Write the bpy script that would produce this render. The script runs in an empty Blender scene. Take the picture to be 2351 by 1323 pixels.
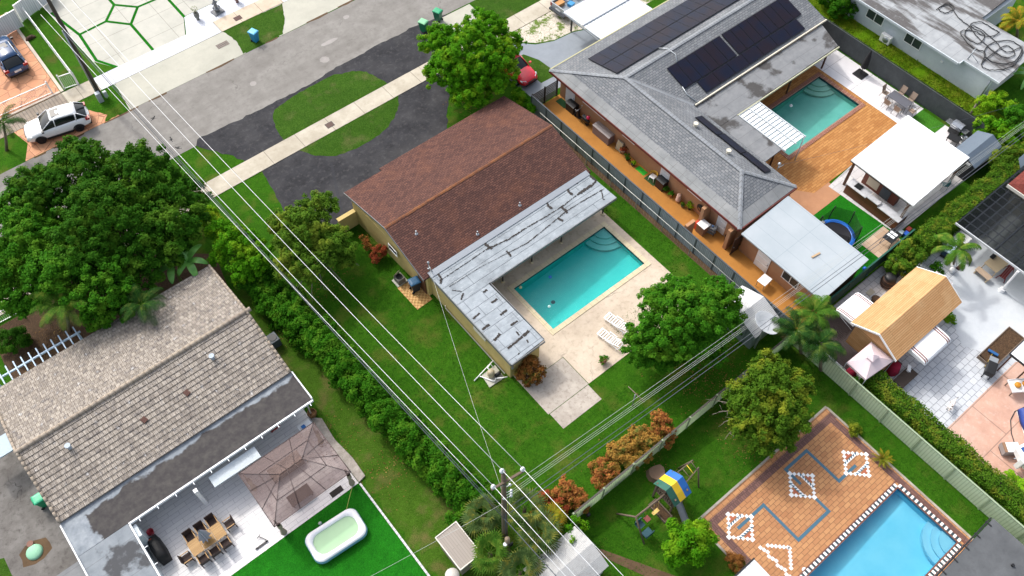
import bpy, bmesh, math, random
import numpy as np
from mathutils import Vector, Matrix
R = math.radians
sc = bpy.context.scene
COL = sc.collection

# ------------------------------------------------------------------ camera
F_PX, TILT, YAW, CAM_H = 2000.0, R(33.0), R(39.2), 53.0
CX, CY = 1175.5, 661.5
cam = bpy.data.cameras.new('camera')
cam.sensor_width = 36.0
cam.lens = 36.0 * F_PX / 2351.0
cam.clip_start = 0.5
cam.clip_end = 2000.0
camo = bpy.data.objects.new('camera', cam)
COL.objects.link(camo)
camo.location = (0, 0, CAM_H)
camo.rotation_euler = (TILT, 0, -YAW)
sc.camera = camo

# ------------------------------------------------------------------ light
SUN_DIR = Vector((-0.08, 0.95, 1.0)).normalized()      # towards the sun
world = bpy.data.worlds.new('World')
sc.world = world
world.use_nodes = True
wn = world.node_tree.nodes
sky = wn.new('ShaderNodeTexSky')
sky.sky_type = 'NISHITA'
sky.sun_disc = False
sky.sun_elevation = math.asin(SUN_DIR.z)
sky.sun_rotation = math.atan2(SUN_DIR.x, SUN_DIR.y)
sky.air_density = 1.0
sky.dust_density = 5.0
sky.ozone_density = 1.0
wn['Background'].inputs['Strength'].default_value = 0.15
hsv = wn.new('ShaderNodeHueSaturation')      # thin white cloud: a paler blue
hsv.inputs['Saturation'].default_value = 0.5
world.node_tree.links.new(sky.outputs[0], hsv.inputs['Color'])
world.node_tree.links.new(hsv.outputs[0], wn['Background'].inputs['Color'])
sun = bpy.data.lights.new('sun', 'SUN')
sun.energy = 1.0
sun.angle = R(3.0)
sun.color = (1.0, 0.965, 0.92)
suno = bpy.data.objects.new('sun', sun)
COL.objects.link(suno)
suno.rotation_euler = SUN_DIR.to_track_quat('Z', 'Y').to_euler()
vs = sc.view_settings
vs.view_transform = 'Standard'
vs.look = 'None'
vs.gamma = 1.0
vs.exposure = 0.9
sc.cycles.max_bounces = 6
sc.cycles.transparent_max_bounces = 12
sc.cycles.caustics_reflective = False
sc.cycles.caustics_refractive = False

# ------------------------------------------------------------------ helpers
_c, _s = math.cos(YAW), math.sin(YAW)
def g(px, py, z=0.0):
    """Point of the plane at height z that the survey photograph shows at a pixel."""
    a, b = (px - CX) / F_PX, -(py - CY) / F_PX
    wx = a
    wy = b * math.cos(TILT) + math.sin(TILT)
    wz = b * math.sin(TILT) - math.cos(TILT)
    t = (z - CAM_H) / wz
    wx *= t; wy *= t
    return Vector((wx * _c + wy * _s, -wx * _s + wy * _c, z))
def ragged(pts, step=.35, amp=.06, seed=1, closed=True):
    """The outline of a lawn or paving with its small irregularities."""
    rnd = random.Random(seed); out = []; n = len(pts)
    for i in range(n):
        p, q = pts[i], pts[(i + 1) % n]; L = math.hypot(q[0] - p[0], q[1] - p[1]); k = max(1, int(L / step)); nx, ny = -(q[1] - p[1]) / (L + 1e-9), (q[0] - p[0]) / (L + 1e-9)
        for j in range(k):
            f = j / k; a = 0 if j == 0 else rnd.gauss(0, amp); out.append((p[0] + (q[0] - p[0]) * f + nx * a, p[1] + (q[1] - p[1]) * f + ny * a))
    return out
def mpp(px, py, z=0.0):
    """Metres per photograph pixel there."""
    b = -(py - CY) / F_PX
    wz = b * math.sin(TILT) - math.cos(TILT)
    return (z - CAM_H) / wz / F_PX

WM = {}
def _tag(o, label, cat, group=None, kind=None):
    if label: o['label'] = label
    if cat: o['category'] = cat
    if group: o['group'] = group
    if kind: o['kind'] = kind
    return o
def thing(name, label, cat, loc=(0, 0, 0), rotz=0.0, group=None):
    o = bpy.data.objects.new(name, None)
    o.empty_display_size = 0.3
    COL.objects.link(o)
    o.location = loc
    o.rotation_euler = (0, 0, rotz)
    WM[o.name] = Matrix.Translation(Vector(loc)) @ Matrix.Rotation(rotz, 4, 'Z')
    return _tag(o, label, cat, group)
def dup(root, loc, rotz=None, label=None, group=None, scale=None):
    r = root.copy(); COL.objects.link(r)
    r.location = loc
    if rotz is not None: r.rotation_euler = (0, 0, rotz)
    if scale: r.scale = (scale, scale, scale)
    WM[r.name] = Matrix.Translation(Vector(loc)) @ Matrix.Rotation(r.rotation_euler[2], 4, 'Z')
    if label: r['label'] = label
    if group: r['group'] = group
    for ch in list(root.children):
        c = ch.copy(); COL.objects.link(c); c.parent = r
        for gg in list(ch.children):
            d = gg.copy(); COL.objects.link(d); d.parent = c
    return r

class MB:
    """Collects faces; build() links them as one mesh object. Metric UVs are laid along each face."""
    def __init__(s):
        s.v = []; s.f = []; s.m = []; s.sm = []
        s.mi = 0
    def add(s, vs_, fs, smooth=False):
        b = len(s.v)
        s.v += [tuple(p) for p in vs_]
        for f in fs:
            s.f.append([b + i for i in f]); s.m.append(s.mi); s.sm.append(smooth)
        return s
    def poly(s, pts): return s.add(pts, [list(range(len(pts)))])
    def box(s, x0, x1, y0, y1, z0, z1):
        if x1 < x0: x0, x1 = x1, x0
        if y1 < y0: y0, y1 = y1, y0
        if z1 < z0: z0, z1 = z1, z0
        return s.add([(x0, y0, z0), (x1, y0, z0), (x1, y1, z0), (x0, y1, z0), (x0, y0, z1), (x1, y0, z1), (x1, y1, z1), (x0, y1, z1)],
                     [(3, 2, 1, 0), (4, 5, 6, 7), (0, 1, 5, 4), (1, 2, 6, 5), (2, 3, 7, 6), (3, 0, 4, 7)])
    def obox(s, c, size, rz=0.0, rx=0.0, ry=0.0):
        M = Matrix.Translation(Vector(c)) @ Matrix.Rotation(rz, 4, 'Z') @ Matrix.Rotation(ry, 4, 'Y') @ Matrix.Rotation(rx, 4, 'X')
        a, b, d = size[0] / 2, size[1] / 2, size[2] / 2
        P = [M @ Vector(p) for p in [(-a, -b, -d), (a, -b, -d), (a, b, -d), (-a, b, -d), (-a, -b, d), (a, -b, d), (a, b, d), (-a, b, d)]]
        return s.add(P, [(3, 2, 1, 0), (4, 5, 6, 7), (0, 1, 5, 4), (1, 2, 6, 5), (2, 3, 7, 6), (3, 0, 4, 7)])
    def prism(s, pts, z0, z1, bottom=True):
        pts = [(p[0], p[1]) for p in pts]
        a = sum(pts[i][0] * pts[(i + 1) % len(pts)][1] - pts[(i + 1) % len(pts)][0] * pts[i][1] for i in range(len(pts)))
        if a < 0: pts = pts[::-1]
        n = len(pts)
        V = [(p[0], p[1], z0) for p in pts] + [(p[0], p[1], z1) for p in pts]
        fs = [list(range(n, 2 * n))] + ([list(range(n - 1, -1, -1))] if bottom else [])
        fs += [(i, (i + 1) % n, n + (i + 1) % n, n + i) for i in range(n)]
        return s.add(V, fs)
    def sheet(s, pts, z):
        pts = [(p[0], p[1]) for p in pts]
        a = sum(pts[i][0] * pts[(i + 1) % len(pts)][1] - pts[(i + 1) % len(pts)][0] * pts[i][1] for i in range(len(pts)))
        if a < 0: pts = pts[::-1]
        return s.poly([(p[0], p[1], z) for p in pts])
    def rects(s, rects, holes, z):
        """Union of rectangles (x0,x1,y0,y1) minus holes, as one flat sheet of cells."""
        xs = sorted({q for r in rects + holes for q in r[:2]}); ys = sorted({q for r in rects + holes for q in r[2:]})
        ins = lambda x, y, L: any(r[0] < x < r[1] and r[2] < y < r[3] for r in L)
        for i in range(len(xs) - 1):
            for j in range(len(ys) - 1):
                x, y = (xs[i] + xs[i + 1]) / 2, (ys[j] + ys[j + 1]) / 2
                if ins(x, y, rects) and not ins(x, y, holes):
                    s.poly([(xs[i], ys[j], z), (xs[i + 1], ys[j], z), (xs[i + 1], ys[j + 1], z), (xs[i], ys[j + 1], z)])
        return s
    def tube(s, path, r, n=6, cap=True, smooth=True):
        path = [Vector(p) for p in path]
        rr = r if isinstance(r, (list, tuple)) else [r] * len(path)
        V = []; fs = []; up0 = None
        for i, p in enumerate(path):
            t = (path[min(i + 1, len(path) - 1)] - path[max(i - 1, 0)])
            t = t.normalized() if t.length > 1e-9 else Vector((0, 0, 1))
            a = (Vector((0, 0, 1)) if abs(t.z) < 0.95 else Vector((1, 0, 0))) if up0 is None else up0
            u = (a - t * a.dot(t))
            u = u.normalized() if u.length > 1e-6 else t.orthogonal().normalized()
            up0 = u
            w = t.cross(u)
            for k in range(n):
                q = 2 * math.pi * k / n
                V.append(p + (u * math.cos(q) + w * math.sin(q)) * rr[i])
        for i in range(len(path) - 1):
            for k in range(n):
                k2 = (k + 1) % n
                fs.append((i * n + k, i * n + k2, (i + 1) * n + k2, (i + 1) * n + k))
        if cap:
            fs.append(tuple(range(n - 1, -1, -1))); fs.append(tuple(range((len(path) - 1) * n, len(path) * n)))
        return s.add(V, fs, smooth)
    def cyl(s, x, y, z0, z1, r, n=12, r2=None, smooth=True):
        r2 = r if r2 is None else r2
        V = [(x + r * math.cos(2 * math.pi * k / n), y + r * math.sin(2 * math.pi * k / n), z0) for k in range(n)]
        V += [(x + r2 * math.cos(2 * math.pi * k / n), y + r2 * math.sin(2 * math.pi * k / n), z1) for k in range(n)]
        s.add(V, [(k, (k + 1) % n, n + (k + 1) % n, n + k) for k in range(n)], smooth)
        return s.add(V, [tuple(range(n - 1, -1, -1)), tuple(range(n, 2 * n))])
    def lathe(s, prof, c=(0, 0, 0), n=14, axis='Z', sx=1.0, sy=1.0):
        V = []; m = len(prof)
        for r, z in prof:
            for k in range(n):
                q = 2 * math.pi * k / n
                p = (r * math.cos(q) * sx, r * math.sin(q) * sy, z)
                if axis == 'X': p = (p[2], p[0], p[1])
                if axis == 'Y': p = (p[0], p[2], p[1])
                V.append((c[0] + p[0], c[1] + p[1], c[2] + p[2]))
        fs = [(i * n + k, i * n + (k + 1) % n, (i + 1) * n + (k + 1) % n, (i + 1) * n + k) for i in range(m - 1) for k in range(n)]
        return s.add(V, fs, True)
    def ball(s, c, r, n=10, sz=1.0):
        m = max(4, n // 2 + 1)
        return s.lathe([(max(1e-4, r * math.sin(math.pi * i / m)), -r * sz * math.cos(math.pi * i / m)) for i in range(m + 1)], c, n)
    def loft(s, secs, cap=True, smooth=True, closed=True):
        n = len(secs[0]); V = [p for q in secs for p in q]; fs = []
        for i in range(len(secs) - 1):
            for k in range(n if closed else n - 1):
                k2 = (k + 1) % n
                fs.append((i * n + k, i * n + k2, (i + 1) * n + k2, (i + 1) * n + k))
        s.add(V, fs, smooth)
        if cap and closed:
            s.add(secs[0], [tuple(range(n - 1, -1, -1))]); s.add(secs[-1], [tuple(range(n))])
        return s
    def xf(s, M):
        s.v = [tuple(M @ Vector(p)) for p in s.v]; return s
    def build(s, name, mats, parent=None, local=False, bevel=0.0, subsurf=0, solid=0.0, weld=False, label=None):
        me = bpy.data.meshes.new(name)
        v = s.v
        if parent is not None and not local:
            iv = WM[parent.name].inverted()
            v = [tuple(iv @ Vector(p)) for p in v]
        me.from_pydata(v, [], s.f)
        mats = mats if isinstance(mats, (list, tuple)) else [mats]
        for m in mats: me.materials.append(m)
        me.polygons.foreach_set('material_index', s.m)
        me.polygons.foreach_set('use_smooth', s.sm)
        uvl = me.uv_layers.new(name='UVMap')
        co = s.v
        uv = np.zeros((len(me.loops), 2), dtype=np.float32)
        for p in me.polygons:
            idx = list(p.vertices)
            a = Vector(co[idx[0]])
            nrm = Vector((0, 0, 0))
            for k in range(len(idx)):
                q0 = Vector(co[idx[k]]) - a; q1 = Vector(co[idx[(k + 1) % len(idx)]]) - a
                nrm += q0.cross(q1)
            if nrm.length < 1e-12: continue
            nrm.normalize()
            if abs(nrm.z) > 0.9995: u = Vector((1, 0, 0)); w = Vector((0, 1, 0))
            else:
                u = Vector((0, 0, 1)).cross(nrm).normalized(); w = nrm.cross(u)
            for k, li in enumerate(p.loop_indices):
                P = Vector(co[idx[k]])
                uv[li] = (P.dot(u), P.dot(w))
        uvl.data.foreach_set('uv', uv.ravel())
        if weld or bevel or subsurf:
            bm = bmesh.new(); bm.from_mesh(me)
            bmesh.ops.remove_doubles(bm, verts=bm.verts, dist=1e-4)
            bmesh.ops.recalc_face_normals(bm, faces=bm.faces)
            bm.to_mesh(me); bm.free()
        me.update()
        o = bpy.data.objects.new(name, me)
        COL.objects.link(o)
        if parent is not None:
            o.parent = parent
            WM[o.name] = WM[parent.name]
        else: WM[o.name] = Matrix.Identity(4)
        if bevel:
            bv = o.modifiers.new('bevel', 'BEVEL'); bv.width = bevel; bv.segments = 2; bv.limit_method = 'ANGLE'; bv.angle_limit = R(40)
        if subsurf:
            sb = o.modifiers.new('subsurf', 'SUBSURF'); sb.levels = subsurf; sb.render_levels = subsurf
        if solid:
            so = o.modifiers.new('solidify', 'SOLIDIFY'); so.thickness = solid; so.offset = -1
        if label: o['label'] = label
        return o
def single(mb, name, label, cat, mats, group=None, kind=None, **k):
    """A thing that is one mesh."""
    return _tag(mb.build(name, mats, **k), label, cat, group, kind)
def struct(mb, name, mats, kind='structure', **k):
    o = mb.build(name, mats, **k); o['kind'] = kind
    return o

# ------------------------------------------------------------------ materials
def S(h, k=1.0):
    h = h.lstrip('#'); out = []
    for i in (0, 2, 4):
        c = int(h[i:i + 2], 16) / 255.0
        out.append((c / 12.92 if c <= 0.04045 else ((c + 0.055) / 1.055) ** 2.4) * k)
    return (*out, 1.0)
class NM:
    def __init__(s, name, rough=0.7, metal=0.0, spec=0.5):
        s.m = bpy.data.materials.new(name); s.m.use_nodes = True
        s.t = s.m.node_tree; s.n = s.t.nodes; s.l = s.t.links
        s.b = s.n['Principled BSDF']
        s.b.inputs['Roughness'].default_value = rough
        s.b.inputs['Metallic'].default_value = metal
        s.b.inputs['Specular IOR Level'].default_value = spec
        tc = s.n.new('ShaderNodeTexCoord'); s.uv = tc.outputs['UV']; s.ob = tc.outputs['Object']
        s.pos = s.n.new('ShaderNodeNewGeometry').outputs['Position']
    def _in(s, sock, v):
        if isinstance(v, bpy.types.NodeSocket): s.l.new(v, sock)
        else: sock.default_value = v
    def scale(s, vec, sc3, rot=0.0, loc=(0, 0, 0)):
        n = s.n.new('ShaderNodeMapping'); s.l.new(vec, n.inputs['Vector'])
        n.inputs['Scale'].default_value = sc3; n.inputs['Rotation'].default_value = (0, 0, rot); n.inputs['Location'].default_value = loc
        return n.outputs[0]
    def noise(s, sc_, detail=4.0, rough=0.55, vec=None, dist=0.0):
        n = s.n.new('ShaderNodeTexNoise'); s.l.new(vec or s.pos, n.inputs['Vector'])
        n.inputs['Scale'].default_value = sc_; n.inputs['Detail'].default_value = detail; n.inputs['Roughness'].default_value = rough
        n.inputs['Distortion'].default_value = dist
        return n.outputs['Fac']
    def vor(s, sc_, vec=None, feature='F1', out='Distance', rnd=1.0):
        n = s.n.new('ShaderNodeTexVoronoi'); n.feature = feature; s.l.new(vec or s.pos, n.inputs['Vector'])
        n.inputs['Scale'].default_value = sc_; n.inputs['Randomness'].default_value = rnd
        return n.outputs[out]
    def wave(s, sc_, vec=None, axis='X', dist=0.0, prof='SIN'):
        n = s.n.new('ShaderNodeTexWave'); n.bands_direction = axis; n.wave_profile = prof; s.l.new(vec or s.uv, n.inputs['Vector'])
        n.inputs['Scale'].default_value = sc_; n.inputs['Distortion'].default_value = dist
        return n.outputs['Fac']
    def brick(s, w, h, c1, c2, cm, mortar=0.01, vec=None, off=0.5, smooth=0.1, bias=0.0):
        n = s.n.new('ShaderNodeTexBrick'); s.l.new(vec or s.uv, n.inputs['Vector'])
        n.inputs['Scale'].default_value = 1.0; n.inputs['Brick Width'].default_value = w; n.inputs['Row Height'].default_value = h
        n.inputs['Mortar Size'].default_value = mortar; n.inputs['Mortar Smooth'].default_value = smooth; n.inputs['Bias'].default_value = bias
        n.offset = off
        s._in(n.inputs['Color1'], c1); s._in(n.inputs['Color2'], c2); s._in(n.inputs['Mortar'], cm)
        return n.outputs['Color'], n.outputs['Fac']
    def rng(s, f, a, b, lo=0.0, hi=1.0):
        n = s.n.new('ShaderNodeMapRange'); s.l.new(f, n.inputs['Value'])
        for k, v in (('From Min', a), ('From Max', b), ('To Min', lo), ('To Max', hi)): n.inputs[k].default_value = v
        return n.outputs[0]
    def mix(s, f, a, b, mode='MIX'):
        n = s.n.new('ShaderNodeMix'); n.data_type = 'RGBA'; n.blend_type = mode
        s._in(n.inputs[0], f); s._in(n.inputs[6], a); s._in(n.inputs[7], b)
        return n.outputs[2]
    def math(s, op, a, b=0.0):
        n = s.n.new('ShaderNodeMath'); n.operation = op
        s._in(n.inputs[0], a); s._in(n.inputs[1], b)
        return n.outputs[0]
    def island(s): return [n for n in s.n if n.type == 'NEW_GEOMETRY'][0].outputs['Random Per Island']
    def objrand(s): return s.n.new('ShaderNodeObjectInfo').outputs['Random']
    def bump(s, h, st=0.3, dist=0.02):
        n = s.n.new('ShaderNodeBump'); s.l.new(h, n.inputs['Height']); n.inputs['Strength'].default_value = st; n.inputs['Distance'].default_value = dist
        s.l.new(n.outputs[0], s.b.inputs['Normal']); return s
    def out(s, col, rough=None):
        s._in(s.b.inputs['Base Color'], col)
        if rough is not None: s._in(s.b.inputs['Roughness'], rough)
        return s.m
def plain(name, h, rough=0.6, metal=0.0, k=1.0, var=0.12, sc_=6.0, coat=0.0):
    m = NM(name, rough, metal)
    c = S(h, k)
    d = tuple(x * (1 - var) for x in c[:3]) + (1,)
    if coat: m.b.inputs['Coat Weight'].default_value = coat
    return m.out(m.mix(m.noise(sc_, 3), c, d))
def leafmat(name, h1, h2, h3, k=1.0, trans=0.3, rough=0.7, patch=0.7):
    """Leaves: each leaf its own tone, with clumps of another tone."""
    k *= .78
    m = NM(name, rough, spec=0.04)
    a = m.mix(m.island(), S(h1, k), S(h2, k))
    col = m.mix(m.rng(m.noise(patch, 2), 0.5, 0.68), a, S(h3, k))
    m._in(m.b.inputs['Base Color'], col)
    t = m.n.new('ShaderNodeBsdfTranslucent'); m.l.new(col, t.inputs['Color'])
    mx = m.n.new('ShaderNodeMixShader'); mx.inputs[0].default_value = trans
    m.l.new(m.b.outputs[0], mx.inputs[1]); m.l.new(t.outputs[0], mx.inputs[2])
    m.l.new(mx.outputs[0], m.n['Material Output'].inputs['Surface'])
    return m.m
# ------------------------------------------------------------------ ground materials
def grass_mat(name, a, b, c, k=1.0, dry=0.62):
    m = NM(name, 0.9, spec=0.03)
    f1 = m.noise(7.0, 8, 0.75)
    f2 = m.noise(0.45, 5, 0.6)
    f3 = m.noise(1.6, 7, 0.78)
    col = m.mix(m.rng(f1, 0.35, 0.65), S(a, k), S(b, k))
    col = m.mix(m.rng(f3, 0.42, 0.62, 0, 0.75), col, S(b, k * 1.1))
    col = m.mix(m.rng(f2, dry - 0.08, dry + 0.1, 0, 0.85), col, S(c, k))
    col = m.mix(m.rng(m.noise(3.3, 5, 0.75), 0.6, 0.72, 0, 0.6), col, S(c, k * 1.05))
    blades = m.noise(26.0, 2, 0.6)
    f4 = m.noise(0.16, 4, 0.6)
    col = m.mix(m.rng(f4, 0.45, 0.65, 0.0, 0.4), col, m.mix(1.0, col, (0.5, 0.62, 0.45, 1), 'MULTIPLY'))
    col = m.mix(m.rng(blades, 0.35, 0.62, 0.0, 0.8), col, m.mix(1.0, col, (0.3, 0.32, 0.25, 1), 'MULTIPLY'))
    m.bump(m.math('ADD', f1, blades), 0.7, 0.05)
    return m.out(col)
def concrete(name, a, b, stain='#6b655c', k=1.0, st=0.35, joint=None, cracks=0.0, crk=0.45, rough=0.85, sc_=1.0):
    m = NM(name, rough, spec=0.12)
    col = m.mix(m.rng(m.noise(0.9 * sc_, 6, 0.65), 0.35, 0.68), S(a, k), S(b, k))
    col = m.mix(m.rng(m.noise(2.6 * sc_, 6, 0.7), 0.52, 0.78, 0, st), col, S(stain, k))
    col = m.mix(m.rng(m.noise(22.0, 3, 0.6), 0.3, 0.7, 0, 0.2), col, S(stain, k))
    col = m.mix(m.rng(m.noise(0.3 * sc_, 5, 0.6, vec=m.scale(m.pos, (.3, 1.6, 1)) if name.startswith('road') else None), 0.45, 0.7, 0, 0.4), col, S(stain, k))
    if joint:
        _, f = m.brick(joint[0], joint[1], (1, 1, 1, 1), (1, 1, 1, 1), (0, 0, 0, 1), joint[2], off=joint[3] if len(joint) > 3 else 0.0)
        col = m.mix(m.math('MULTIPLY', f, 0.55), col, S('#55504a', k))
    if cracks:
        v = m.scale(m.pos, (1, 1, 1))
        w = m.n.new('ShaderNodeVectorMath'); w.operation = 'ADD'
        nz = m.n.new('ShaderNodeTexNoise'); nz.inputs['Scale'].default_value = 1.4; nz.inputs['Detail'].default_value = 4; m.l.new(m.pos, nz.inputs['Vector'])
        m.l.new(m.pos, w.inputs[0]); m.l.new(nz.outputs['Color'], w.inputs[1])
        d = m.vor(cracks, w.outputs[0], 'DISTANCE_TO_EDGE')
        thin = m.math('MULTIPLY', m.rng(d, 0.0, 0.010, crk, 0.0), m.rng(m.noise(0.35, 3), 0.5, 0.62))
        col = m.mix(thin, col, S('#3a3632', k))
    m.bump(m.noise(30, 4, 0.7), 0.15, 0.01)
    return m.out(col)
def tilemat(name, w, h, c1, c2, cm, mortar, k=1.0, off=0.5, rough=0.7, st=0.0, stain='#5a4a3c', bump=0.25):
    m = NM(name, rough, spec=0.3)
    col, f = m.brick(w, h, S(c1, k), S(c2, k), S(cm, k), mortar, off=off)
    if st:
        col = m.mix(m.rng(m.noise(0.55, 6, 0.65), 0.5, 0.72, 0, st), col, S(stain, k))
    col = m.mix(m.rng(m.noise(9, 4, 0.7), 0.35, 0.7, 0, 0.22), col, m.mix(1.0, col, (0.55, 0.5, 0.48, 1), 'MULTIPLY'))
    m.bump(m.math('SUBTRACT', 1.0, f), bump, 0.01)
    return m.out(col)

M_LAWN = grass_mat('lawn_grass', '#2c5c14', '#487c1c', '#6f7a34', .86, .6)
M_LAWN2 = grass_mat('verge_grass', '#355a1e', '#4c7026', '#74764a', .9, dry=0.62)
M_TURF = grass_mat('artificial_turf', '#1f6a1c', '#29821f', '#348a2a', dry=0.75)
M_WEEDS = grass_mat('weedy_grass', '#4c7312', '#6c9418', '#8a9a30', dry=0.56)
M_ROAD = concrete('road_asphalt', '#a09d98', '#8b8883', '#716d68', 0.78, 0.65, cracks=0.28)
M_ASPH = concrete('sealed_asphalt', '#404146', '#2b2c31', '#6c6b6c', 0.62, 0.8)
M_WALK = concrete('sidewalk_concrete', '#c9c2b2', '#b3ab9b', '#8d8371', 0.95, 0.4, joint=(2.9, 9.0, 0.03))
M_WALKW = concrete('white_painted_concrete', '#e6e7ea', '#d8dadf', '#b8bcc4', 0.85, 0.3, joint=(1.45, 9.0, 0.02))
M_CONC = concrete('driveway_concrete', '#cfcdc2', '#c4c3b9', '#a6a69c', 0.82, 0.3, joint=(2.6, 2.6, 0.02))
M_APRON = concrete('apron_concrete', '#c6c4b6', '#bcbaad', '#9d9d92', 0.84, 0.3)
M_RIBBED = concrete('ribbed_concrete', '#a79d90', '#97897a', '#6f665c', 0.95, 0.4, joint=(0.28, 5.0, 0.03))
M_PATIO = concrete('pool_patio_concrete', '#dccdb9', '#cbbba7', '#968878', 0.88, 0.75, cracks=0.16)
M_COPING = concrete('cream_coping', '#dccfb0', '#cdbf9f', '#a89a80', 0.95, 0.3, joint=(0.6, 0.6, 0.01))
M_GRAYDRV = concrete('gray_painted_concrete', '#98a0a8', '#8c949d', '#7c838b', 0.9, 0.25)
M_CRACKED = concrete('cracked_dark_concrete', '#918e8a', '#74706c', '#45413e', 0.78, 0.85, cracks=0.45, crk=.9)
M_TANPAINT = concrete('tan_painted_floor', '#bd8442', '#b27a3c', '#8d6336', 0.95, 0.35)
M_TANFLOOR = concrete('rose_tan_floor', '#b98a68', '#ae7f5f', '#8f6a52', 0.95, 0.25)
M_PINK = concrete('pink_stamped_concrete', '#c9a08c', '#b58c7a', '#d8c4b8', 0.95, 0.6, joint=(3.6, 2.6, 0.03, 0.5))
M_WHITEDECK = concrete('white_pool_deck', '#e9e6e6', '#dedcdd', '#bdbcc0', 0.95, 0.3, joint=(3.2, 3.0, 0.02))
M_ORTILE = tilemat('orange_plank_tile', 0.62, 0.2, '#c28c50', '#a9713a', '#7c5228', 0.012, 0.92, st=0.35, stain='#8a5a2c')
M_ORBRICK = tilemat('orange_brick_paver', 0.5, 0.26, '#c29062', '#b07c54', '#6e503c', 0.014, 0.9, st=0.4, stain='#9a6a48')
M_BROWNBRICK = tilemat('brown_border_brick', 0.16, 0.5, '#7d5c54', '#6a4d48', '#4a3833', 0.012, 0.9)
M_LTILE = tilemat('pale_plank_tile', 1.2, 0.3, '#e0dfde', '#d6d5d6', '#aeadb0', 0.012, 1.08, st=0.2, stain='#b0b0b4')
M_WTILE = tilemat('white_square_paver', 0.55, 0.42, '#d2d6da', '#c3c8ce', '#858b93', 0.018, 0.9, st=0.35, stain='#dfe4ea')
M_STAMP = None
def stamp_mat():
    m = NM('orange_stamped_stone', 0.75, spec=0.3)
    d = m.vor(1.05, None, 'DISTANCE_TO_EDGE', rnd=0.75)
    c = m.vor(1.05, None, 'F1', 'Color', rnd=0.75)
    sep = m.n.new('ShaderNodeSeparateColor'); m.l.new(c, sep.inputs[0])
    col = m.mix(sep.outputs[0], S('#d29a74'), S('#bd8562'))
    col = m.mix(m.rng(m.noise(1.3, 6, 0.7), 0.48, 0.75, 0, 0.6), col, S('#9c7660'))
    col = m.mix(m.rng(d, 0.012, 0.03, 0.8, 0.0), col, S('#7c5540'))
    m.bump(d, 0.2, 0.02)
    return m.out(col)
M_STAMP = stamp_mat()
def gravel_mat(name, a, b, c, k=1.0, green=None):
    m = NM(name, 0.9, spec=0.3)
    v = m.vor(11.0, None, 'F1', 'Color'); sep = m.n.new('ShaderNodeSeparateColor'); m.l.new(v, sep.inputs[0])
    d = m.vor(11.0, None, 'DISTANCE_TO_EDGE')
    col = m.mix(sep.outputs[0], S(a, k), S(b, k))
    col = m.mix(m.rng(d, 0.0, 0.12, 0.75, 0.0), col, S(c, k))
    if green: col = m.mix(m.rng(m.noise(0.9, 6, 0.75), 0.5, 0.56), col, S(green, k))
    m.bump(d, 0.8, 0.04)
    return m.out(col)
M_GRAVEL = gravel_mat('white_gravel', '#e8eaf0', '#c6cad4', '#8d9098')
M_ROCKS = gravel_mat('white_rock_bed', '#ded8cc', '#c2b8a8', '#7d7464', green='#5a7028')
M_MULCH = gravel_mat('brown_mulch', '#4a3826', '#5c4632', '#2a2018')
M_SOIL = concrete('bare_soil', '#6f5a44', '#5c4a38', '#3f3328', 0.9, 0.5)

# ------------------------------------------------------------------ ground sheets
POOLS = [(21.78, 30.72, 22.12, 26.58), (47.0, 56.0, 22.42, 26.8), (21.5, 31.12, -4.82, -0.37)]
b = MB(); b.rects([(-160, 220, -160, 220)], POOLS, 0.0); struct(b, 'lawn', M_LAWN)

b = MB(); b.sheet([(-160, 53.6), (8, 53.5), (16.7, 53.58), (22, 53.7), (33, 53.62), (39, 53.4), (220, 53.3), (220, 60.4), (30.3, 60.4), (20.7, 60.52), (8, 60.62), (-160, 60.75)], 0.008)
struct(b, 'road', M_ROAD)
b = MB()
for i in range(7):   # utility patches and a lighter edge on the road
    random.seed(40 + i); x = random.uniform(2, 60); y = random.uniform(54.2, 59.6); w = random.uniform(0.3, 1.1); h = random.uniform(0.2, 0.5)
    b.sheet([(x + w * math.cos(t * 0.7854) * random.uniform(.8, 1.1), y + h * math.sin(t * 0.7854) * random.uniform(.8, 1.1)) for t in range(8)], 0.0125)
struct(b, 'road_patch_surface', concrete('road_patch', '#aaa6a2', '#9a9693', '#807b77', 0.92, 0.4))
b = MB()
random.seed(9)
xx = -6.0
while xx < 60:
    l = random.uniform(1.0, 4.0)
    b.sheet([(xx, 60.62), (xx + l, 60.62), (xx + l - .1, 60.45 + random.uniform(-.05, .05)), (xx + l * .5, 60.4 + random.uniform(-.1, .08)), (xx, 60.5)], 0.013); xx += l + random.uniform(0.3, 4)
struct(b, 'gutter_dirt', M_SOIL)

def walk(name, pts, mat, z=0.04): return struct(MB().prism(pts, -0.05, z), name, mat)
walk('sidewalk', [(-60, 47.85), (29.9, 47.82), (29.9, 49.52), (-60, 49.6)], M_WALK)
walk('sidewalk', [(29.92, 47.82), (160, 47.8), (160, 49.4), (29.92, 49.52)], M_WALK)
walk('sidewalk', [(7.4, 64.3), (18.9, 64.32), (18.9, 66.0), (7.4, 66.05)], M_WALKW, 0.03)
walk('sidewalk', [(18.92, 64.32), (25.3, 64.3), (25.3, 65.98), (18.92, 66.0)], concrete('beige_sidewalk', '#d3c4b0', '#c5b49f', '#9a8b78', .95, .4, joint=(2.1, 9, .03)))
walk('sidewalk', [(25.32, 64.3), (90, 64.3), (90, 65.98), (25.32, 65.98)], M_WALKW, 0.03)
walk('sidewalk', [(4.6, 64.3), (7.38, 64.3), (7.38, 66.05), (4.6, 66.1)], M_WALK, 0.03)
walk('sidewalk', [(-60, 64.3), (4.58, 64.3), (4.58, 66.1), (-60, 66.4)], M_RIBBED, 0.03)

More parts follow.
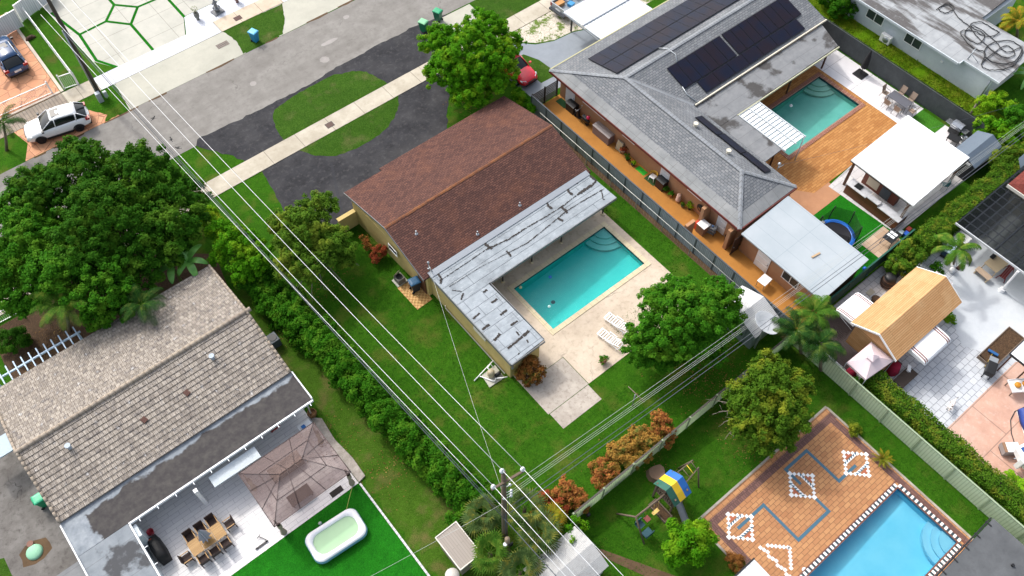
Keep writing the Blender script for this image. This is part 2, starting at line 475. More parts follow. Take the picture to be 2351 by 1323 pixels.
# neighbour's wide driveway with turf joints, north of the road
struct(MB().sheet([(8.6, 64.29), (8.2, 60.63), (18.2, 60.56), (19.2, 60.56), (19.5, 62.6), (19.1, 64.29)], 0.012), 'driveway_pavement', M_APRON)
struct(MB().sheet([(22.6, 60.53), (70, 60.5), (70, 64.29), (22.2, 64.29)], 0.012), 'driveway_pavement', M_APRON)
struct(MB().sheet([(8.3, 68.1), (9.5, 66.06), (16.15, 66.02), (17.2, 68.35), (17.2, 90), (7.0, 90), (7.9, 76.4)], 0.008), 'driveway_pavement', M_CONC)
struct(MB().sheet([(17.3, 68.35), (40, 68.35), (40, 90), (17.3, 90)], 0.008), 'driveway_pavement', M_CONC)
struct(MB().sheet([(16.25, 66.0), (40, 66.0), (40, 68.3), (17.25, 68.3)], 0.012), 'white_gravel', M_GRAVEL)
b = MB()
def strip(p, q, w=0.26):
    p, q = Vector((*p, 0)), Vector((*q, 0)); d = (q - p).normalized(); nn = Vector((-d.y, d.x, 0)) * w / 2
    b.sheet([p + nn - d * w * .3, q + nn + d * w * .3, q - nn + d * w * .3, p - nn - d * w * .3], 0.014 + 0.0015 * (len(b.f) % 5))
for p, q in [((8.1, 76.4), (8.85, 72.0)), ((8.85, 72.0), (8.6, 67.98)), ((8.6, 67.98), (9.6, 66.1)), ((8.9, 72.05), (11.46, 72.2)), ((11.46, 72.2), (13.02, 70.4)), ((13.02, 70.4), (14.56, 72.2)),
             ((14.56, 72.2), (13.02, 73.85)), ((13.02, 73.85), (11.46, 72.2)), ((13.02, 70.4), (13.04, 66.1)), ((13.02, 73.85), (12.95, 80)), ((14.56, 72.2), (17.2, 72.1)), ((17.24, 80), (17.24, 68.3))]:
    strip(p, q)
struct(b, 'turf_joint_lawn', M_TURF)
struct(MB().sheet(ragged([(18.95, 64.27), (25.1, 64.25), (24.2, 62.3), (23.0, 60.6), (18.95, 60.62), (19.3, 62.5)], .3, .035, 3), 0.018), 'verge_lawn', M_LAWN2)
struct(MB().sheet(ragged([(5.5, 64.2), (8.5, 64.2), (8.15, 60.7), (6.0, 60.68), (6.5, 61.3), (5.2, 63.3)], .3, .04, 6), 0.016), 'verge_lawn', M_LAWN)
struct(MB().sheet([(5.05, 66.15), (9.4, 66.15), (8.35, 68.1), (8.5, 72.0), (7.7, 76.5), (7.2, 79), (5.05, 79)], 0.006), 'verge_lawn', grass_mat('side_yard_grass', '#36601a', '#4b7a20', '#6a6a38'))
# house north west with stamped driveway
struct(MB().sheet([(-20, 66.45), (4.55, 66.15), (4.75, 79), (-20, 79)], 0.01), 'driveway_pavement', M_STAMP)
struct(MB().sheet([(-0.8, 60.68), (7.3, 60.62), (5.9, 62.2), (5.0, 64.28), (-0.3, 64.28), (0.1, 62.4)], 0.012), 'driveway_pavement', M_STAMP)
b = MB(); b.prism([(4.6, 66.2), (4.85, 66.2), (5.0, 79), (4.75, 79)], 0, 0.08); b.prism([(-20, 66.5), (4.55, 66.2), (4.55, 66.42), (-20, 66.75)], 0, 0.07)
struct(b, 'driveway_kerb', concrete('pale_kerb', '#cfc5b8', '#bfb3a5', '#8f8374'))
# black crescent driveway of the brown roofed house
struct(MB().sheet(ragged([(10.6, 53.55), (11.3, 52.3), (12.4, 50.7), (12.9, 49.3), (13.35, 47.8), (13.0, 45.2), (12.6, 43.2), (13.4, 41.2), (15, 39.6), (27, 39.6), (27.5, 42.2), (28.9, 44), (30.5, 45.6), (33.2, 47.5), (35.5, 50.5), (36.4, 53.45), (33, 53.95), (28, 54.1), (24, 53.95), (22, 53.75), (17, 53.75), (13, 54.0), (11, 54.1)], .4, .05, 5), 0.0105), 'driveway_pavement', M_ASPH)
OV = [(17.6, 53.0), (19.3, 53.3), (21.3, 53.45), (23.4, 53.4), (25.2, 52.75), (26.1, 51.9), (26.65, 50), (26.75, 48.6), (26.5, 47.7), (26.0, 46.9), (25.0, 46.05), (23.9, 45.4), (22.8, 45.1), (20.8, 45.05), (18.8, 45.4), (17.5, 46.5), (16.8, 47.8), (16.4, 49.6), (16.6, 51.2), (17.0, 52.3)]
struct(MB().sheet(ragged(OV, .3, .045, 4), 0.016), 'oval_lawn', M_LAWN2)
struct(MB().sheet([(17.95, 45.0), (18.15, 45.0), (16.0, 40.0), (15.7, 40.0)], 0.015), 'asphalt_seam_surface', concrete('asphalt_seam', '#36373b', '#2c2d31', '#47484c'))
# east neighbours front
struct(MB().sheet([(35.2, 39.9), (46, 39.9), (46, 43.2), (43.3, 44.4), (41.2, 44.6), (39.6, 45.3), (38.6, 46.4), (37.9, 47.78), (34.6, 47.78), (35.0, 45)], 0.009), 'driveway_pavement', M_GRAYDRV)
struct(MB().sheet([(34.6, 49.5), (38.2, 49.5), (38.4, 53.3), (34.2, 53.4)], 0.0125), 'driveway_pavement', M_APRON)
struct(MB().sheet([(38.2, 47.78), (38.9, 46.3), (39.8, 45.4), (41.3, 44.7), (43.4, 44.5), (46.5, 43.1), (52, 43.0), (52, 47.78)], 0.011), 'white_rock_gravel', M_ROCKS)
struct(MB().sheet([(36.9, 41.3), (38.8, 41.2), (38.6, 43.6), (38.0, 45.0), (36.9, 45)], 0.014), 'verge_lawn', M_LAWN2)
struct(MB().sheet([(39, 49.45), (60, 49.4), (60, 53.3), (38.6, 53.35)], 0.007), 'verge_lawn', M_LAWN2)
struct(MB().sheet([(34.5, 11.3), (37.35, 11.3), (37.35, 39.3), (34.5, 39.3)], 0.012), 'side_yard_pavement', M_TANPAINT)
struct(MB().sheet([(33.7, 11.3), (34.35, 11.3), (34.35, 39.3), (33.7, 39.3)], 0.006), 'soil_strip', M_SOIL)
# pool yard of the grey roofed house
b = MB(); b.rects([(42.6, 56.7, 18.6, 29.9)], [POOLS[1]], 0.012); struct(b, 'pool_deck_pavement', M_ORTILE)
struct(MB().sheet([(41.4, 17.2), (47.35, 17.2), (47.35, 18.6), (45.6, 18.6), (44.0, 20.6), (41.4, 20.6)], 0.017), 'patio_pavement', M_TANFLOOR)
struct(MB().sheet([(56.7, 18.75), (59.75, 18.75), (59.75, 30), (56.7, 30)], 0.02), 'pool_deck_pavement', M_WHITEDECK)
struct(MB().sheet([(47.35, 12.05), (56, 12.05), (56, 18.75), (56.7, 18.75), (56.7, 18.58), (50.0, 18.58), (47.0, 18.35)], 0.024), 'kitchen_patio_pavement', tilemat('marble_look_tile', 1.2, 0.6, '#d6d3d0', '#c2c0c0', '#98979a', 0.012, .95, st=.5, stain='#8f9096'))
struct(MB().sheet([(57.9, 16.5), (59.6, 16.5), (59.6, 18.75), (57.9, 18.75)], 0.028), 'artificial_turf_lawn', grass_mat('light_turf', '#3f7a26', '#4f8e30', '#66963c', dry=.7))
struct(MB().sheet([(56, 13.9), (59.6, 13.9), (59.6, 16.5), (57.9, 16.5), (57.9, 18.75), (56, 18.75)], 0.016), 'patio_pavement', M_WHITEDECK)
struct(MB().sheet([(41.7, 11.35), (47.3, 11.35), (47.3, 17.2), (41.7, 17.2)], 0.012), 'artificial_turf_lawn', M_TURF)
struct(MB().sheet([(44.5, 11.38), (47.15, 11.38), (47.15, 13.15), (44.5, 13.15)], 0.03), 'patio_pavement', tilemat('travertine_slab', 0.9, 0.6, '#c4ab92', '#b0967d', '#8d765f', 0.014, .95, st=.3))
struct(MB().sheet([(60.2, 8), (64.2, 8), (64.2, 60), (60.2, 60)], 0.008), 'weedy_lawn', M_WEEDS)
# yard of the timber shelter
struct(MB().sheet([(35.0, 0.1), (80, 0.1), (80, 10.95), (35.0, 10.95)], 0.01), 'courtyard_pavement', M_WTILE)
struct(MB().sheet([(36.7, -14), (80, -14), (80, 0.1), (36.7, 0.1)], 0.008), 'courtyard_pavement', M_PINK)
struct(MB().sheet([(46.3, -1.0), (80, -1.0), (80, 9.2), (50.5, 9.2), (48.2, 7.2), (45.2, 6.2), (43.0, 3.2), (44.6, 0.2)], 0.0145), 'courtyard_pavement', concrete('sunlit_zone_tone', '#dfe4e8', '#d3d9de', '#b4bbc2', .82, .3))  # paler sheet over the tiles: the sunlit zone put into the colour
# central pool patio
b = MB(); b.rects([(17.3, 31.6, 20.05, 29.7), (20.9, 31.6, 17.4, 20.05)], [POOLS[0]], 0.014); struct(b, 'pool_patio_pavement', M_PATIO)
b = MB(); b.rects([(17.3, 20.86, 17.4, 20.02), (17.4, 20.8, 16.0, 17.36)], [], 0.014); struct(b, 'pool_patio_pavement', concrete('stained_patio_slab', '#cbc2b6', '#b5aba0', '#7f766c', .86, .95, sc_=1.4))
# south west neighbour
struct(MB().sheet([(-7.4, 21.4), (4.92, 21.4), (4.92, 29.3), (-7.4, 29.3)], 0.012), 'patio_pavement', M_LTILE)
struct(MB().sheet([(-9, 8), (4.85, 8), (4.88, 21.38), (-9, 21.38)], 0.008), 'artificial_turf_lawn', M_TURF)
struct(MB().prism([(4.86, 8), (5.0, 8), (5.02, 21.3), (4.9, 21.3)], 0, 0.09), 'turf_kerb', concrete('white_kerb', '#dcdcdc', '#c6c6c8', '#8f8f92', joint=(0.3, 0.3, .02)))
struct(MB().prism([(4.95, 21.4), (5.5, 21.5), (5.55, 23), (5.35, 24.8), (5.5, 26.6), (5.1, 27), (4.94, 27)], 0, 0.12), 'retaining_kerb', concrete('rough_stone', '#b8b0a8', '#8f887f', '#6a645c', st=.7, sc_=3))
struct(MB().sheet([(-30, 20), (-10.2, 20), (-10.2, 39), (-13.6, 44), (-30, 44)], 0.006), 'driveway_pavement', M_CRACKED)
struct(MB().sheet([(-30, 18), (-14.6, 18), (-14.3, 31), (-15.5, 31.5), (-30, 31.5)], 0.01), 'side_lawn', M_LAWN2)
struct(MB().sheet([(-9.4, 40.4), (4, 39.8), (5.8, 39.6), (6.5, 43), (2, 47), (-9, 47)], 0.005), 'mulch_dirt', M_MULCH)
struct(MB().sheet(ragged([(5.05, 10.0), (8.6, 11.0), (8.8, 20), (8.4, 29), (6.6, 39.5), (5.6, 39.5), (5.6, 27), (5.2, 21)], .5, .2, 7), 0.004), 'side_yard_lawn', grass_mat('patchy_grass', '#3a5c1a', '#527524', '#80704a', dry=0.6))
# south lot path
struct(MB().sheet([(13.3, 9.1), (14.0, 8.6), (16.6, 4.2), (17.4, 1.5), (16.6, 1.5), (15.8, 4.0)], 0.01), 'garden_path', M_SOIL)

# orange brick deck with its mosaic
def mosaic_deck():
    b = MB(); x0, x1, y0, y1 = 19.75, 31.9, -14.0, 6.05
    b.rects([(x0, x1, y0, y1)], [POOLS[2]], 0.02)
    b.mi = 1
    for r in [(x0 + .35, x1, 5.2, 5.68), (x0 + .35, x0 + .83, y0, 5.2), (x1 - .55, x1 - .1, y0, 5.2)]:
        b.rects([r], [], 0.024)
    b.mi = 2; t = 0.1
    def blue(pts):
        for (a, c), (d, e) in zip(pts, pts[1:]):
            b.rects([(min(a, d) - t, max(a, d) + t, min(c, e) - t, max(c, e) + t)], [], 0.0275 + 0.0012 * (len(b.f) % 4))
    blue([(21.45, 4.22), (23.7, 4.22), (23.7, 1.4), (26.55, 1.4), (26.55, 2.6)])
    blue([(26.55, 3.75), (26.55, 4.9), (28.58, 4.9), (28.58, 2.25), (30.15, 2.25)])
    def sq(x, y, h=0.1, z=0.034): b.sheet([(x - h, y - h), (x + h, y - h), (x + h, y + h), (x - h, y + h)], z)
    def emblem(cx, cy, horiz, rad=1.0):
        n = 5; b.mi = 3
        for k in range(n):
            f = k / n
            for (ax, ay), (bx, by) in [((0, 1), (1, 0)), ((1, 0), (0, -1)), ((0, -1), (-1, 0)), ((-1, 0), (0, 1))]:
                sq(cx + rad * (ax + (bx - ax) * f), cy + rad * (ay + (by - ay) * f), 0.1 if k else 0.13)
        for sgn in (-1, 1):
            for k in range(6):
                u = -0.55 + k * 0.2; w = sgn * 0.36
                p = [(u, w), (u + .2, w), (u + .2, w + sgn * .17)]; q = [(u, w), (u + .2, w + sgn * .17), (u, w + sgn * .17)]
                for tri, mi in ((p, 3), (q, 2)):
                    b.mi = mi; b.sheet([(cx + a, cy + c) if horiz else (cx + c, cy + a) for a, c in tri], 0.036)
            b.mi = 4
            b.sheet([(cx + a, cy + c) if horiz else (cx + c, cy + a) for a, c in [(-.22, sgn * .58), (.22, sgn * .58), (.22, sgn * .8), (-.22, sgn * .8)]], 0.032)
    emblem(21.55, 4.2, True); emblem(26.55, 3.55, False); emblem(30.35, 2.3, True)
    b.mi = 3
    for k in range(13):
        sq(21.55 + .07 * (k % 3), 2.55 - k * 0.23, 0.1)
    for k in range(6):
        sq(22.0 + k * .17, 2.35 - k * .17, .1); sq(22.9 - k * .17, 1.4 - k * .17, .1)
    b.mi = 3
    b.sheet([(22.6 + .16 * math.cos(k * .7854), -.02 + .16 * math.sin(k * .7854)) for k in range(8)], 0.03)
    struct(b, 'mosaic_deck_pavement', [M_ORBRICK, M_BROWNBRICK, plain('mosaic_blue', '#3c6478', .5), plain('mosaic_white', '#eeeeee', .5), plain('mosaic_red', '#a85c3e', .6)])
    e = MB(); e.prism([(19.6, 6.05), (32.0, 6.05), (32.0, 6.2), (19.6, 6.2)], -.02, .06); e.prism([(31.9, -6), (32.05, -6), (32.05, 6.05), (31.9, 6.05)], -.02, .06); e.prism([(19.6, -6), (19.74, -6), (19.74, 6.05), (19.6, 6.05)], -.02, .06)
    struct(e, 'deck_kerb', concrete('old_kerb', '#b3aca0', '#8f887c', '#5f5a50'))
mosaic_deck()
b = MB()   # timber decking beside the shelter
x = 35.25
while x < 38.4:
    b.box(x, x + 0.135, 4.9 if x > 36.6 else 7.0, 10.9, 0.03, 0.1); x += 0.15
struct(b, 'timber_deck_floor', plain('dark_decking', '#4c4241', .8, var=.3, sc_=2))

# ------------------------------------------------------------------ pools
def water_mat(name, tint, bump=0.5, wsc=4.5):
    m = NM(name, 0.03)
    for n in [x for x in m.n if x.type == 'BSDF_PRINCIPLED']: m.n.remove(n)
    tr = m.n.new('ShaderNodeBsdfTransparent'); tr.inputs[0].default_value = tint
    gl = m.n.new('ShaderNodeBsdfGlossy'); gl.inputs['Roughness'].default_value = 0.06
    fr = m.n.new('ShaderNodeFresnel'); fr.inputs['IOR'].default_value = 1.33
    mx = m.n.new('ShaderNodeMixShader')
    bp = m.n.new('ShaderNodeBump'); bp.inputs['Strength'].default_value = bump; bp.inputs['Distance'].default_value = 0.05
    m.l.new(m.noise(wsc, 4, 0.6, dist=0.6), bp.inputs['Height'])
    m.l.new(bp.outputs[0], gl.inputs['Normal']); m.l.new(bp.outputs[0], fr.inputs['Normal'])
    m.l.new(fr.outputs[0], mx.inputs[0]); m.l.new(tr.outputs[0], mx.inputs[1]); m.l.new(gl.outputs[0], mx.inputs[2])
    m.l.new(mx.outputs[0], m.n['Material Output'].inputs['Surface'])
    return m.m
def plaster(name, a, b_, k=1.0):
    m = NM(name, 0.6)
    return m.out(m.mix(m.rng(m.noise(0.8, 5, .6), .35, .65), S(a, k), S(b_, k)))
def ring(b, x0, x1, y0, y1, w, z0, z1, w_in=0.0):
    """A closed frame round a pool as four mitred lengths."""
    i0, i1, j0, j1 = x0 + w_in, x1 - w_in, y0 + w_in, y1 - w_in
    o = [(x0 - w, y0 - w), (x1 + w, y0 - w), (x1 + w, y1 + w), (x0 - w, y1 + w)]; i = [(i0, j0), (i1, j0), (i1, j1), (i0, j1)]
    for k in range(4):
        k2 = (k + 1) % 4
        b.prism([o[k], o[k2], i[k2], i[k]], z0, z1)
M_BAND = plain('dark_blue_band', '#15384a', .3)
def pool(rect, label, shell, band, coping, water, d0, d1, corner, cw=0.32, wz=-0.1, step_m=None, coping_fn=None):
    x0, x1, y0, y1 = rect
    t = thing('swimming_pool', label, 'swimming pool', ((x0 + x1) / 2, (y0 + y1) / 2, 0))
    b = MB(); e = 0.0
    b.poly([(x0, y0, -d1), (x1, y0, -d0), (x1, y1, -d0), (x0, y1, -d1)])
    b.poly([(x0, y0, -d1), (x0, y0, 0), (x1, y0, 0), (x1, y0, -d0)]); b.poly([(x1, y1, -d0), (x1, y1, 0), (x0, y1, 0), (x0, y1, -d1)])
    b.poly([(x0, y1, -d1), (x0, y1, 0), (x0, y0, 0), (x0, y0, -d1)]); b.poly([(x1, y0, -d0), (x1, y0, 0), (x1, y1, 0), (x1, y1, -d0)])
    b.build('basin', shell, t)
    b = MB(); q = .02
    for r in [(x0, x1, y0, y0 + q), (x0, x1, y1 - q, y1), (x0, x0 + q, y0 + q, y1 - q), (x1 - q, x1, y0 + q, y1 - q)]: b.box(*r, -.2, 0.005)
    b.build('waterline_tile', band, t)
    if coping_fn: coping_fn(t)
    else:
        b = MB(); ring(b, x0, x1, y0, y1, cw, 0.0, 0.05, 0.03); b.build('coping', coping, t)
    cx, cy = (x1, y1) if corner == 'ne' else (x1, y0)
    sgn = -1 if corner == 'ne' else 1
    for r, z in ((1.9, -.46), (1.45, -.32), (1.0, -.19)):
        pts = [(cx - .021, cy + sgn * .021)]
        for k in range(11):
            a = math.pi / 2 * k / 10
            pts.append((cx - r * math.cos(a) if k < 10 else cx - .021, cy + sgn * r * math.sin(a) if k else cy + sgn * .021))
        MB().prism(pts, -d0, z).build('step', step_m or shell, t)
    dz = -d1 + (d1 - d0) * .22
    b = MB(); b.cyl(x0 + (x1 - x0) * .22, (y0 + y1) / 2, dz - .02, dz + .015, .16, 14); b.build('floor_drain', M_BAND, t)
    MB().sheet([(x0, y0), (x1, y0), (x1, y1), (x0, y1)], wz).build('water', water, t)
    return t
pool(POOLS[0], 'rectangular turquoise pool with cream coping behind the brown roofed house', plaster('turquoise_plaster', '#4fd0cc', '#5cd8d2', .95), M_BAND, M_COPING,
     water_mat('turquoise_water', (0.6, 0.97, 0.96, 1)), .62, 1.2, 'ne', 0.33, step_m=plaster('pale_step', '#a8dcd6', '#b4e2dc', .95))
pool(POOLS[1], 'green tinted pool with red brick coping beside the orange plank deck', plaster('green_plaster', '#86c4b6', '#98d0c2', .9), M_BAND,
     tilemat('red_brick_coping', .12, .4, '#8a4a3a', '#76402f', '#c2a690', .014, .9), water_mat('green_water', (0.68, 0.94, 0.93, 1)), .6, 1.15, 'ne', 0.34, step_m=plaster('sage_step', '#b4d0bc', '#bed8c6', .9))
def check_coping(t):
    x0, x1, y0, y1 = POOLS[2]
    b = MB(); ring(b, x0, x1, y0, y1, 0.06, 0.0, 0.045, 0.03); ring(b, x0 - .3, x1 + .3, y0 - .3, y1 + .3, .07, 0, .045, 0.0)
    b.build('coping', plain('brown_coping', '#6f4438', .6), t)
    b = MB(); n = 0
    def run(ax, c, a0, a1):
        nonlocal n
        k = max(1, round((a1 - a0) / .155)); s = (a1 - a0) / k
        for i in range(k):
            b.mi = n % 2; n += 1; p, q = a0 + i * s, a0 + (i + 1) * s
            if ax == 'x': b.box(p, q, c - .12, c + .12, 0.0, .05)
            else: b.box(c - .12, c + .12, p, q, 0.0, .05)
    run('x', y1 + .18, x0 - .06, x1 + .06); run('x', y0 - .18, x0 - .06, x1 + .06); run('y', x1 + .18, y0 - .06, y1 + .06); run('y', x0 - .18, y0 - .06, y1 + .06)
    b.build('checked_coping', [plain('coping_white', '#efefec', .5), plain('coping_black', '#2f3c44', .5)], t)
pool(POOLS[2], 'light blue pool with black and white checked coping in the orange brick deck', plaster('sky_blue_plaster', '#74cbe6', '#84d2ea', .95), plain('blue_band', '#1a6a8c', .3), None,
     water_mat('clear_blue_water', (0.82, 0.97, 1.0, 1), .12), .75, 1.25, 'se', step_m=plaster('blue_step', '#8fd0ea', '#9ad6ee', .9), coping_fn=check_coping)
# ------------------------------------------------------------------ building materials
def shingle(name, c1, c2, cm, k=1.0, w=0.32, h=0.15, stain='#5c3a2c', st=0.3, mortar=0.012):
    m = NM(name, 0.9, spec=0.2)
    col, f = m.brick(w, h, S(c1, k), S(c2, k), S(cm, k), mortar, off=0.5)
    col = m.mix(m.rng(m.noise(5.0, 5, .8), .45, .62, 0, .55), col, S(c2, k))
    col = m.mix(m.rng(m.noise(0.5, 5, .7), .5, .75, 0, st), col, S(stain, k))
    m.bump(m.math('SUBTRACT', 1.0, f), .5, .02)
    return m.out(col)
M_BROWNSH = shingle('brown_shingle', '#735046', '#543b36', '#372725', .92, stain='#8a5a42', mortar=.018)
M_GRAYSH = shingle('grey_shingle', '#8c8e90', '#72767a', '#515459', .9, .34, .2, stain='#a8adb2', mortar=.02)
M_GRAYCAP = concrete('grey_ridge_cap', '#9b9fa3', '#898e93', '#70757a', .9, .4, joint=(0.3, 3, .02))
M_GRAYBAND = concrete('grey_roll_roofing', '#9a9c9c', '#888b8c', '#6d7072', .9, .5, joint=(1.0, 5, .012))
M_BROWNCAP = concrete('orange_ridge_cap', '#94633f', '#6c4638', '#563a32', .9, .8, joint=(0.3, 3, .02))
def torn_roof(name, rw, rh, a, c, k=1.0):
    m = NM(name, 0.8, spec=.25)
    col = m.mix(m.rng(m.noise(1.1, 7, .7), .35, .65), S(a, k), S(c, k))
    col = m.mix(m.rng(m.noise(.42, 6, .7), .5, .68, 0, .75), col, S('#6d7378', k))
    col = m.mix(m.rng(m.noise(5, 6, .8, vec=m.scale(m.pos, (.35, 1.4, 1))), .55, .75, 0, .6), col, S('#d4dade', k))
    _, f = m.brick(rw, rh, (1, 1, 1, 1), (1, 1, 1, 1), (0, 0, 0, 1), .035, off=.37, smooth=.6)
    col = m.mix(m.math('MULTIPLY', f, .5), col, S('#4f5357', k))
    m.bump(m.math('SUBTRACT', 1.0, f), .6, .03)
    return m.out(col)
M_TORN = torn_roof('silver_roll_roofing', 30.0, .98, '#8b9399', '#a2aab0', .95)
M_TORN2 = torn_roof('silver_sheet_roofing', 1.5, .92, '#8f979d', '#a4acb3', .95)
def stained_roof(name, a, c, dark, k=1.0, thr=.5, streak=False):
    m = NM(name, .8, spec=.3)
    col = m.mix(m.rng(m.noise(1.2, 6, .7), .35, .65), S(a, k), S(c, k))
    v = m.scale(m.pos, (1, .22, 1)) if streak else m.pos
    col = m.mix(m.rng(m.noise(.38, 6, .6, vec=v), thr, thr + .06, 0, .95), col, S(dark, k))
    col = m.mix(m.rng(m.noise(3, 5, .7), .55, .75, 0, .35), col, S(a, k * 1.1))
    _, f = m.brick(9, 1.0, (1, 1, 1, 1), (1, 1, 1, 1), (0, 0, 0, 1), .02)
    col = m.mix(m.math('MULTIPLY', f, .35), col, S('#4a4a4a', k))
    return m.out(col)
def coated_roof():
    m = NM('dark_coated_roofing', .8, spec=.3); sp = m.n.new('ShaderNodeSeparateXYZ'); m.l.new(m.pos, sp.inputs[0])
    nz = m.math('MULTIPLY', m.math('SUBTRACT', m.noise(.55, 6, .65), .5), 1.7)
    mk = m.math('MULTIPLY', m.rng(m.math('ADD', sp.outputs[1], nz), 29.15, 29.0), m.rng(m.math('ADD', sp.outputs[0], m.math('MULTIPLY', nz, 1.6)), -8.9, -8.7))
    pale = m.mix(m.rng(m.noise(1.4, 6, .7), .35, .68), S('#a3aab0', .85), S('#78818a', .85))
    return m.out(m.mix(mk, pale, m.mix(m.rng(m.noise(2.0, 6, .7), .4, .7), S('#403d3e', .85), S('#55524f', .85))))
M_FLATDARK = coated_roof()
M_FLATGRAY = stained_roof('grey_flat_roofing', '#86888a', '#75787b', '#454342', .9, .53)
M_WHROOF = stained_roof('weathered_white_roofing', '#b0b4b7', '#9da1a4', '#5a5756', .82, .47, True)
M_CHAR = concrete('charcoal_roofing', '#6a6d70', '#5c5f62', '#4a4c4f', .9, .5)
M_YELLOW = concrete('yellow_stucco', '#d9c487', '#ccb67a', '#a8945e', .95, .3)
M_PEACH = concrete('tan_stucco', '#b98f6e', '#ad8464', '#8d6a50', .95, .2)
M_WHITEW = concrete('white_stucco', '#d5dde1', '#c9d2d7', '#a8b2b8', .95, .3)
M_CREAM = plain('cream_wall', '#ddd8cc', .8)
M_WHITE = plain('white_paint', '#e9eaea', .5, var=.06)
M_WHITEM = plain('white_metal', '#e4e8ec', .35, .0, var=.05)
M_STEEL = plain('galvanised_steel', '#a9afb4', .4, .6)
M_DARKM = plain('dark_metal', '#2c2e30', .5, .3)
M_BLACK = plain('black_plastic', '#17181a', .5)
M_REDTRIM = plain('dark_red_fascia', '#6e332c', .6)
M_FASCIA = plain('grey_fascia', '#77797b', .6)
M_BROWNDOOR = plain('brown_door', '#5c3a26', .6)
M_GLASS = plain('dark_window_glass', '#3a4447', .08, .0, var=.2, sc_=2)
M_WOODB = plain('brown_wood', '#5a3a26', .7, var=.3, sc_=3)
M_OLDWOOD = plain('weathered_wood', '#7d6e60', .85, var=.35, sc_=4)
def ribbed(name, h, k=1.0, per=.18, axis='X', dirt='#8d8f8c', rough=.45, st=.4, metal=0.0):
    m = NM(name, rough, metal)
    w = m.wave(1.0 / per / 2 / math.pi * 3.1416 * 2 / 2, axis=axis)
    col = m.mix(m.rng(w, .05, .3, .35, 0), S(h, k), S(dirt, k))
    col = m.mix(m.rng(m.noise(1.0, 6, .75), .5, .75, 0, st), col, S(dirt, k))
    m.bump(w, .8, .05)
    return m.out(col)
def slab(b, top, th):
    top = [Vector(p) for p in top]; lo = [p - Vector((0, 0, th)) for p in top]; n = len(top)
    b.add(top + lo, [list(range(n)), list(range(2 * n - 1, n - 1, -1))] + [(i, n + i, n + (i + 1) % n, (i + 1) % n) for i in range(n)])
    return b
def window_x(parent, x, y0, y1, z0, z1, out=-1, panes=2, frame=M_WHITE):
    """A window in a wall that faces along x; frame with panes proud of the wall."""
    b = MB(); t = .06; d = .05 * out
    b.box(x, x + d, y0, y1, z0, z0 + t); b.box(x, x + d, y0, y1, z1 - t, z1)
    for i in range(panes + 1):
        yy = y0 + (y1 - y0 - t) * i / panes; b.box(x, x + d, yy, yy + t, z0 + t, z1 - t)
    f = b.build('window', frame, parent)
    MB().box(x, x + d * .45, y0 + t, y1 - t, z0 + t, z1 - t).build('pane', M_GLASS, f)
    return f
def door_x(parent, x, y0, y1, z1, mat, out=-1, knob=True):
    b = MB(); d = .04 * out; b.box(x, x + d, y0, y1, .03, z1)
    for k in range(3): b.box(x + d, x + d * 1.5, y0 + .12, y1 - .12, .2 + k * .62, .2 + k * .62 + .48)
    o = b.build('door', mat, parent)
    if knob: MB().ball((x + d * 2.2, y0 + .1, 1.0), .045, 8).build('handle', M_STEEL, o)
    return o

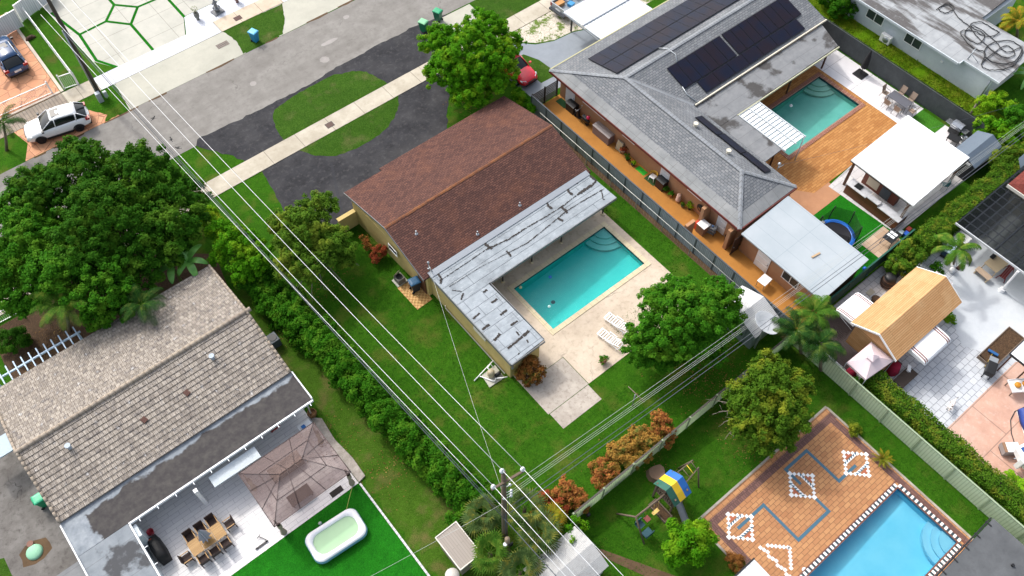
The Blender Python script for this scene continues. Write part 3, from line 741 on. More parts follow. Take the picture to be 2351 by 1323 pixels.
# ------------------------------------------------------------------ brown roofed house
def brown_house():
    t = thing('house', 'long house with a brown shingle gable roof and yellow walls beside the turquoise pool', 'house', (24, 34.5, 0))
    x0, x1, y0, y1, zr, ze, yr = 16.35, 31.9, 29.72, 39.8, 4.05, 2.6, 34.2
    b = MB(); b.prism([(16.72, 29.9), (31.4, 29.9), (31.4, 38.9), (16.4, 38.9)], 0, 2.42)
    for x in (16.55, 31.3): b.add([(x, 30.1, 2.42), (x, 38.9, 2.42), (x, yr, 3.85), (x + .1, 30.1, 2.42), (x + .1, 38.9, 2.42), (x + .1, yr, 3.85)], [(0, 1, 2), (5, 4, 3), (0, 2, 5, 3), (1, 4, 5, 2)])
    b.prism([(17.05, 21.1), (19.6, 21.1), (19.6, 29.88), (17.0, 29.88)], 0, 2.36)
    w = b.build('wall', M_YELLOW, t)
    b = MB()
    slab(b, [(x0, y0, ze), (x1, y0, ze), (x1 - .1, yr, zr), (x0, yr, zr)], .14)
    b.build('roof', M_BROWNSH, t)
    b = MB(); slab(b, [(x0, yr, zr), (x1 - .1, yr, zr), (x1, y1 + .35, ze - .08), (19.75, y1 + .35, ze - .08), (19.75, y1, ze), (x0, y1, ze)], .14)
    b.build('roof', M_BROWNSH, t)
    b = MB(); random.seed(3); x = x0
    while x < x1 - .3:
        l = .36; j = random.uniform(-.02, .02)
        slab(b, [(x, yr - .12 + j, zr - .02), (x + l, yr - .12 + j, zr - .015), (x + l, yr, zr + .02), (x, yr, zr + .015)], .03)
        slab(b, [(x, yr, zr + .015), (x + l, yr, zr + .02), (x + l, yr + .12 + j, zr - .015), (x, yr + .12 + j, zr - .02)], .03); x += l
    b.build('ridge_cap', M_BROWNCAP, t)
    b = MB(); b.box(x0 - .03, x0 - .002, y0, yr, 0, .001)
    # rake and eave trim
    b = MB()
    for (p, q) in [((x0 - .04, y0, ze + .02), (x0 - .04, yr, zr + .02)), ((x0 - .04, yr, zr + .02), (x0 - .04, y1, ze + .02))]:
        p, q = Vector(p), Vector(q); b.add([p, q, q - Vector((0, 0, .2)), p - Vector((0, 0, .2)), p + Vector((.035, 0, 0)), q + Vector((.035, 0, 0)), q + Vector((.035, 0, -.2)), p + Vector((.035, 0, -.2))], [(0, 1, 2, 3), (7, 6, 5, 4), (0, 4, 5, 1), (3, 2, 6, 7)])
    b.build('rake_trim', M_FASCIA, t)
    # patio roof in two lengths
    b = MB(); slab(b, [(16.95, 26.75, 2.48), (31.8, 26.75, 2.48), (31.6, 29.72, 2.66), (16.85, 29.72, 2.66)], .14); b.build('patio_roof', M_TORN, t)
    b = MB(); slab(b, [(16.95, 20.85, 2.4), (19.82, 20.95, 2.4), (19.72, 26.74, 2.47), (16.93, 26.74, 2.47)], .14); b.build('patio_roof', M_TORN2, t)
    b = MB(); rnd = random.Random(21)
    def tear(pts, w0, w1):
        P = [Vector(g(964 + x * .6163, 367 + y * .6163, 2.5)) for x, y in pts]; L = []; Rr = []
        for p, q in zip(P, P[1:]):
            n = max(3, int((q - p).length / .07)); d = (q - p).normalized(); sd = Vector((-d.y, d.x, 0))
            for k in range(n):
                c = p.lerp(q, k / n); L.append(c + sd * rnd.uniform(w0, w1)); Rr.append(c - sd * rnd.uniform(w0, w1) * .8)
        zr = lambda v: 2.5 + (v.y - 26.75) * .0606 + .004 if v.y > 26.75 else 2.4 + (v.y - 20.85) * .012 + .012
        for k in range(len(L) - 1):
            q = [L[k], L[k + 1], Rr[k + 1], Rr[k]]; b.poly([(v.x, v.y, zr(v) + .004) for v in q][::-1])
    for pts, w0, w1 in [([(75, 455), (150, 405), (245, 340)], .0, .05), ([(245, 340), (330, 300), (400, 255)], .01, .1), ([(400, 255), (470, 215), (540, 170), (585, 135)], .0, .07), ([(585, 135), (640, 100), (657, 82), (630, 62)], .03, .16),
                        ([(110, 475), (230, 400), (330, 348)], .0, .035), ([(330, 348), (400, 312), (490, 240)], .0, .06), ([(490, 240), (540, 198), (600, 160), (690, 108)], .0, .06),
                        ([(236, 305), (246, 322), (272, 338)], .05, .15), ([(470, 160), (480, 180), (496, 188)], .05, .15), ([(546, 108), (556, 128), (572, 136)], .05, .14), ([(524, 178), (540, 190), (552, 204)], .06, .14), ([(512, 220), (536, 232)], .05, .12), ([(322, 342), (342, 364)], .05, .12), ([(66, 430), (82, 446), (74, 468)], .03, .14), ([(676, 118), (682, 148), (694, 150)], .02, .06), ([(575, 88), (590, 96)], .04, .1),
                        ([(236, 494), (254, 482)], .04, .12), ([(266, 532), (292, 516)], .05, .13), ([(300, 578), (328, 556)], .05, .13), ([(198, 592), (226, 568)], .04, .12), ([(232, 632), (262, 610)], .05, .12), ([(338, 616), (367, 596)], .05, .12), ([(276, 672), (302, 644)], .06, .16), ([(328, 702), (386, 654)], .05, .12), ([(386, 656), (408, 632)], .08, .16), ([(358, 638), (372, 656)], .03, .1), ([(154, 522), (163, 494)], .03, .1), ([(398, 668), (404, 684)], .02, .07), ([(366, 724), (374, 714)], .02, .06), ([(120, 488), (160, 492)], .01, .05)]: tear(pts, w0, w1)
    b.build('felt_crack', plain('black_torn_felt', '#3a3532', .9, var=.4), t)
    b = MB(); slab(b, [(16.84, 29.5, 2.70), (31.62, 29.5, 2.70), (31.62, 29.95, 2.80), (16.84, 29.95, 2.80)], .04); b.build('flashing', M_STEEL, t)
    b = MB(); b.box(19.86, 31.8, 26.69, 26.745, 2.26, 2.5); b.box(16.89, 16.945, 20.85, 29.6, 2.2, 2.5); b.box(16.95, 19.82, 20.79, 20.84, 2.2, 2.42); b.box(19.83, 19.87, 20.95, 26.68, 2.2, 2.47)
    b.build('fascia', M_FASCIA, t)
    for x in (21.57, 24.31, 27.18, 31.38):
        b = MB(); b.cyl(x, 27.5, .015, .12, .16, 8, .12); b.build('post_base', M_COPING, t)
        MB().cyl(x, 27.5, .12, 2.4, .05, 8).build('post', M_DARKM, t)
    window_x(t, 16.45, 33.2, 34.3, 1.45, 2.05, panes=1)
    d = MB(); d.box(16.68, 16.62, 30.15, 31.0, .05, 2.05); d.build('door', M_BROWNDOOR, t)
    b = MB(); b.box(16.98, 16.92, 23.6, 24.9, 1.7, 2.0); b.build('vent_panel', M_CREAM, t)
    b = MB(); b.tube([(16.9, 21.5, .25), (16.9, 28.2, .3), (16.9, 28.2, .6)], .045); b.build('wall_pipe', M_CREAM, t)
    b = MB(); b.cyl(17.2, 21.05, 1.3, 1.45, .1, 8); b.build('meter', M_STEEL, t)
    for x, y in ((17.95, 32.7), (21.6, 30.4), (25.6, 30.5)):
        z = ze + (y - y0) * (zr - ze) / (yr - y0)
        b = MB(); b.cyl(x, y, z - .05, z + .3, .05, 8); b.cyl(x, y, z - .02, z + .04, .14, 10, .07); b.build('vent_pipe', M_STEEL, t)
    b = MB(); b.tube([(17.1, 30.1, 2.6), (17.1, 30.1, 3.6)], .035); b.ball((17.1, 30.1, 3.65), .1, 8); b.box(17.0, 17.2, 30.05, 30.15, 2.9, 3.0); b.tube([(17.1, 30.1, 3.2), (17.2, 29.8, 2.75)], .02); b.build('service_mast', M_STEEL, t)
    g_ = MB(); g_.prism([(14.9, 38.55), (16.38, 38.55), (16.38, 38.8), (14.9, 38.8)], 0, 1.55); g_.box(14.85, 16.37, 38.5, 38.85, 1.552, 1.62)
    g_.build('wing_wall', M_YELLOW, t)
brown_house()

# ------------------------------------------------------------------ grey roofed house with solar panels
M_PV = None
def pv_mat():
    m = NM('solar_cells', .22, spec=.22)
    _, f = m.brick(.17, .17, (1, 1, 1, 1), (1, 1, 1, 1), (0, 0, 0, 1), .006, off=0)
    col = m.mix(m.rng(m.noise(.5, 3), .4, .6), S('#0f1426'), S('#1c141c'))
    col = m.mix(m.math('MULTIPLY', f, .3), col, S('#26324e'))
    return m.out(col)
M_PV = pv_mat(); M_PVF = plain('panel_frame', '#0c0f16', .4, .3)
def gray_house():
    t = thing('house', 'l-shaped house with a grey shingle hip roof carrying black solar panels', 'house', (44, 30, 0))
    ze, zr = 2.7, 4.05
    b = MB(); b.prism([(37.05, 18.9), (42.3, 18.9), (42.3, 29.9), (58.6, 29.9), (58.6, 39.2), (37.2, 39.2)], 0, 2.5)
    b.build('wall', M_PEACH, t)
    W = [(36.5, 39.9, ze), (36.5, 18.85, ze), (42.75, 18.9, ze), (42.85, 29.6, ze), (59.0, 29.65, ze), (59.0, 39.9, ze)]
    A = (39.65, 34.4, zr); B = (39.62, 21.9, zr); C = (59.0, 34.4, zr); V = (42.85, 29.6, ze)
    for pts in ([W[0], W[1], B, A], [W[1], W[2], B], [W[2], V, A, B], [V, W[4], C, A], [W[5], W[0], A, C]):
        slab(MB(), pts, .16).build('roof', M_GRAYSH, t)
    # roll roofing strip over the low eaves
    def along(p, q, f): return tuple(p[i] + (q[i] - p[i]) * f for i in range(3))
    up = Vector((0, 0, .02))
    b = MB()
    fw = .27
    q = [W[0], W[1], along(W[1], B, fw), along(W[0], A, fw)]; slab(b, [Vector(p) + up for p in q], .03)
    q = [W[1], W[2], along(W[2], B, fw), along(W[1], B, fw)]; slab(b, [Vector(p) + up for p in q], .03)
    b.build('eave_strip', M_GRAYBAND, t)
    up2 = Vector((0, 0, .07))
    b = MB()
    for p, q_ in ((W[0], A), (W[1], B), (W[2], B), (A, B), (A, C)):
        p, q_ = Vector(p) + up2, Vector(q_) + up2
        d = (q_ - p).normalized(); s_ = Vector((-d.y, d.x, 0)).normalized() * .16
        b.add([p - s_ - up * 2.2, p, q_, q_ - s_ - up * 2.2], [(0, 1, 2, 3)]); b.add([p, p + s_ - up * 2.2, q_ + s_ - up * 2.2, q_], [(0, 1, 2, 3)])
    b.build('ridge_cap', M_GRAYCAP, t)
    b = MB()
    p, q_ = Vector(V) + up * 1.5, Vector(A) + up * 1.5; d = (q_ - p).normalized(); s_ = Vector((-d.y, d.x, 0)) * .25
    b.add([p - s_, p + s_, q_ + s_, q_ - s_], [(0, 1, 2, 3)]); b.build('valley', M_GRAYCAP, t)
    b = MB(); b.box(36.44, 36.49, 18.85, 39.9, 2.5, 2.72); b.box(36.5, 42.75, 18.78, 18.84, 2.5, 2.72); b.build('fascia', M_REDTRIM, t)
    b = MB(); b.box(36.6, 59, 39.93, 40.02, 2.55, 2.7); b.build('gutter', plain('lime_gutter', '#b9b58a', .6), t)
    b = MB(); b.box(42.95, 59.0, 29.5, 29.6, 2.6, 2.76); b.build('gutter', plain('white_gutter', '#d8d2bf', .6), t)
    for yk in np.arange(30, 58, 1.0):
        pass
    # flat roofs over the pool terrace
    b = MB(); slab(b, [(42.86, 26.85, 2.45), (57.5, 26.95, 2.45), (58.4, 29.46, 2.55), (42.86, 29.46, 2.55)], .14); b.build('terrace_roof', M_FLATGRAY, t)
    b = MB(); slab(b, [(42.82, 22.15, 2.42), (44.95, 22.2, 2.42), (44.95, 26.83, 2.44), (42.86, 26.83, 2.44)], .14); b.build('terrace_roof', M_FLATGRAY, t)
    b = MB(); b.box(44.97, 57.5, 26.76, 26.84, 2.3, 2.46); b.build('terrace_gutter', plain('pale_gutter', '#b8b89c', .6), t)
    for x, y in ((48.0, 27.2), (52.2, 27.2), (56.9, 27.3), (44.7, 22.5)):
        MB().box(x - .06, x + .06, y - .06, y + .06, 0.02, 2.3).build('post', M_WOODB, t)
    # solar panels, each a part
    def panel(x0, x1, yA, yB, base_y, base_z, slope):
        z = lambda y: base_z + (y - base_y) * slope + .13
        q = [(x0, yA, z(yA)), (x1, yA, z(yA)), (x1, yB, z(yB)), (x0, yB, z(yB))]
        if yB < yA: q = q[::-1]
        o = slab(MB(), q, .04).build('solar_panel', M_PVF, t)
        e = .025; dy = e if yB > yA else -e
        q = [(x0 + e, yA + dy, z(yA + dy) + .006), (x1 - e, yA + dy, z(yA + dy) + .006), (x1 - e, yB - dy, z(yB - dy) + .006), (x0 + e, yB - dy, z(yB - dy) + .006)]
        if yB < yA: q = q[::-1]
        slab(MB(), q, .003).build('cells', M_PV, o)
    sN = (zr - ze) / (39.9 - 34.4); sS = (zr - ze) / (34.4 - 29.62)
    def nrow(xa, y0, y1, n, w): 
        for i in range(n): panel(xa + i * w, xa + (i + 1) * w - .012, y0, y1, 34.4, zr, -sN)
    nrow(39.55, 36.95, 38.6, 16, 1.06)
    nrow(39.55, 35.25, 36.9, 16, 1.06)
    for i in range(6): panel(43.15 + i * 1.02, 43.15 + (i + 1) * 1.02 - .02, 31.05, 33.2, 29.62, ze, sS)
    for i in range(8): panel(49.5 + i * .98, 49.5 + (i + 1) * .98 - .02, 31.05, 33.2, 29.62, ze, sS)
    for i in range(7): panel(44.5 + i * 1.72, 44.5 + (i + 1) * 1.72 - .02, 29.85, 30.98, 29.62, ze, sS)
    # strip of three panels on the inner slope
    sl = (zr - ze) / (42.8 - 39.63)
    for i in range(3):
        y0 = 21.0 + i * 2.42; z = lambda x: zr - (x - 39.63) * sl + .12
        q = [(41.35, y0, z(41.35)), (42.2, y0, z(42.2)), (42.25, y0 + 2.38, z(42.25)), (41.4, y0 + 2.38, z(41.4))]
        o = slab(MB(), q, .04).build('solar_panel', M_PVF, t)
        slab(MB(), [Vector(p) + Vector((.02 if k in (0, 3) else -.02, .02 if k < 2 else -.02, .007)) for k, p in enumerate(q)], .003).build('cells', M_PV, o)
    for x, y in ((40.5, 27.4), (39.5 + .9, 23.9)):
        z = zr - (x - 39.63) * sl
        b = MB(); b.cyl(x, y, z - .05, z + .28, .15, 10); b.cyl(x, y, z + .28, z + .34, .19, 10); b.build('roof_vent', plain('cream_vent', '#d8d2bf', .5), t)
    b = MB(); b.tube([(44.2, 35.2, 3.98), (44.6, 34.6, 4.1), (44.7, 33.8, 4.0), (44.3, 33.2, 3.85)], .045); b.build('conduit', M_STEEL, t); b = MB(); b.tube([(43.1, 31.3, 3.3), (43.0, 30.6, 3.05), (43.2, 29.6, 2.82)], .045); b.build('conduit', M_STEEL, t)
    b = MB(); b.tube([(42.9, 20.9, 2.6), (42.9, 20.9, 3.3)], .03); b.ball((42.9, 20.9, 3.36), .14, 8); b.tube([(42.9, 20.9, 2.9), (43.4, 20.8, 3.0)], .02); b.build('service_mast', M_STEEL, t)
    # openings of the side wall
    M_WD = plain('white_door', '#dfe2e4', .5)
    door_x(t, 37.18, 37.35, 38.45, 2.15, M_WD)
    door_x(t, 37.12, 26.25, 27.2, 2.15, M_WD)
    door_x(t, 37.1, 20.2, 21.15, 2.1, M_WD)
    for y0, y1 in ((33.6, 36.3), (30.2, 31.6), (22.9, 24.4)):
        b = MB(); b.box(37.15, 37.06, y0, y1, 1.55, 1.68); b.build('window_sill', M_WHITE, t)
    for y in (22.05, 19.4):
        b = MB(); b.box(36.2, 37.08, y - .14, y + .14, 0, 2.2); b.build('wing_wall', M_PEACH, t)
    # slatted cover over the end of the pool
    b = MB()
    for i in range(14):
        y = 22.0 + i * .365; b.box(44.98, 47.4, y, y + .3, 2.36 , 2.40)
    f = b.build('slat_cover', plain('white_slats', '#e9edef', .4), t)
    b = MB()
    for x in (44.98, 46.2, 47.34): b.box(x, x + .08, 21.85, 26.7, 2.405, 2.5)
    for i in range(14): y = 22.0 + i * .365; b.box(45.07, 47.33, y - .05, y - .02, 2.41, 2.47)
    b.build('frame', plain('grey_slats', '#bfc5c8', .4), f)
    b = MB(); b.tube([(47.05, 21.8, 0), (47.35, 21.95, 2.4)], .05, 8); b.build('cover_post', M_WHITEM, t)
    # carport on the street side
    b = MB(); n = 15
    for i in range(n):
        x = 42.4 + i * .405; b.add([(x, 40.05, 2.62), (x + .385, 40.05, 2.62), (x + .385, 44.85, 2.4), (x, 44.85, 2.4), (x, 40.05, 2.58), (x + .385, 40.05, 2.58), (x + .385, 44.85, 2.36), (x, 44.85, 2.36)], [(0, 1, 2, 3), (7, 6, 5, 4), (0, 4, 5, 1), (1, 5, 6, 2), (2, 6, 7, 3), (3, 7, 4, 0)])
    c_ = b.build('carport_roof', plain('white_carport_sheet', '#e6eaee', .4), t)
    b = MB()
    for i in range(n + 1): x = 42.385 + i * .405; b.add([(x - .03, 40.05, 2.635), (x + .03, 40.05, 2.635), (x + .03, 44.85, 2.415), (x - .03, 44.85, 2.415)], [(0, 1, 2, 3)])
    b.box(42.35, 48.5, 42.3, 42.38, 2.53, 2.62); b.box(42.3, 42.38, 40.05, 44.9, 2.3, 2.42); b.build('seam', plain('grey_seam', '#9ba3aa', .4), c_)
    for x, y in ((43.2, 44.6), (48.2, 44.6)): MB().box(x - .06, x + .06, y - .06, y + .06, 0, 2.36).build('carport_post', M_DARKM, t)
gray_house()

# ------------------------------------------------------------------ tile roofed house
def tile_house():
    t = thing('house', 'house with a beige and grey clay tile gable roof and a dark flat roof behind', 'house', (-2, 34, 0))
    x0, x1, ys, yn, yr, ze, zr = -10.3, 5.45, 29.35, 40.15, 34.3, 2.7, 4.0
    m = NM('beige_roof_tile', .85, spec=.2)
    col, f = m.brick(.31, .345, S('#c4bcb2', .85), S('#706d6e', .85), S('#3f3834', .9), .018, off=0.5, bias=-.25)
    v = m.vor(1.0, m.scale(m.uv, (1 / .31, 1 / .345, 0)), 'F1', 'Color', rnd=0.0)
    sep = m.n.new('ShaderNodeSeparateColor'); m.l.new(v, sep.inputs[0])
    tone = m.n.new('ShaderNodeValToRGB'); el = tone.color_ramp.elements
    tone.color_ramp.interpolation = 'CONSTANT'
    for p, c in ((0.0, '#c8bba8'), (.3, '#b2a697'), (.52, '#d2c6b5'), (.7, '#8f8680'), (.86, '#6a6562')):
        e = el[0] if p == 0 else (el.new(p)); e.color = S(c, .9)
    m.l.new(m.rng(m.noise(3.2, 1, .5, vec=m.scale(m.uv, (1, .9, 1))), .28, .72), tone.inputs[0])
    col = m.mix(.35, col, tone.outputs[0])
    strk = m.noise(7, 3, .6, vec=m.scale(m.uv, (1.6, .25, 1)))
    col = m.mix(m.rng(strk, .4, .65, 0, .55), col, S('#6b625a', .9))
    wv = m.wave(1 / .155 / 2, axis='X')
    col = m.mix(m.rng(wv, 0, .35, .35, 0), col, S('#4f4740', .9))
    m.bump(wv, .6, .04)
    mt = m.out(col)
    b = MB(); b.prism([(x0 + .35, ys + .1), (x1 - .35, ys + .1), (x1 - .35, yn - .5), (x0 + .35, yn - .5)], 0, 2.5)
    for x in (x0 + .36, x1 - .46): b.add([(x, ys + .3, 2.5), (x, yn - .5, 2.5), (x, yr, 3.8), (x + .1, ys + .3, 2.5), (x + .1, yn - .5, 2.5), (x + .1, yr, 3.8)], [(0, 1, 2), (5, 4, 3), (0, 2, 5, 3), (1, 4, 5, 2)])
    b.prism([(x0 + .2, 14), (-7.3, 14), (-7.3, 27.0), (x0 + .2, 27.0)], 0, 2.3)
    b.prism([(x0 + .36, 28.9), (x1 - .6, 28.9), (x1 - .6, 29.4), (x0 + .36, 29.4)], 0, 2.3)
    b.build('wall', M_WHITEW, t)
    def slope(ya, yb, n, name):
        b = MB()
        for i in range(n):
            f0, f1 = i / n, (i + 1) / n
            y0_, y1_ = ya + (yb - ya) * f0, ya + (yb - ya) * f1
            z0_, z1_ = ze + (zr - ze) * f0, ze + (zr - ze) * f1
            lift = .045
            q = [(x0, y0_, z0_ + lift), (x1, y0_, z0_ + lift), (x1, y1_, z1_ + .008), (x0, y1_, z1_ + .008)]
            lip = [(x0, y0_, z0_ - .02), (x1, y0_, z0_ - .02), (x1, y0_, z0_ + lift), (x0, y0_, z0_ + lift)]
            if yb < ya: q = q[::-1]; lip = lip[::-1]
            b.poly(q); b.poly(lip)
        for x in (x0, x1): b.poly([(x, ya, ze + .03), (x, yb, zr + .02), (x, yb, zr - .15), (x, ya, ze - .12)])
        b.poly([(x0, ya, ze - .1), (x0, yb, zr - .15), (x1, yb, zr - .15), (x1, ya, ze - .1)])
        return b.build(name, mt, t)
    slope(ys, yr, 15, 'roof'); slope(yn, yr, 17, 'roof')
    mc = concrete('ridge_tile', '#b5a896', '#a2968a', '#7a7066', .9, .5)
    b = MB(); x = x0 - .02
    while x < x1 - .1:
        b.tube([(x, yr, zr + .02), (x + .41, yr, zr + .035)], [.15, .17], 8); x += .4
    b.build('ridge_cap', mc, t)
    for x in (x0 + .06, x1 - .06):
        b = MB()
        for ya in (ys, yn):
            n = 14
            for i in range(n):
                f0, f1 = i / n, (i + 1) / n + .01
                b.tube([(x, ya + (yr - ya) * f0, ze + (zr - ze) * f0 + .07), (x, ya + (yr - ya) * f1, ze + (zr - ze) * f1 + .05)], .095, 6)
        b.build('rake_tile', mc, t)
    for x, y in ((1.98, 32.8), (-7.7, 32.8)):
        z = ze + (y - ys) * (zr - ze) / (yr - ys)
        b = MB(); b.cyl(x, y, z - .05, z + .32, .13, 10); b.cyl(x, y, z + .3, z + .4, .18, 10); b.build('roof_vent', plain('blue_grey_vent', '#a4b0bc', .6), t)
    for x, y in ((-.48, 31.8), (-3.4, 31.8)):
        z = ze + (y - ys) * (zr - ze) / (yr - ys)
        b = MB(); b.obox((x, y, z + .06), (.32, .36, .1), .3, .24); b.build('broken_tile', plain('rust_tile', '#5c4038', .9), t)
    b = MB(); slab(b, [(x0, 26.95, 2.42), (x1, 27.0, 2.42), (x1, 29.4, 2.56), (x0, 29.4, 2.56)], .16); b.build('flat_roof', M_FLATDARK, t)
    b = MB(); slab(b, [(x0, 13, 2.4), (-7.25, 13, 2.4), (-7.25, 26.93, 2.42), (x0, 26.93, 2.42)], .16); b.build('flat_roof', stained_roof('mottled_flat_roofing', '#8f969c', '#7b838a', '#48494c', .85, .55), t)
    b = MB()
    b.box(-7.2, x1 + .06, 26.82, 26.92, 2.28, 2.47); b.box(-7.22, -7.12, 13, 26.8, 2.25, 2.45); b.box(x1 + .02, x1 + .1, 26.95, 29.4, 2.3, 2.6); b.box(x0 - .09, x0 - .01, 13, 29.3, 2.25, 2.5)
    for i in range(11): b.box(-6.6 + i * 1.18, -6.56 + i * 1.18, 26.6, 26.8, 2.4, 2.44)
    for i in range(9): b.box(-7.1, -6.92, 15 + i * 1.25, 15.04 + i * 1.25, 2.36, 2.4)
    b.build('gutter', M_WHITEM, t)
    b = MB(); b.tube([(x1 + .05, 26.9, 2.35), (5.15, 27.2, 2.1), (5.1, 27.25, .1)], .05); b.build('downpipe', M_WHITEM, t)
    for x in (-3.2,): MB().box(x - .12, x + .12, 26.2, 26.45, 0.01, 2.25).build('post', M_WHITE, t)
    MB().box(-7.3, -6.9, 25.9, 26.75, .01, 2.2).build('corner_wall', M_WHITEW, t)
    b = MB(); slab(b, [(1.0, 25.9, 1.9), (-2.2, 25.95, 1.9), (-2.2, 26.7, 2.0), (1.0, 26.7, 2.0)][::-1], .1); b.build('bench_wall', M_WHITEW, t)
    b = MB(); b.box(x0 - 1.9, x0 - .12, 25.6, 27.2, 0, 1.3); b.box(x0 - 1.95, x0 - .1, 25.55, 27.25, 1.302, 1.4); b.build('annex', M_FLATGRAY, t)
    b = MB(); b.box(-12.6, x0 - .05, 36.0, 37.4, 1.9, 2.0); b.build('side_canopy', plain('blue_grey_canopy', '#9fb2be', .5), t)
tile_house()

# ------------------------------------------------------------------ white house and other roofs
def white_house():
    t = thing('house', 'white house with a stained pale flat roof strewn with black hose', 'house', (68, 30, 0))
    b = MB(); b.prism([(64.15, 16.3), (69.2, 16.3), (69.2, 21), (75, 21), (75, 60), (64.15, 60)], 0, 2.45); b.build('wall', M_WHITEW, t)
    b = MB(); slab(b, [(63.45, 19.2, 2.6), (64.1, 19.2, 2.6), (64.1, 15.7, 2.6), (69.7, 15.9, 2.75), (69.5, 21.2, 2.75), (75.5, 21.3, 2.9), (75.5, 60, 2.9), (63.45, 60, 2.6)], .16); b.build('roof', M_WHROOF, t)
    b = MB(); b.box(63.36, 63.44, 19.2, 60, 2.42, 2.62); b.box(63.45, 64.08, 19.1, 19.18, 2.42, 2.62); b.box(64.02, 64.09, 15.7, 19.08, 2.42, 2.6); b.build('gutter', M_WHITEW, t)
    window_x(t, 64.14, 26.9, 28.7, .95, 2.05); window_x(t, 64.14, 22.9, 24.6, .95, 2.05)
    b = MB(); b.tube([(64.1, 16.45, 2.4), (64.08, 16.45, .1)], .05); b.build('downpipe', M_STEEL, t)
    b = MB(); b.tube([(64.4, 19.0, 2.6), (64.3, 18.9, 3.3), (64.9, 19.0, 3.5)], .05); b.tube([(64.3, 18.9, 3.3), (64.6, 18.2, 2.7)], .03); b.build('service_mast', M_STEEL, t)
    b = MB(); b.box(64.08, 64.13, 20.6, 20.8, 1.2, 1.4); b.build('meter_box', M_WHITE, t)
white_house()
def hose():
    random.seed(12); pts = []
    c = [(66.6, 24.0)] * 0
    P = lambda px, py: g(px, py, 2.78)
    key = [(2150, 22), (2175, 8), (2190, 20), (2170, 30), (2155, 20), (2178, 12), (2200, 40), (2225, 60), (2260, 80), (2245, 100), (2215, 80), (2235, 60), (2280, 90), (2310, 120), (2345, 110), (2330, 140), (2290, 145), (2260, 125), (2275, 100), (2320, 95),
           (2348, 118), (2325, 150), (2285, 160), (2255, 150), (2262, 120), (2235, 110), (2205, 75), (2230, 70), (2270, 85), (2300, 70), (2290, 55), (2240, 52), (2228, 62), (2250, 90), (2300, 130), (2330, 125), (2310, 105), (2270, 130), (2252, 148)]
    path = []
    for i in range(len(key) - 1):
        p0, p1, p2, p3 = [Vector(P(*key[max(0, min(len(key) - 1, i + d))])) for d in (-1, 0, 1, 2)]
        for k in range(6):
            u = k / 6
            q = .5 * ((2 * p1) + (p2 - p0) * u + (2 * p0 - 5 * p1 + 4 * p2 - p3) * u * u + (-p0 + 3 * p1 - 3 * p2 + p3) * u ** 3)
            x = min(69.0 if q.y < 21.3 else 74, max(64.4, q.x)); y = max(16.1, q.y)
            path.append((x, y, 2.62 + (x - 64) * .026 + .045 + .03 * ((i * 7 + k) % 3)))
    b = MB(); b.tube(path, .04, 5)
    single(b, 'hose', 'long black hose lying in loose tangled loops on the pale flat roof', 'hose', M_BLACK)
hose()
def flat_annex():
    t = thing('annex_building', 'small tan building with a flat white panel roof beside the trampoline', 'outbuilding', (39, 15, 0))
    MB().prism([(37.0, 11.5), (41.3, 11.5), (41.3, 18.6), (37.0, 18.6)], 0, 2.5).build('wall', M_PEACH, t)
    m = NM('white_panel_roof', .5); _, f = m.brick(1.22, 3.1, (1,) * 4, (1,) * 4, (0, 0, 0, 1), .014, off=0)
    col = m.mix(m.rng(m.noise(.5, 5), .35, .7), S('#b6bfc5', .78), S('#a8b3ba', .78)); col = m.mix(m.math('MULTIPLY', f, .65), col, S('#7a8790'))
    b = MB(); slab(b, [(36.4, 11.15, 2.62), (41.6, 11.3, 2.72), (41.6, 18.7, 2.72), (36.4, 18.55, 2.62)], .12); b.build('roof', m.out(col), t)
    door_x(t, 36.98, 15.9, 17.1, 2.15, M_WHITE); window_x(t, 36.98, 13.3, 14.75, .95, 2.0)
    b = MB(); b.box(37.3, 38.4, 18.62, 18.7, .05, 2.0)
    MB().obox((39.0, 13.9, 2.73), (.75, .13, .05), -.15).build('roof_board', plain('tan_board', '#b59a78', .8), t)
    b = MB(); b.ball((36.9, 16.6, 2.35), .09, 8); b.build('wall_lamp', M_DARKM, t)
flat_annex()
b = MB()
for i in range(8): b.box(36.95 + .06, 37.02 + .06, 18.65 + 0 * i, 18.7, 0, .01)
def dark_gate():
    t = thing('gate', 'dark brown plank gate between the grey roofed house and the white panel roof', 'gate', (36.9, 19.0, 0))
    b = MB()
    for i in range(7): b.box(36.1 + i * .13, 36.22 + i * .13, 18.68, 18.73, .05, 1.95)
    b.xf(Matrix.Identity(4)); b.build('plank_panel', plain('dark_brown_planks', '#3c2a22', .7), t)
    MB().ball((36.2, 18.62, 1.0), .05, 8).build('handle', M_STEEL, t)
dark_gate()
def pavilion():
    t = thing('pavilion', 'open pavilion with a flat bright white roof over the outdoor kitchen', 'pavilion', (51.5, 15.2, 0))
    m = NM('bright_white_panel', .4); _, f = m.brick(1.1, 8, (1,) * 4, (1,) * 4, (0, 0, 0, 1), .012, off=0)
    b = MB(); slab(b, [(47.85, 12.25, 2.85), (55.0, 12.4, 2.9), (55.0, 18.1, 2.9), (47.85, 17.95, 2.85)], .1); b.build('roof', m.out(m.mix(m.math('MULTIPLY', f, .5), m.mix(m.rng(m.noise(.8, 6, .7), .4, .72, 0, .5), S('#eceeef', .95), S('#c9ccce', .95)), S('#a4abb0'))), t)
    b = MB(); ring(b, 47.95, 54.9, 12.4, 17.95, .04, 2.6, 2.75, .06); b.build('beam', M_DARKM, t)
    for x, y in ((48.1, 17.7), (48.0, 12.6), (54.7, 17.7), (54.7, 12.6)): MB().box(x - .09, x + .09, y - .09, y + .09, 0.02, 2.6).build('post', M_WOODB, t)
pavilion()
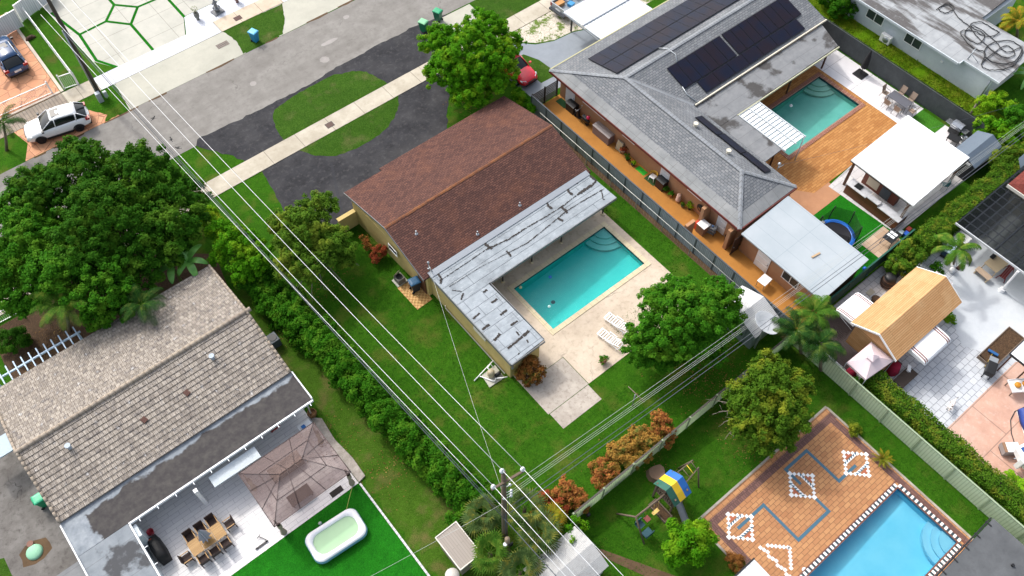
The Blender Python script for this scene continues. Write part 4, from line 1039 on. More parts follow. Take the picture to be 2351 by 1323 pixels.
def kitchen():
    t = thing('bar_counter', 'brown fronted outdoor bar with pale marble tops in three levels under the white pavilion', 'bar counter', (47.8, 15, 0))
    mw = NM('brown_bar_planks', .6); col, _ = mw.brick(4, .11, S('#6b3c20'), S('#593019'), S('#2c170c'), .008)
    b = MB(); b.box(47.42, 47.52, 15.45, 17.25, .03, .98); b.box(47.42, 47.52, 14.35, 15.44, .03, 1.15); b.box(47.42, 47.52, 12.4, 14.34, .03, .98); b.box(47.53, 48.6, 12.4, 12.5, .03, .98)
    b.build('front_panel', mw.out(col), t)
    mm = concrete('grey_marble', '#d0d0d2', '#b5b6ba', '#75777c', .95, .6, sc_=2)
    MB().box(47.38, 48.25, 15.47, 17.3, .985, 1.05).build('counter_top', mm, t)
    MB().box(47.38, 47.85, 14.36, 15.46, 1.155, 1.22).build('counter_top', mm, t)
    b = MB(); b.box(47.38, 48.1, 12.4, 14.35, .985, 1.05); b.box(48.11, 48.75, 12.4, 13.0, .985, 1.05); b.build('counter_top', mm, t)
    b = MB(); b.box(47.6, 48.1, 16.2, 16.75, 1.06, 1.12)
    for i in range(5): b.box(47.62, 48.08, 16.22 + i * .1, 16.26 + i * .1, 1.121, 1.16)
    b.build('hob', M_DARKM, t)
    t2 = thing('storage_unit', 'reddish brown back cabinet with a cream panel and dark fridge under the white pavilion', 'cabinet', (49.6, 15.5, 0))
    MB().box(49.3, 49.8, 13.9, 17.0, .03, 1.2).build('cabinet_body', plain('red_brown_cabinet', '#6e3a2a', .6), t2)
    MB().box(49.27, 49.295, 15.6, 16.6, .3, 1.1).build('cream_panel', plain('cream_panel', '#c8bda6', .6), t2)
    MB().box(49.25, 49.295, 14.5, 15.3, .1, 1.1).build('fridge_door', plain('slate_fridge', '#4a5258', .3), t2)
kitchen()
def cabin():
    t = thing('cabin', 'timber cabin with a golden plank gable roof and striped white awnings', 'cabin', (40.2, 6.9, 0))
    m = NM('golden_roof_plank', .7, spec=.3)
    col, f = m.brick(3.4, .145, S('#cda272', .95), S('#c09162', .95), S('#84633c', .95), .012, off=.5)
    col = m.mix(m.rng(m.noise(6, 4, .7, vec=m.scale(m.uv, (.25, 1.6, 1))), .45, .7, 0, .5), col, S('#a87c4c', .95)); col = m.mix(m.rng(m.noise(.6, 4), .5, .7, 0, .35), col, S('#d8b98c', .95))
    m.bump(m.math('SUBTRACT', 1.0, f), .3, .01); mp = m.out(col)
    x0, x1, ys, yn, yr, ze, zr = 36.6, 43.75, 5.05, 8.82, 6.85, 2.6, 3.65
    b = MB(); b.prism([(36.9, 5.4), (43.4, 5.4), (43.4, 8.5), (36.9, 8.5)], .1, 2.4)
    b.add([(36.75, 5.3, 2.4), (36.75, 8.6, 2.4), (36.75, yr, 3.45)], [(0, 2, 1)]); b.add([(36.9, 5.3, 2.4), (36.9, 8.6, 2.4), (36.9, yr, 3.45)], [(0, 1, 2)]); b.add([(43.4, 5.3, 2.4), (43.4, 8.6, 2.4), (43.4, yr, 3.45)], [(0, 1, 2)])
    b.build('wall', mp, t)
    slab(MB(), [(x0, ys, ze), (x1, ys, ze), (x1, yr, zr), (x0, yr, zr)], .1).build('roof', mp, t)
    slab(MB(), [(x0, yr, zr), (x1, yr, zr), (x1, yn, ze), (x0, yn, ze)], .1).build('roof', mp, t)
    b = MB()
    for x in (x0 - .06, x1 + .005):
        for ya in (ys, yn):
            p, q = Vector((x, ya, ze + .03)), Vector((x, yr, zr + .03)); e = Vector((.055, 0, 0)); d = Vector((0, 0, -.16))
            b.add([p, q, q + d, p + d, p + e, q + e, q + e + d, p + e + d], [(0, 1, 2, 3), (7, 6, 5, 4), (0, 4, 5, 1), (3, 2, 6, 7), (0, 3, 7, 4)])
    b.build('barge_board', M_WHITE, t)
    ms = plain('brown_stripe', '#7a4438', .6); mw = plain('white_canvas', '#eef0f2', .6, var=.04)
    def awning(o, along, outv, w, l, z):
        o, along, outv = Vector(o), Vector(along), Vector(outv)
        prof = [(0, 0), (.3, -.03), (.6, -.06), (.85, -.11), (.95, -.19), (1.0, -.36)]
        b = MB(); cuts = [0, .04, .075, .1, .135, .16, .84, .865, .9, .925, .96, 1.0]
        for i in range(len(cuts) - 1):
            b.mi = 1 if i in (1, 3, 7, 9) else 0
            for (s0, h0), (s1, h1) in zip(prof, prof[1:]):
                q = [o + along * (w * c) + outv * (l * s) + Vector((0, 0, z + h)) for c, s, h in ((cuts[i], s0, h0), (cuts[i + 1], s0, h0), (cuts[i + 1], s1, h1), (cuts[i], s1, h1))]
                b.add(q, [(0, 1, 2, 3)])
        b.mi = 0
        for c in (0, 1.0):
            q = [o + along * (w * c) + outv * (l * s) + Vector((0, 0, z + h)) for s, h in prof] + [o + along * (w * c) + Vector((0, 0, z - .4))]
            b.poly(q)
        a = b.build('awning', [mw, ms], t)
        b = MB(); e = o + outv * l + Vector((0, 0, z - .36)); b.tube([e, e + along * w], .03)
        for c in (.03, .97): b.tube([o + along * (w * c) + Vector((0, 0, z - .9)), e + along * (w * c)], .02)
        b.build('frame', M_WHITEM, a)
    awning((36.85, 8.6, 0), (1, 0, 0), (0, 1, 0), 2.3, 1.6, 2.45)
    awning((41.0, 5.25, 0), (-1, 0, 0), (0, -1, 0), 2.9, 1.5, 2.45)
    awning((43.45, 7.75, 0), (0, -1, 0), (1, 0, 0), 1.35, 1.55, 2.4)
cabin()
def silver_shed():
    t = thing('shed', 'silver ribbed metal shed with a white ribbed roof beside the pool lawn', 'shed', (32.3, 13.6, 0))
    mw = ribbed('silver_ribbed_wall', '#9aa9b2', .9, .16, 'X', '#5d6a72', .35, .3, .3); mr = ribbed('white_ribbed_roof', '#d9dadb', .95, .16, 'X', '#8d9090', .5, .35)
    x0, x1, y0, y1 = 31.3, 33.55, 12.35, 15.6
    b = MB(); b.prism([(x0, y0), (x1, y0), (x1, y1), (x0, y1)], 0, 1.8); yr = 13.95
    for x in (x0, x1): b.add([(x, y0, 1.8), (x, y1, 1.8), (x, yr, 2.45)], [(0, 1, 2)] if x == x1 else [(0, 2, 1)])
    b.build('wall', mw, t)
    slab(MB(), [(x0 - .12, y0 - .12, 1.82), (x1 + .12, y0 - .12, 1.82), (x1 + .12, yr, 2.52), (x0 - .12, yr, 2.52)], .05).build('roof', mr, t)
    slab(MB(), [(x0 - .12, yr, 2.52), (x1 + .12, yr, 2.52), (x1 + .12, y1 + .12, 1.82), (x0 - .12, y1 + .12, 1.82)], .05).build('roof', mr, t)
    b = MB(); b.box(x0 - .05, x0 - .01, 13.1, 14.7, .05, 1.75); d = b.build('door', mw, t)
    MB().box(x0 - .09, x0 - .055, 13.2, 13.26, .8, 1.0).build('handle', M_DARKM, d)
silver_shed()
def small_sheds():
    t = thing('shed', 'small shed with a flat grey plank roof edged in white by the utility pole', 'shed', (7.1, 13.6, 0))
    mr = NM('grey_plank_roof', .85); col, _ = mr.brick(2.5, .16, S('#a0988f', .9), S('#9a9188', .9), S('#8b837a', .9), .012, vec=mr.scale(mr.uv, (1, 1, 1), 1.5708)); mr = mr.out(col)
    MB().prism([(6.5, 12.7), (7.75, 12.7), (7.75, 14.8), (6.5, 14.8)], 0, 1.9).build('wall', plain('dark_cream_wall', '#8d8374', .8), t)
    MB().box(6.4, 7.85, 12.55, 14.9, 1.905, 2.0).build('roof', mr, t)
    b = MB(); ring(b, 6.4, 7.85, 12.55, 14.9, .06, 1.88, 2.04, -.002); b.build('roof_edge', M_CREAM, t)
    b = MB(); b.lathe([(.01, 0), (.42, 0), (.44, .05), (.4, .12), (.1, .16), (.01, .17)], (6.0, 12.95, .45), 16); b.cyl(6.0, 12.95, 0, .45, .07, 8)
    single(b, 'round_table', 'round pale table standing beside the small plank roofed shed', 'table', plain('pale_stone', '#c9c6c0', .6))
    t = thing('shed', 'shed with a dirty white ribbed metal gambrel roof beside the green fence', 'shed', (11.4, 8.8, 0))
    x0, x1 = 9.2, 13.2
    MB().prism([(x0 + .1, 7.5), (x1 - .1, 7.5), (x1 - .1, 10.1), (x0 + .1, 10.1)], 0, 1.85).build('wall', plain('white_shed_wall', '#c9c8c4', .7), t)
    mr = ribbed('dirty_white_ribbed', '#d4d4d2', .92, .12, 'X', '#8b8884', .5, .6)
    pr = [(7.3, 1.88), (8.0, 2.2), (8.8, 2.42), (9.6, 2.2), (10.3, 1.88)]
    for (ya, za), (yb, zb) in zip(pr, pr[1:]): slab(MB(), [(x0, ya, za), (x1, ya, za), (x1, yb, zb), (x0, yb, zb)], .04).build('roof', mr, t)
    t = thing('shed', 'blue grey ribbed metal shed with a gable roof behind the white pavilion', 'shed', (57.4, 12.8, 0))
    mb = ribbed('blue_grey_ribbed', '#6f7f90', .9, .13, 'X', '#4a5765', .45, .25)
    MB().prism([(55.7, 11.9), (58.9, 11.9), (58.9, 13.75), (55.7, 13.75)], 0, 1.8).build('wall', plain('dark_slate_wall', '#262a30', .7), t)
    slab(MB(), [(55.55, 11.75, 1.8), (59.1, 11.75, 1.8), (59.1, 12.8, 2.3), (55.55, 12.8, 2.3)], .05).build('roof', mb, t)
    slab(MB(), [(55.55, 12.8, 2.3), (59.1, 12.8, 2.3), (59.1, 13.95, 1.8), (55.55, 13.95, 1.8)], .05).build('roof', mb, t)
    b = MB(); b.box(55.5, 55.545, 12.2, 12.5, 1.7, 1.9); b.box(55.5, 55.545, 13.0, 13.3, 1.7, 1.9); b.build('vent', M_WHITE, t)
    t = thing('flat_roof_building', 'building with a charcoal flat roof at the end of the checked pool', 'building', (30, -7, 0))
    MB().prism([(27.2, -14), (32.3, -14), (32.3, -5.4), (27.2, -5.4)], 0, 2.2).build('wall', M_CREAM, t)
    slab(MB(), [(27.0, -14.5, 2.4), (32.55, -14.5, 2.4), (32.55, -5.1, 2.4), (27.0, -5.1, 2.4)], .2).build('roof', M_CHAR, t)
    b = MB(); b.box(27.0, 32.5, -5.04, -4.96, 2.2, 2.44)
    for i in range(5): b.box(27.6 + i * 1.1, 27.68 + i * 1.1, -5.3, -4.9, 2.41, 2.45)
    b.build('gutter', M_DARKM, t)
    MB().cyl(31.0, -7.4, 2.41, 2.55, .09, 8).build('roof_vent', M_BLACK, t)
    t = thing('patio_cover', 'white ribbed metal patio cover beside the corner of the orange brick deck', 'patio cover', (18.3, 0, 0))
    b = MB()
    for i in range(7): b.box(17.1 + i * .4, 17.48 + i * .4, -6, 2.2, 2.15, 2.2)
    r_ = b.build('roof', plain('white_cover_sheet', '#d8dbdd', .45), t)
    b = MB(); b.box(17.05, 19.95, 2.205, 2.3, 2.05, 2.22); b.build('gutter', M_DARKM, t)
    for x in (17.3, 19.7): MB().box(x - .05, x + .05, 1.95, 2.05, 0, 2.15).build('post', M_WHITE, t)
small_sheds()
def east_structures():
    t = thing('pergola', 'pergola with a dark translucent grid roof over the pale courtyard', 'pergola', (52, 6, 0))
    m = NM('smoked_roof_sheet', .25)
    _, f = m.brick(.78, .62, (1,) * 4, (1,) * 4, (0, 0, 0, 1), .045, off=0)
    m._in(m.b.inputs['Base Color'], S('#1c2024'))
    tr = m.n.new('ShaderNodeBsdfTransparent'); tr.inputs[0].default_value = (.55, .56, .55, 1)
    mx = m.n.new('ShaderNodeMixShader'); m.l.new(m.rng(f, 0, 1, .2, .95), mx.inputs[0]); m.l.new(tr.outputs[0], mx.inputs[1]); m.l.new(m.b.outputs[0], mx.inputs[2]); m.l.new(mx.outputs[0], m.n['Material Output'].inputs['Surface'])
    MB().box(49.2, 64, -3, 9.4, 2.62, 2.64).build('roof', m.m, t)
    b = MB()
    for i in range(9): b.box(49.2, 64, -2.9 + i * 1.5, -2.84 + i * 1.5, 2.54, 2.6)
    b.build('rafter', M_DARKM, t)
    b = MB(); b.box(49.12, 49.19, -3, 9.4, 2.5, 2.66); b.build('edge_beam', plain('white_edge_beam', '#c9cdd0', .5), t)
    for x, y in ((49.05, 4.1), (49.3, -2.6), (63.7, 4.1)):
        b = MB(); b.cyl(x, y, .015, .3, .24, 12, .2); b.cyl(x, y, .3, 2.5, .09, 10); b.build('column', M_WHITE, t)
    t = thing('house', 'house corner with a dark red roof above the pergola', 'house', (60, 6, 0))
    MB().prism([(55.8, 2), (72, 2), (72, 8.5), (55.8, 8.5)], 0, 2.68).build('wall', M_CREAM, t)
    mr = shingle('dark_red_tile', '#7d4038', '#68332d', '#4a2420', .95, .3, .3, '#8a4a40')
    slab(MB(), [(55.0, 1.5, 2.9), (72, 1.5, 2.9), (72, 5.2, 4.3), (57.8, 5.2, 4.3)], .15).build('roof', mr, t)
    slab(MB(), [(55.0, 9.05, 2.9), (55.0, 1.5, 2.9), (57.8, 5.2, 4.3)], .15).build('roof', mr, t)
    slab(MB(), [(57.8, 5.2, 4.3), (72, 5.2, 4.3), (72, 9.05, 2.9), (55.0, 9.05, 2.9)], .15).build('roof', mr, t)
    MB().box(54.9, 54.96, 1.5, 9.05, 2.6, 2.9).build('fascia', M_CREAM, t)
    t = thing('lean_to_roof', 'blue grey lean-to roof above the hedge near the dark red roof', 'lean-to', (60, 9.6, 0))
    slab(MB(), [(57.6, 9.25, 2.2), (66, 9.25, 2.2), (66, 10.1, 2.4), (58.4, 10.1, 2.4)], .08).build('roof', plain('slate_sheet', '#5f6c78', .5), t)
    for x in (58.4, 65.5): MB().box(x, x + .1, 9.5, 9.6, 0, 2.15).build('post', M_DARKM, t)
    t = thing('white_roof_shelter', 'shelter with a bright white roof edged in dark metal beside the raised soil bed', 'shelter', (45, -1, 0))
    slab(MB(), [(43.0, -.9, 2.4), (47.5, -.9, 2.4), (47.5, .65, 2.45), (43.0, .65, 2.45)], .08).build('roof', M_WHITE, t)
    b = MB(); b.box(42.93, 42.99, -.9, .65, 2.3, 2.46); b.box(43.0, 47.5, .66, .72, 2.3, 2.48); b.build('roof_edge', M_DARKM, t)
    for x, y in ((43.2, -.7), (47.3, -.7), (43.2, .5), (47.3, .5)): MB().box(x - .05, x + .05, y - .05, y + .05, 0, 2.32).build('post', M_WOODB, t)
east_structures()

# ------------------------------------------------------------------ fences
def panel_fence(name, label, p, q, h, m_panel, m_post, step=1.85, th=.05, rail=None, posts_h=.06, pat=None, rails=True):
    p, q = Vector((*p, 0)), Vector((*q, 0)); L = (q - p).length; a = math.atan2(q.y - p.y, q.x - p.x)
    t = thing(name, label, 'fence', tuple(p), a)
    n = max(1, round(L / step)); s = L / n
    b = MB()
    for i in range(n): b.box(i * s + .06, (i + 1) * s - .06, -th / 2, th / 2, .06, h)
    b.build('panel', m_panel, t, local=True)
    for i in range(n + 1): MB().box(i * s - .055, i * s + .055, -.06, .06, 0, h + posts_h).build('post', m_post, t, local=True)
    if rails:
        b = MB(); b.box(0, L, -th / 2 - .03, th / 2 + .03, h + .001, h + .05); b.build('top_rail', rail or m_post, t, local=True)
    return t
def slatmat(name, c1, c2, cm, w=.15, k=.95):
    m = NM(name, .6); col, f = m.brick(w, 5, S(c1, k), S(c2, k), S(cm, k), .012, off=0); m.bump(m.math('SUBTRACT', 1.0, f), .4, .01); return m.out(col)
panel_fence('fence', 'long grey vinyl fence between the pool lawn and the tan painted side yard', (34.15, 11.2), (34.15, 39.3), 1.75, slatmat('grey_vinyl', '#848e96', '#79838b', '#4a5258'), plain('dark_grey_post', '#41494f', .5), 1.87)
def mesh_fence():
    t = thing('chain_link_fence', 'low chain link fence with a white top pipe in front of the grey vinyl fence', 'fence', (33.78, 12, 0))
    b = MB(); b.tube([(33.78, 12.0, 1.25), (33.78, 37.8, 1.25)], .024, 6); b.build('top_rail', plain('dull_white_pipe', '#cfd0c8', .5), t)
    for i in range(10): MB().cyl(33.78, 12.1 + i * 2.85, 0, 1.24, .03, 6).build('post', M_STEEL, t)
    b = MB()
    for i in range(86): b.tube([(33.78, 12 + i * .3, .02), (33.78, 12 + i * .3, 1.22)], .004, 3, False)
    b.build('wire_mesh', M_STEEL, t)
mesh_fence()
def slat_gate():
    t = thing('gate', 'black horizontal slat gate closing the street end of the tan side yard', 'gate', (35.5, 39.35, 0))
    b = MB()
    for i in range(9): b.box(34.3, 36.95, 39.32, 39.36, .12 + i * .19, .23 + i * .19)
    b.build('slat_panel', M_BLACK, t)
    for x in (34.25, 35.6, 36.95): MB().box(x - .05, x + .05, 39.28, 39.4, 0, 1.85).build('post', M_BLACK, t)
slat_gate()
def screen_fence():
    t = thing('fence', 'tall dark screened fence beside the white pool deck and weedy strip', 'fence', (60, 30, 0))
    m = NM('dark_screen', .85); col = m.mix(m.rng(m.noise(1.2, 5, .7), .35, .7), S('#4a5052', .9), S('#3a3f42', .9)); col = m.mix(m.rng(m.noise(9, 3, .7, vec=m.scale(m.pos, (1, 1, .15))), .5, .7, 0, .4), col, S('#2c3033'))
    b = MB(); b.box(59.93, 60.0, 13.6, 48, .02, 1.9); b.build('screen', m.out(col), t)
    for i in range(14): MB().cyl(60.05, 13.8 + i * 2.6, 0, 1.98, .05, 6).build('post', M_DARKM, t)
    b = MB(); b.tube([(60.05, 13.7, 1.92), (60.05, 48, 1.92)], .03); b.build('top_rail', M_DARKM, t)
screen_fence()
def fibre_mat():
    m = NM('pale_green_fibreglass', .6); w = m.wave(1.6, axis='X'); col = m.mix(m.rng(w, .0, .35, .45, 0), S('#e0ebd2'), S('#9cae8c')); col = m.mix(m.rng(m.noise(1.5, 5, .7), .5, .75, 0, .4), col, S('#b4c2a4'))
    m._in(m.b.inputs['Base Color'], col); t = m.n.new('ShaderNodeBsdfTranslucent'); m.l.new(col, t.inputs['Color']); x = m.n.new('ShaderNodeMixShader'); x.inputs[0].default_value = .45
    m.l.new(m.b.outputs[0], x.inputs[1]); m.l.new(t.outputs[0], x.inputs[2]); m.l.new(x.outputs[0], m.n['Material Output'].inputs['Surface']); return m.m
MG = fibre_mat()
panel_fence('fence', 'pale green board fence running behind the orange croton shrubs', (13.7, 10.95), (33.6, 10.95), 1.7, MG, plain('green_post', '#8a9a7c', .6), 2.4, rail=plain('dark_rail', '#4a4640', .7))
panel_fence('fence', 'pale green board fence between the checked pool lawn and the box hedge', (33.9, 10.8), (33.9, -12), 1.75, MG, plain('green_post2', '#93a386', .6), 2.4)
panel_fence('fence', 'dark green windscreen fence behind the white panel roofed building', (37.4, 11.1), (47.1, 11.1), 1.75, plain('green_windscreen', '#14463c', .8, var=.35, sc_=5), plain('green_pole', '#1d4a40', .6), 2.4, rail=plain('green_hem', '#1c5a4c', .8, var=.4, sc_=9))
MW = slatmat('white_fence_boards', '#dfe2e4', '#d2d6d9', '#9aa0a5', .2)
panel_fence('fence', 'white board fence across the back of the lawn strip beside the utility pole', (5.6, 76.9), (9.2, 78.2), 1.8, MW, M_WHITE, 1.9)
panel_fence('gate', 'white board gate closing the stamped driveway behind the blue car', (-1.0, 75.2), (5.4, 76.3), 1.8, MW, M_WHITE, 2.1)['category'] = 'gate'
def rail_fence(label, p, q, h, sp=.16, name='railing', arch=False):
    p, q = Vector((*p, 0)), Vector((*q, 0)); L = (q - p).length
    t = thing(name, label, name, tuple(p), math.atan2(q.y - p.y, q.x - p.x))
    b = MB()
    for i in range(int(L / sp) + 1): b.box(i * sp, i * sp + .03, -.015, .015, .1, h)
    b.build('baluster', M_WHITE, t, local=True)
    b = MB(); b.box(0, L, -.03, .03, h, h + .06); b.box(0, L, -.03, .03, .06, .1); b.build('rail', M_WHITE, t, local=True)
    for x in (0, L): 
        b = MB(); b.box(x - .06, x + .06, -.06, .06, 0, h + .14); b.ball((x, 0, h + .2), .07, 8); b.build('post', M_WHITE, t, local=True)
    if arch:
        b = MB(); b.tube([(L * .02 + .9 * u, 0, h + .08 + .45 * math.sin(math.pi * u)) for u in [k / 10 for k in range(11)]], .03); b.build('scroll', M_WHITE, t, local=True)
    return t
rail_fence('white baluster railing between the two lawn strips beside the stamped driveway', (6.15, 66.2), (6.2, 76.8), 1.1, .2)
rail_fence('short white baluster gate beside the sidewalk and leaning pole', (5.0, 66.4), (6.1, 66.2), 1.35, .15, 'gate')
rail_fence('white sliding driveway gate with a scroll top in front of the blue car', (-3.0, 66.9), (4.0, 66.6), 1.1, .16, 'gate', True)
rail_fence('white railing at the street end of the tile roofed house', (-9.5, 47.3), (-6.6, 47.2), 1.0, .14)
def pergola_rail():
    t = thing('trellis', 'pale blue slatted trellis along the eave of the tile roofed house', 'trellis', (-6.5, 41.2, 0))
    m = plain('pale_blue_wood', '#b4cbe0', .6)
    b = MB(); b.box(-10, -3.9, 41.3, 41.4, 2.0, 2.12); b.build('beam', m, t)
    for i in range(12): b = MB(); b.box(-9.9 + i * .52, -9.82 + i * .52, 40.6, 41.9, 2.13, 2.22); b.build('slat', m, t)
    for x in (-9.8, -4.1): MB().box(x - .06, x + .06, 41.29, 41.41, 0, 1.99).build('post', m, t)
pergola_rail()
# ------------------------------------------------------------------ foliage
def leaf_object(name, C, N, L, Wd, mat, parent=None, rng=None, fold=0.0):
    """Many leaf sized faces in one mesh. C centres, N normals, L lengths, Wd width ratio."""
    rng = rng or np.random.default_rng(1)
    n = len(C)
    N = N / (np.linalg.norm(N, axis=1, keepdims=True) + 1e-9)
    T = rng.normal(size=(n, 3)); T -= N * (T * N).sum(1, keepdims=True); T /= np.linalg.norm(T, axis=1, keepdims=True) + 1e-9
    B = np.cross(N, T); L = L[:, None]
    V = np.empty((n, 4, 3))
    V[:, 0] = C - T * L * .5; V[:, 1] = C + B * L * Wd * .5 - N * L * .06 + T * L * .05; V[:, 2] = C + T * L * .5 - N * L * .1; V[:, 3] = C - B * L * Wd * .5 - N * L * .06 + T * L * .05
    if parent is not None: V -= np.array(WM[parent.name].translation)
    me = bpy.data.meshes.new(name)
    me.vertices.add(n * 4); me.vertices.foreach_set('co', V.astype(np.float32).ravel())
    me.loops.add(n * 4); me.loops.foreach_set('vertex_index', np.arange(n * 4, dtype=np.int32))
    me.polygons.add(n); me.polygons.foreach_set('loop_start', np.arange(0, n * 4, 4, dtype=np.int32)); me.polygons.foreach_set('loop_total', np.full(n, 4, dtype=np.int32))
    me.materials.append(mat); me.update(); me.validate()
    o = bpy.data.objects.new(name, me); COL.objects.link(o)
    if parent is not None: o.parent = parent
    WM[o.name] = WM[parent.name] if parent is not None else Matrix.Identity(4)
    return o
def sphere_pts(rng, n):
    p = rng.normal(size=(n, 3)); return p / np.linalg.norm(p, axis=1, keepdims=True)
def crown(lobes, clump_r, leaf, dens, seed, flat=.8, rough=.36, low=-.55, gap=0.0):
    """Leaf centres and normals: leaf clumps spread over the outside of overlapping lobes."""
    rng = np.random.default_rng(seed); Cs = []; Ns = []
    lob = [(np.array(l[:3]), l[3]) for l in lobes]
    cl = []
    for c, r in lob:
        k = max(4, int(4.6 * (r / clump_r) ** 2))
        d = sphere_pts(rng, k); d = d[d[:, 2] > low]
        rad = r * (1 - rough * rng.random(len(d)) ** 1.5 + .10 * rng.normal(size=len(d)))
        p = c + d * rad[:, None] * np.array([1, 1, flat])
        keep = np.ones(len(p), bool)
        for c2, r2 in lob:
            if c2 is c: continue
            q = (p - c2) / np.array([1, 1, flat]); keep &= np.linalg.norm(q, axis=1) > r2 * .72
        if gap: keep &= rng.random(len(p)) > gap
        for pp, dd in zip(p[keep], d[keep]): cl.append((pp, dd))
    for pp, dd in cl:
        cr = clump_r * rng.uniform(.6, 1.15); n = int(2.6 * dens * cr * cr * 4 / (leaf * leaf * .3))
        s = sphere_pts(rng, n); rr = cr * rng.random(n) ** .45
        Cs.append(pp + s * rr[:, None] * np.array([1, 1, .75])); Ns.append(s * .55 + dd * .35 + np.array([0, 0, .55]) + rng.normal(size=(n, 3)) * .38)
    for c, r in lob:        # inner leaves close the view through the crown
        n = int(dens * 2.4 * r * r * 4 / (leaf * leaf * .3) * .5); s = sphere_pts(rng, n); rr = r * (.25 + .5 * rng.random(n))
        Cs.append(c + s * rr[:, None] * np.array([1, 1, flat])); Ns.append(s + rng.normal(size=(n, 3)) * .5 + np.array([0, 0, .4]))
    C = np.vstack(Cs); N = np.vstack(Ns)
    ok = C[:, 2] > .03
    C, N = C[ok], N[ok]
    return C, N, leaf * rng.uniform(.65, 1.25, len(C)), rng
M_BARK = concrete('tree_bark', '#6e5f50', '#54483c', '#3a3129', .9, .6, sc_=3)
M_TWIG = plain('grey_twig', '#8d8478', .9, var=.3)
M_GREEN1 = leafmat('deep_green_leaf', '#34701a', '#52921e', '#6c9e2a', 1.0)
M_GREEN2 = leafmat('dark_green_leaf', '#2c5e14', '#44781c', '#628c28', 1.0)
M_GREEN3 = leafmat('bright_green_leaf', '#418612', '#63a41a', '#8ab424', 1.0)
M_OLIVE = leafmat('olive_green_leaf', '#46701e', '#6a8f2a', '#8a9c34', 1.0)
M_OLIVE2 = leafmat('yellow_green_leaf', '#456e1c', '#658a26', '#96a030', 1.0)
M_LIME = leafmat('lime_leaf', '#66a81a', '#94bf26', '#b2c632', 1.0)
M_HEDGE = leafmat('hedge_leaf', '#316e14', '#4c8c1c', '#6ea22a', .9, patch=1.4)
M_BOXH = leafmat('box_hedge_leaf', '#46741c', '#648e28', '#939e36', 1.0, patch=1.6)
M_CROTON = leafmat('croton_leaf', '#b0603a', '#bd8846', '#66742a', .9, .2, patch=2.2)
M_CROTONR = leafmat('red_croton_leaf', '#9c4230', '#b0603a', '#5a7028', .9, .2, patch=1.8)
M_CROTONY = leafmat('golden_croton_leaf', '#b0803a', '#c49a4c', '#76803a', .9, .2, patch=1.8)
M_CROTONB = leafmat('bronze_croton_leaf', '#8a5a2c', '#a06c38', '#5a6a28', .9, .2, patch=1.8)
M_PALM = leafmat('palm_leaf', '#3d6a20', '#5b852c', '#7d9038', 1.0, .2, patch=2)
M_PALMD = leafmat('dark_palm_leaf', '#24481a', '#38602a', '#5d7434', 1.0, .2, patch=2)
M_PALMY = leafmat('yellow_palm_leaf', '#7a8a22', '#a59a30', '#b58a2c', 1.0, .2, patch=2)
M_FAN = leafmat('fan_palm_leaf', '#4a6434', '#627c46', '#8a8a3c', .95, .2, patch=2)
def px_lobes(L): return [(*g(px, py, z), r) for px, py, z, r in L]
def limbs(t, base, lobes, r0, seed, split=.45, mat=None):
    random.seed(seed); b = MB(); base = Vector(base)
    top = sum((Vector(l[:3]) for l in lobes), Vector((0, 0, 0))) / len(lobes)
    fork = base.lerp(top, split); fork.z = max(.7, top.z * split)
    m1 = base.lerp(fork, .5) + Vector((random.uniform(-.12, .12), random.uniform(-.12, .12), 0))
    b.tube([base - Vector((0, 0, .1)), base + Vector((0, 0, .15)), m1, fork], [r0 * 1.5, r0 * 1.1, r0 * .9, r0 * .8], 9)
    tr = b.build('trunk', mat or M_BARK, t)
    b = MB()
    tg = [Vector(l[:3]) for l in lobes]
    while len(tg) < 5: tg.append(Vector(lobes[0][:3]) + Vector((random.uniform(-1, 1), random.uniform(-1, 1), random.uniform(-.2, .8))) * lobes[0][3] * .7)
    for q in tg:
        mid = fork.lerp(q, .5) + Vector((random.uniform(-.3, .3), random.uniform(-.3, .3), random.uniform(0, .3)))
        b.tube([fork - Vector((0, 0, .15)), mid, q], [r0 * .6, r0 * .4, r0 * .12], 6)
        for k in range(3):
            e = mid.lerp(q, random.random()); d = Vector((random.uniform(-1, 1), random.uniform(-1, 1), random.uniform(-.1, .8))).normalized() * random.uniform(.5, 1.2)
            b.tube([e, e + d], [r0 * .2, r0 * .06], 5)
    b.build('limb', mat or M_BARK, t)
def tree(label, base, lobes, mat, seed, clump=.75, leaf=.24, dens=1.0, r0=.18, name='tree', cat='tree', group=None, flat=.8, rough=.38, gap=0.0, low=-.55, split=.45):
    t = thing(name, label, cat, (base[0], base[1], 0), 0, group)
    C, N, L, rng = crown(lobes, clump, leaf, dens, seed, flat, rough, low, gap)
    leaf_object('crown', C, N, L, .55, mat, t, rng)
    limbs(t, (base[0], base[1], 0), lobes, r0, seed, split)
    return t
def shrub(label, base, lobes, mat, seed, clump=.3, leaf=.15, dens=.9, name='shrub', cat='shrub', group=None, flat=.9, rough=.3, stems=True):
    t = thing(name, label, cat, (base[0], base[1], 0), 0, group)
    C, N, L, rng = crown(lobes, clump, leaf, dens, seed, flat, rough, -.8)
    leaf_object('foliage', C, N, L, .5, mat, t, rng)
    if stems:
        b = MB(); random.seed(seed)
        for l in lobes: b.tube([(base[0] + random.uniform(-.05, .05), base[1], 0), ((base[0] + l[0]) / 2, (base[1] + l[1]) / 2, l[2] * .6), tuple(l[:3])], [.04, .03, .012], 5)
        b.build('stem', M_BARK, t)
    return t
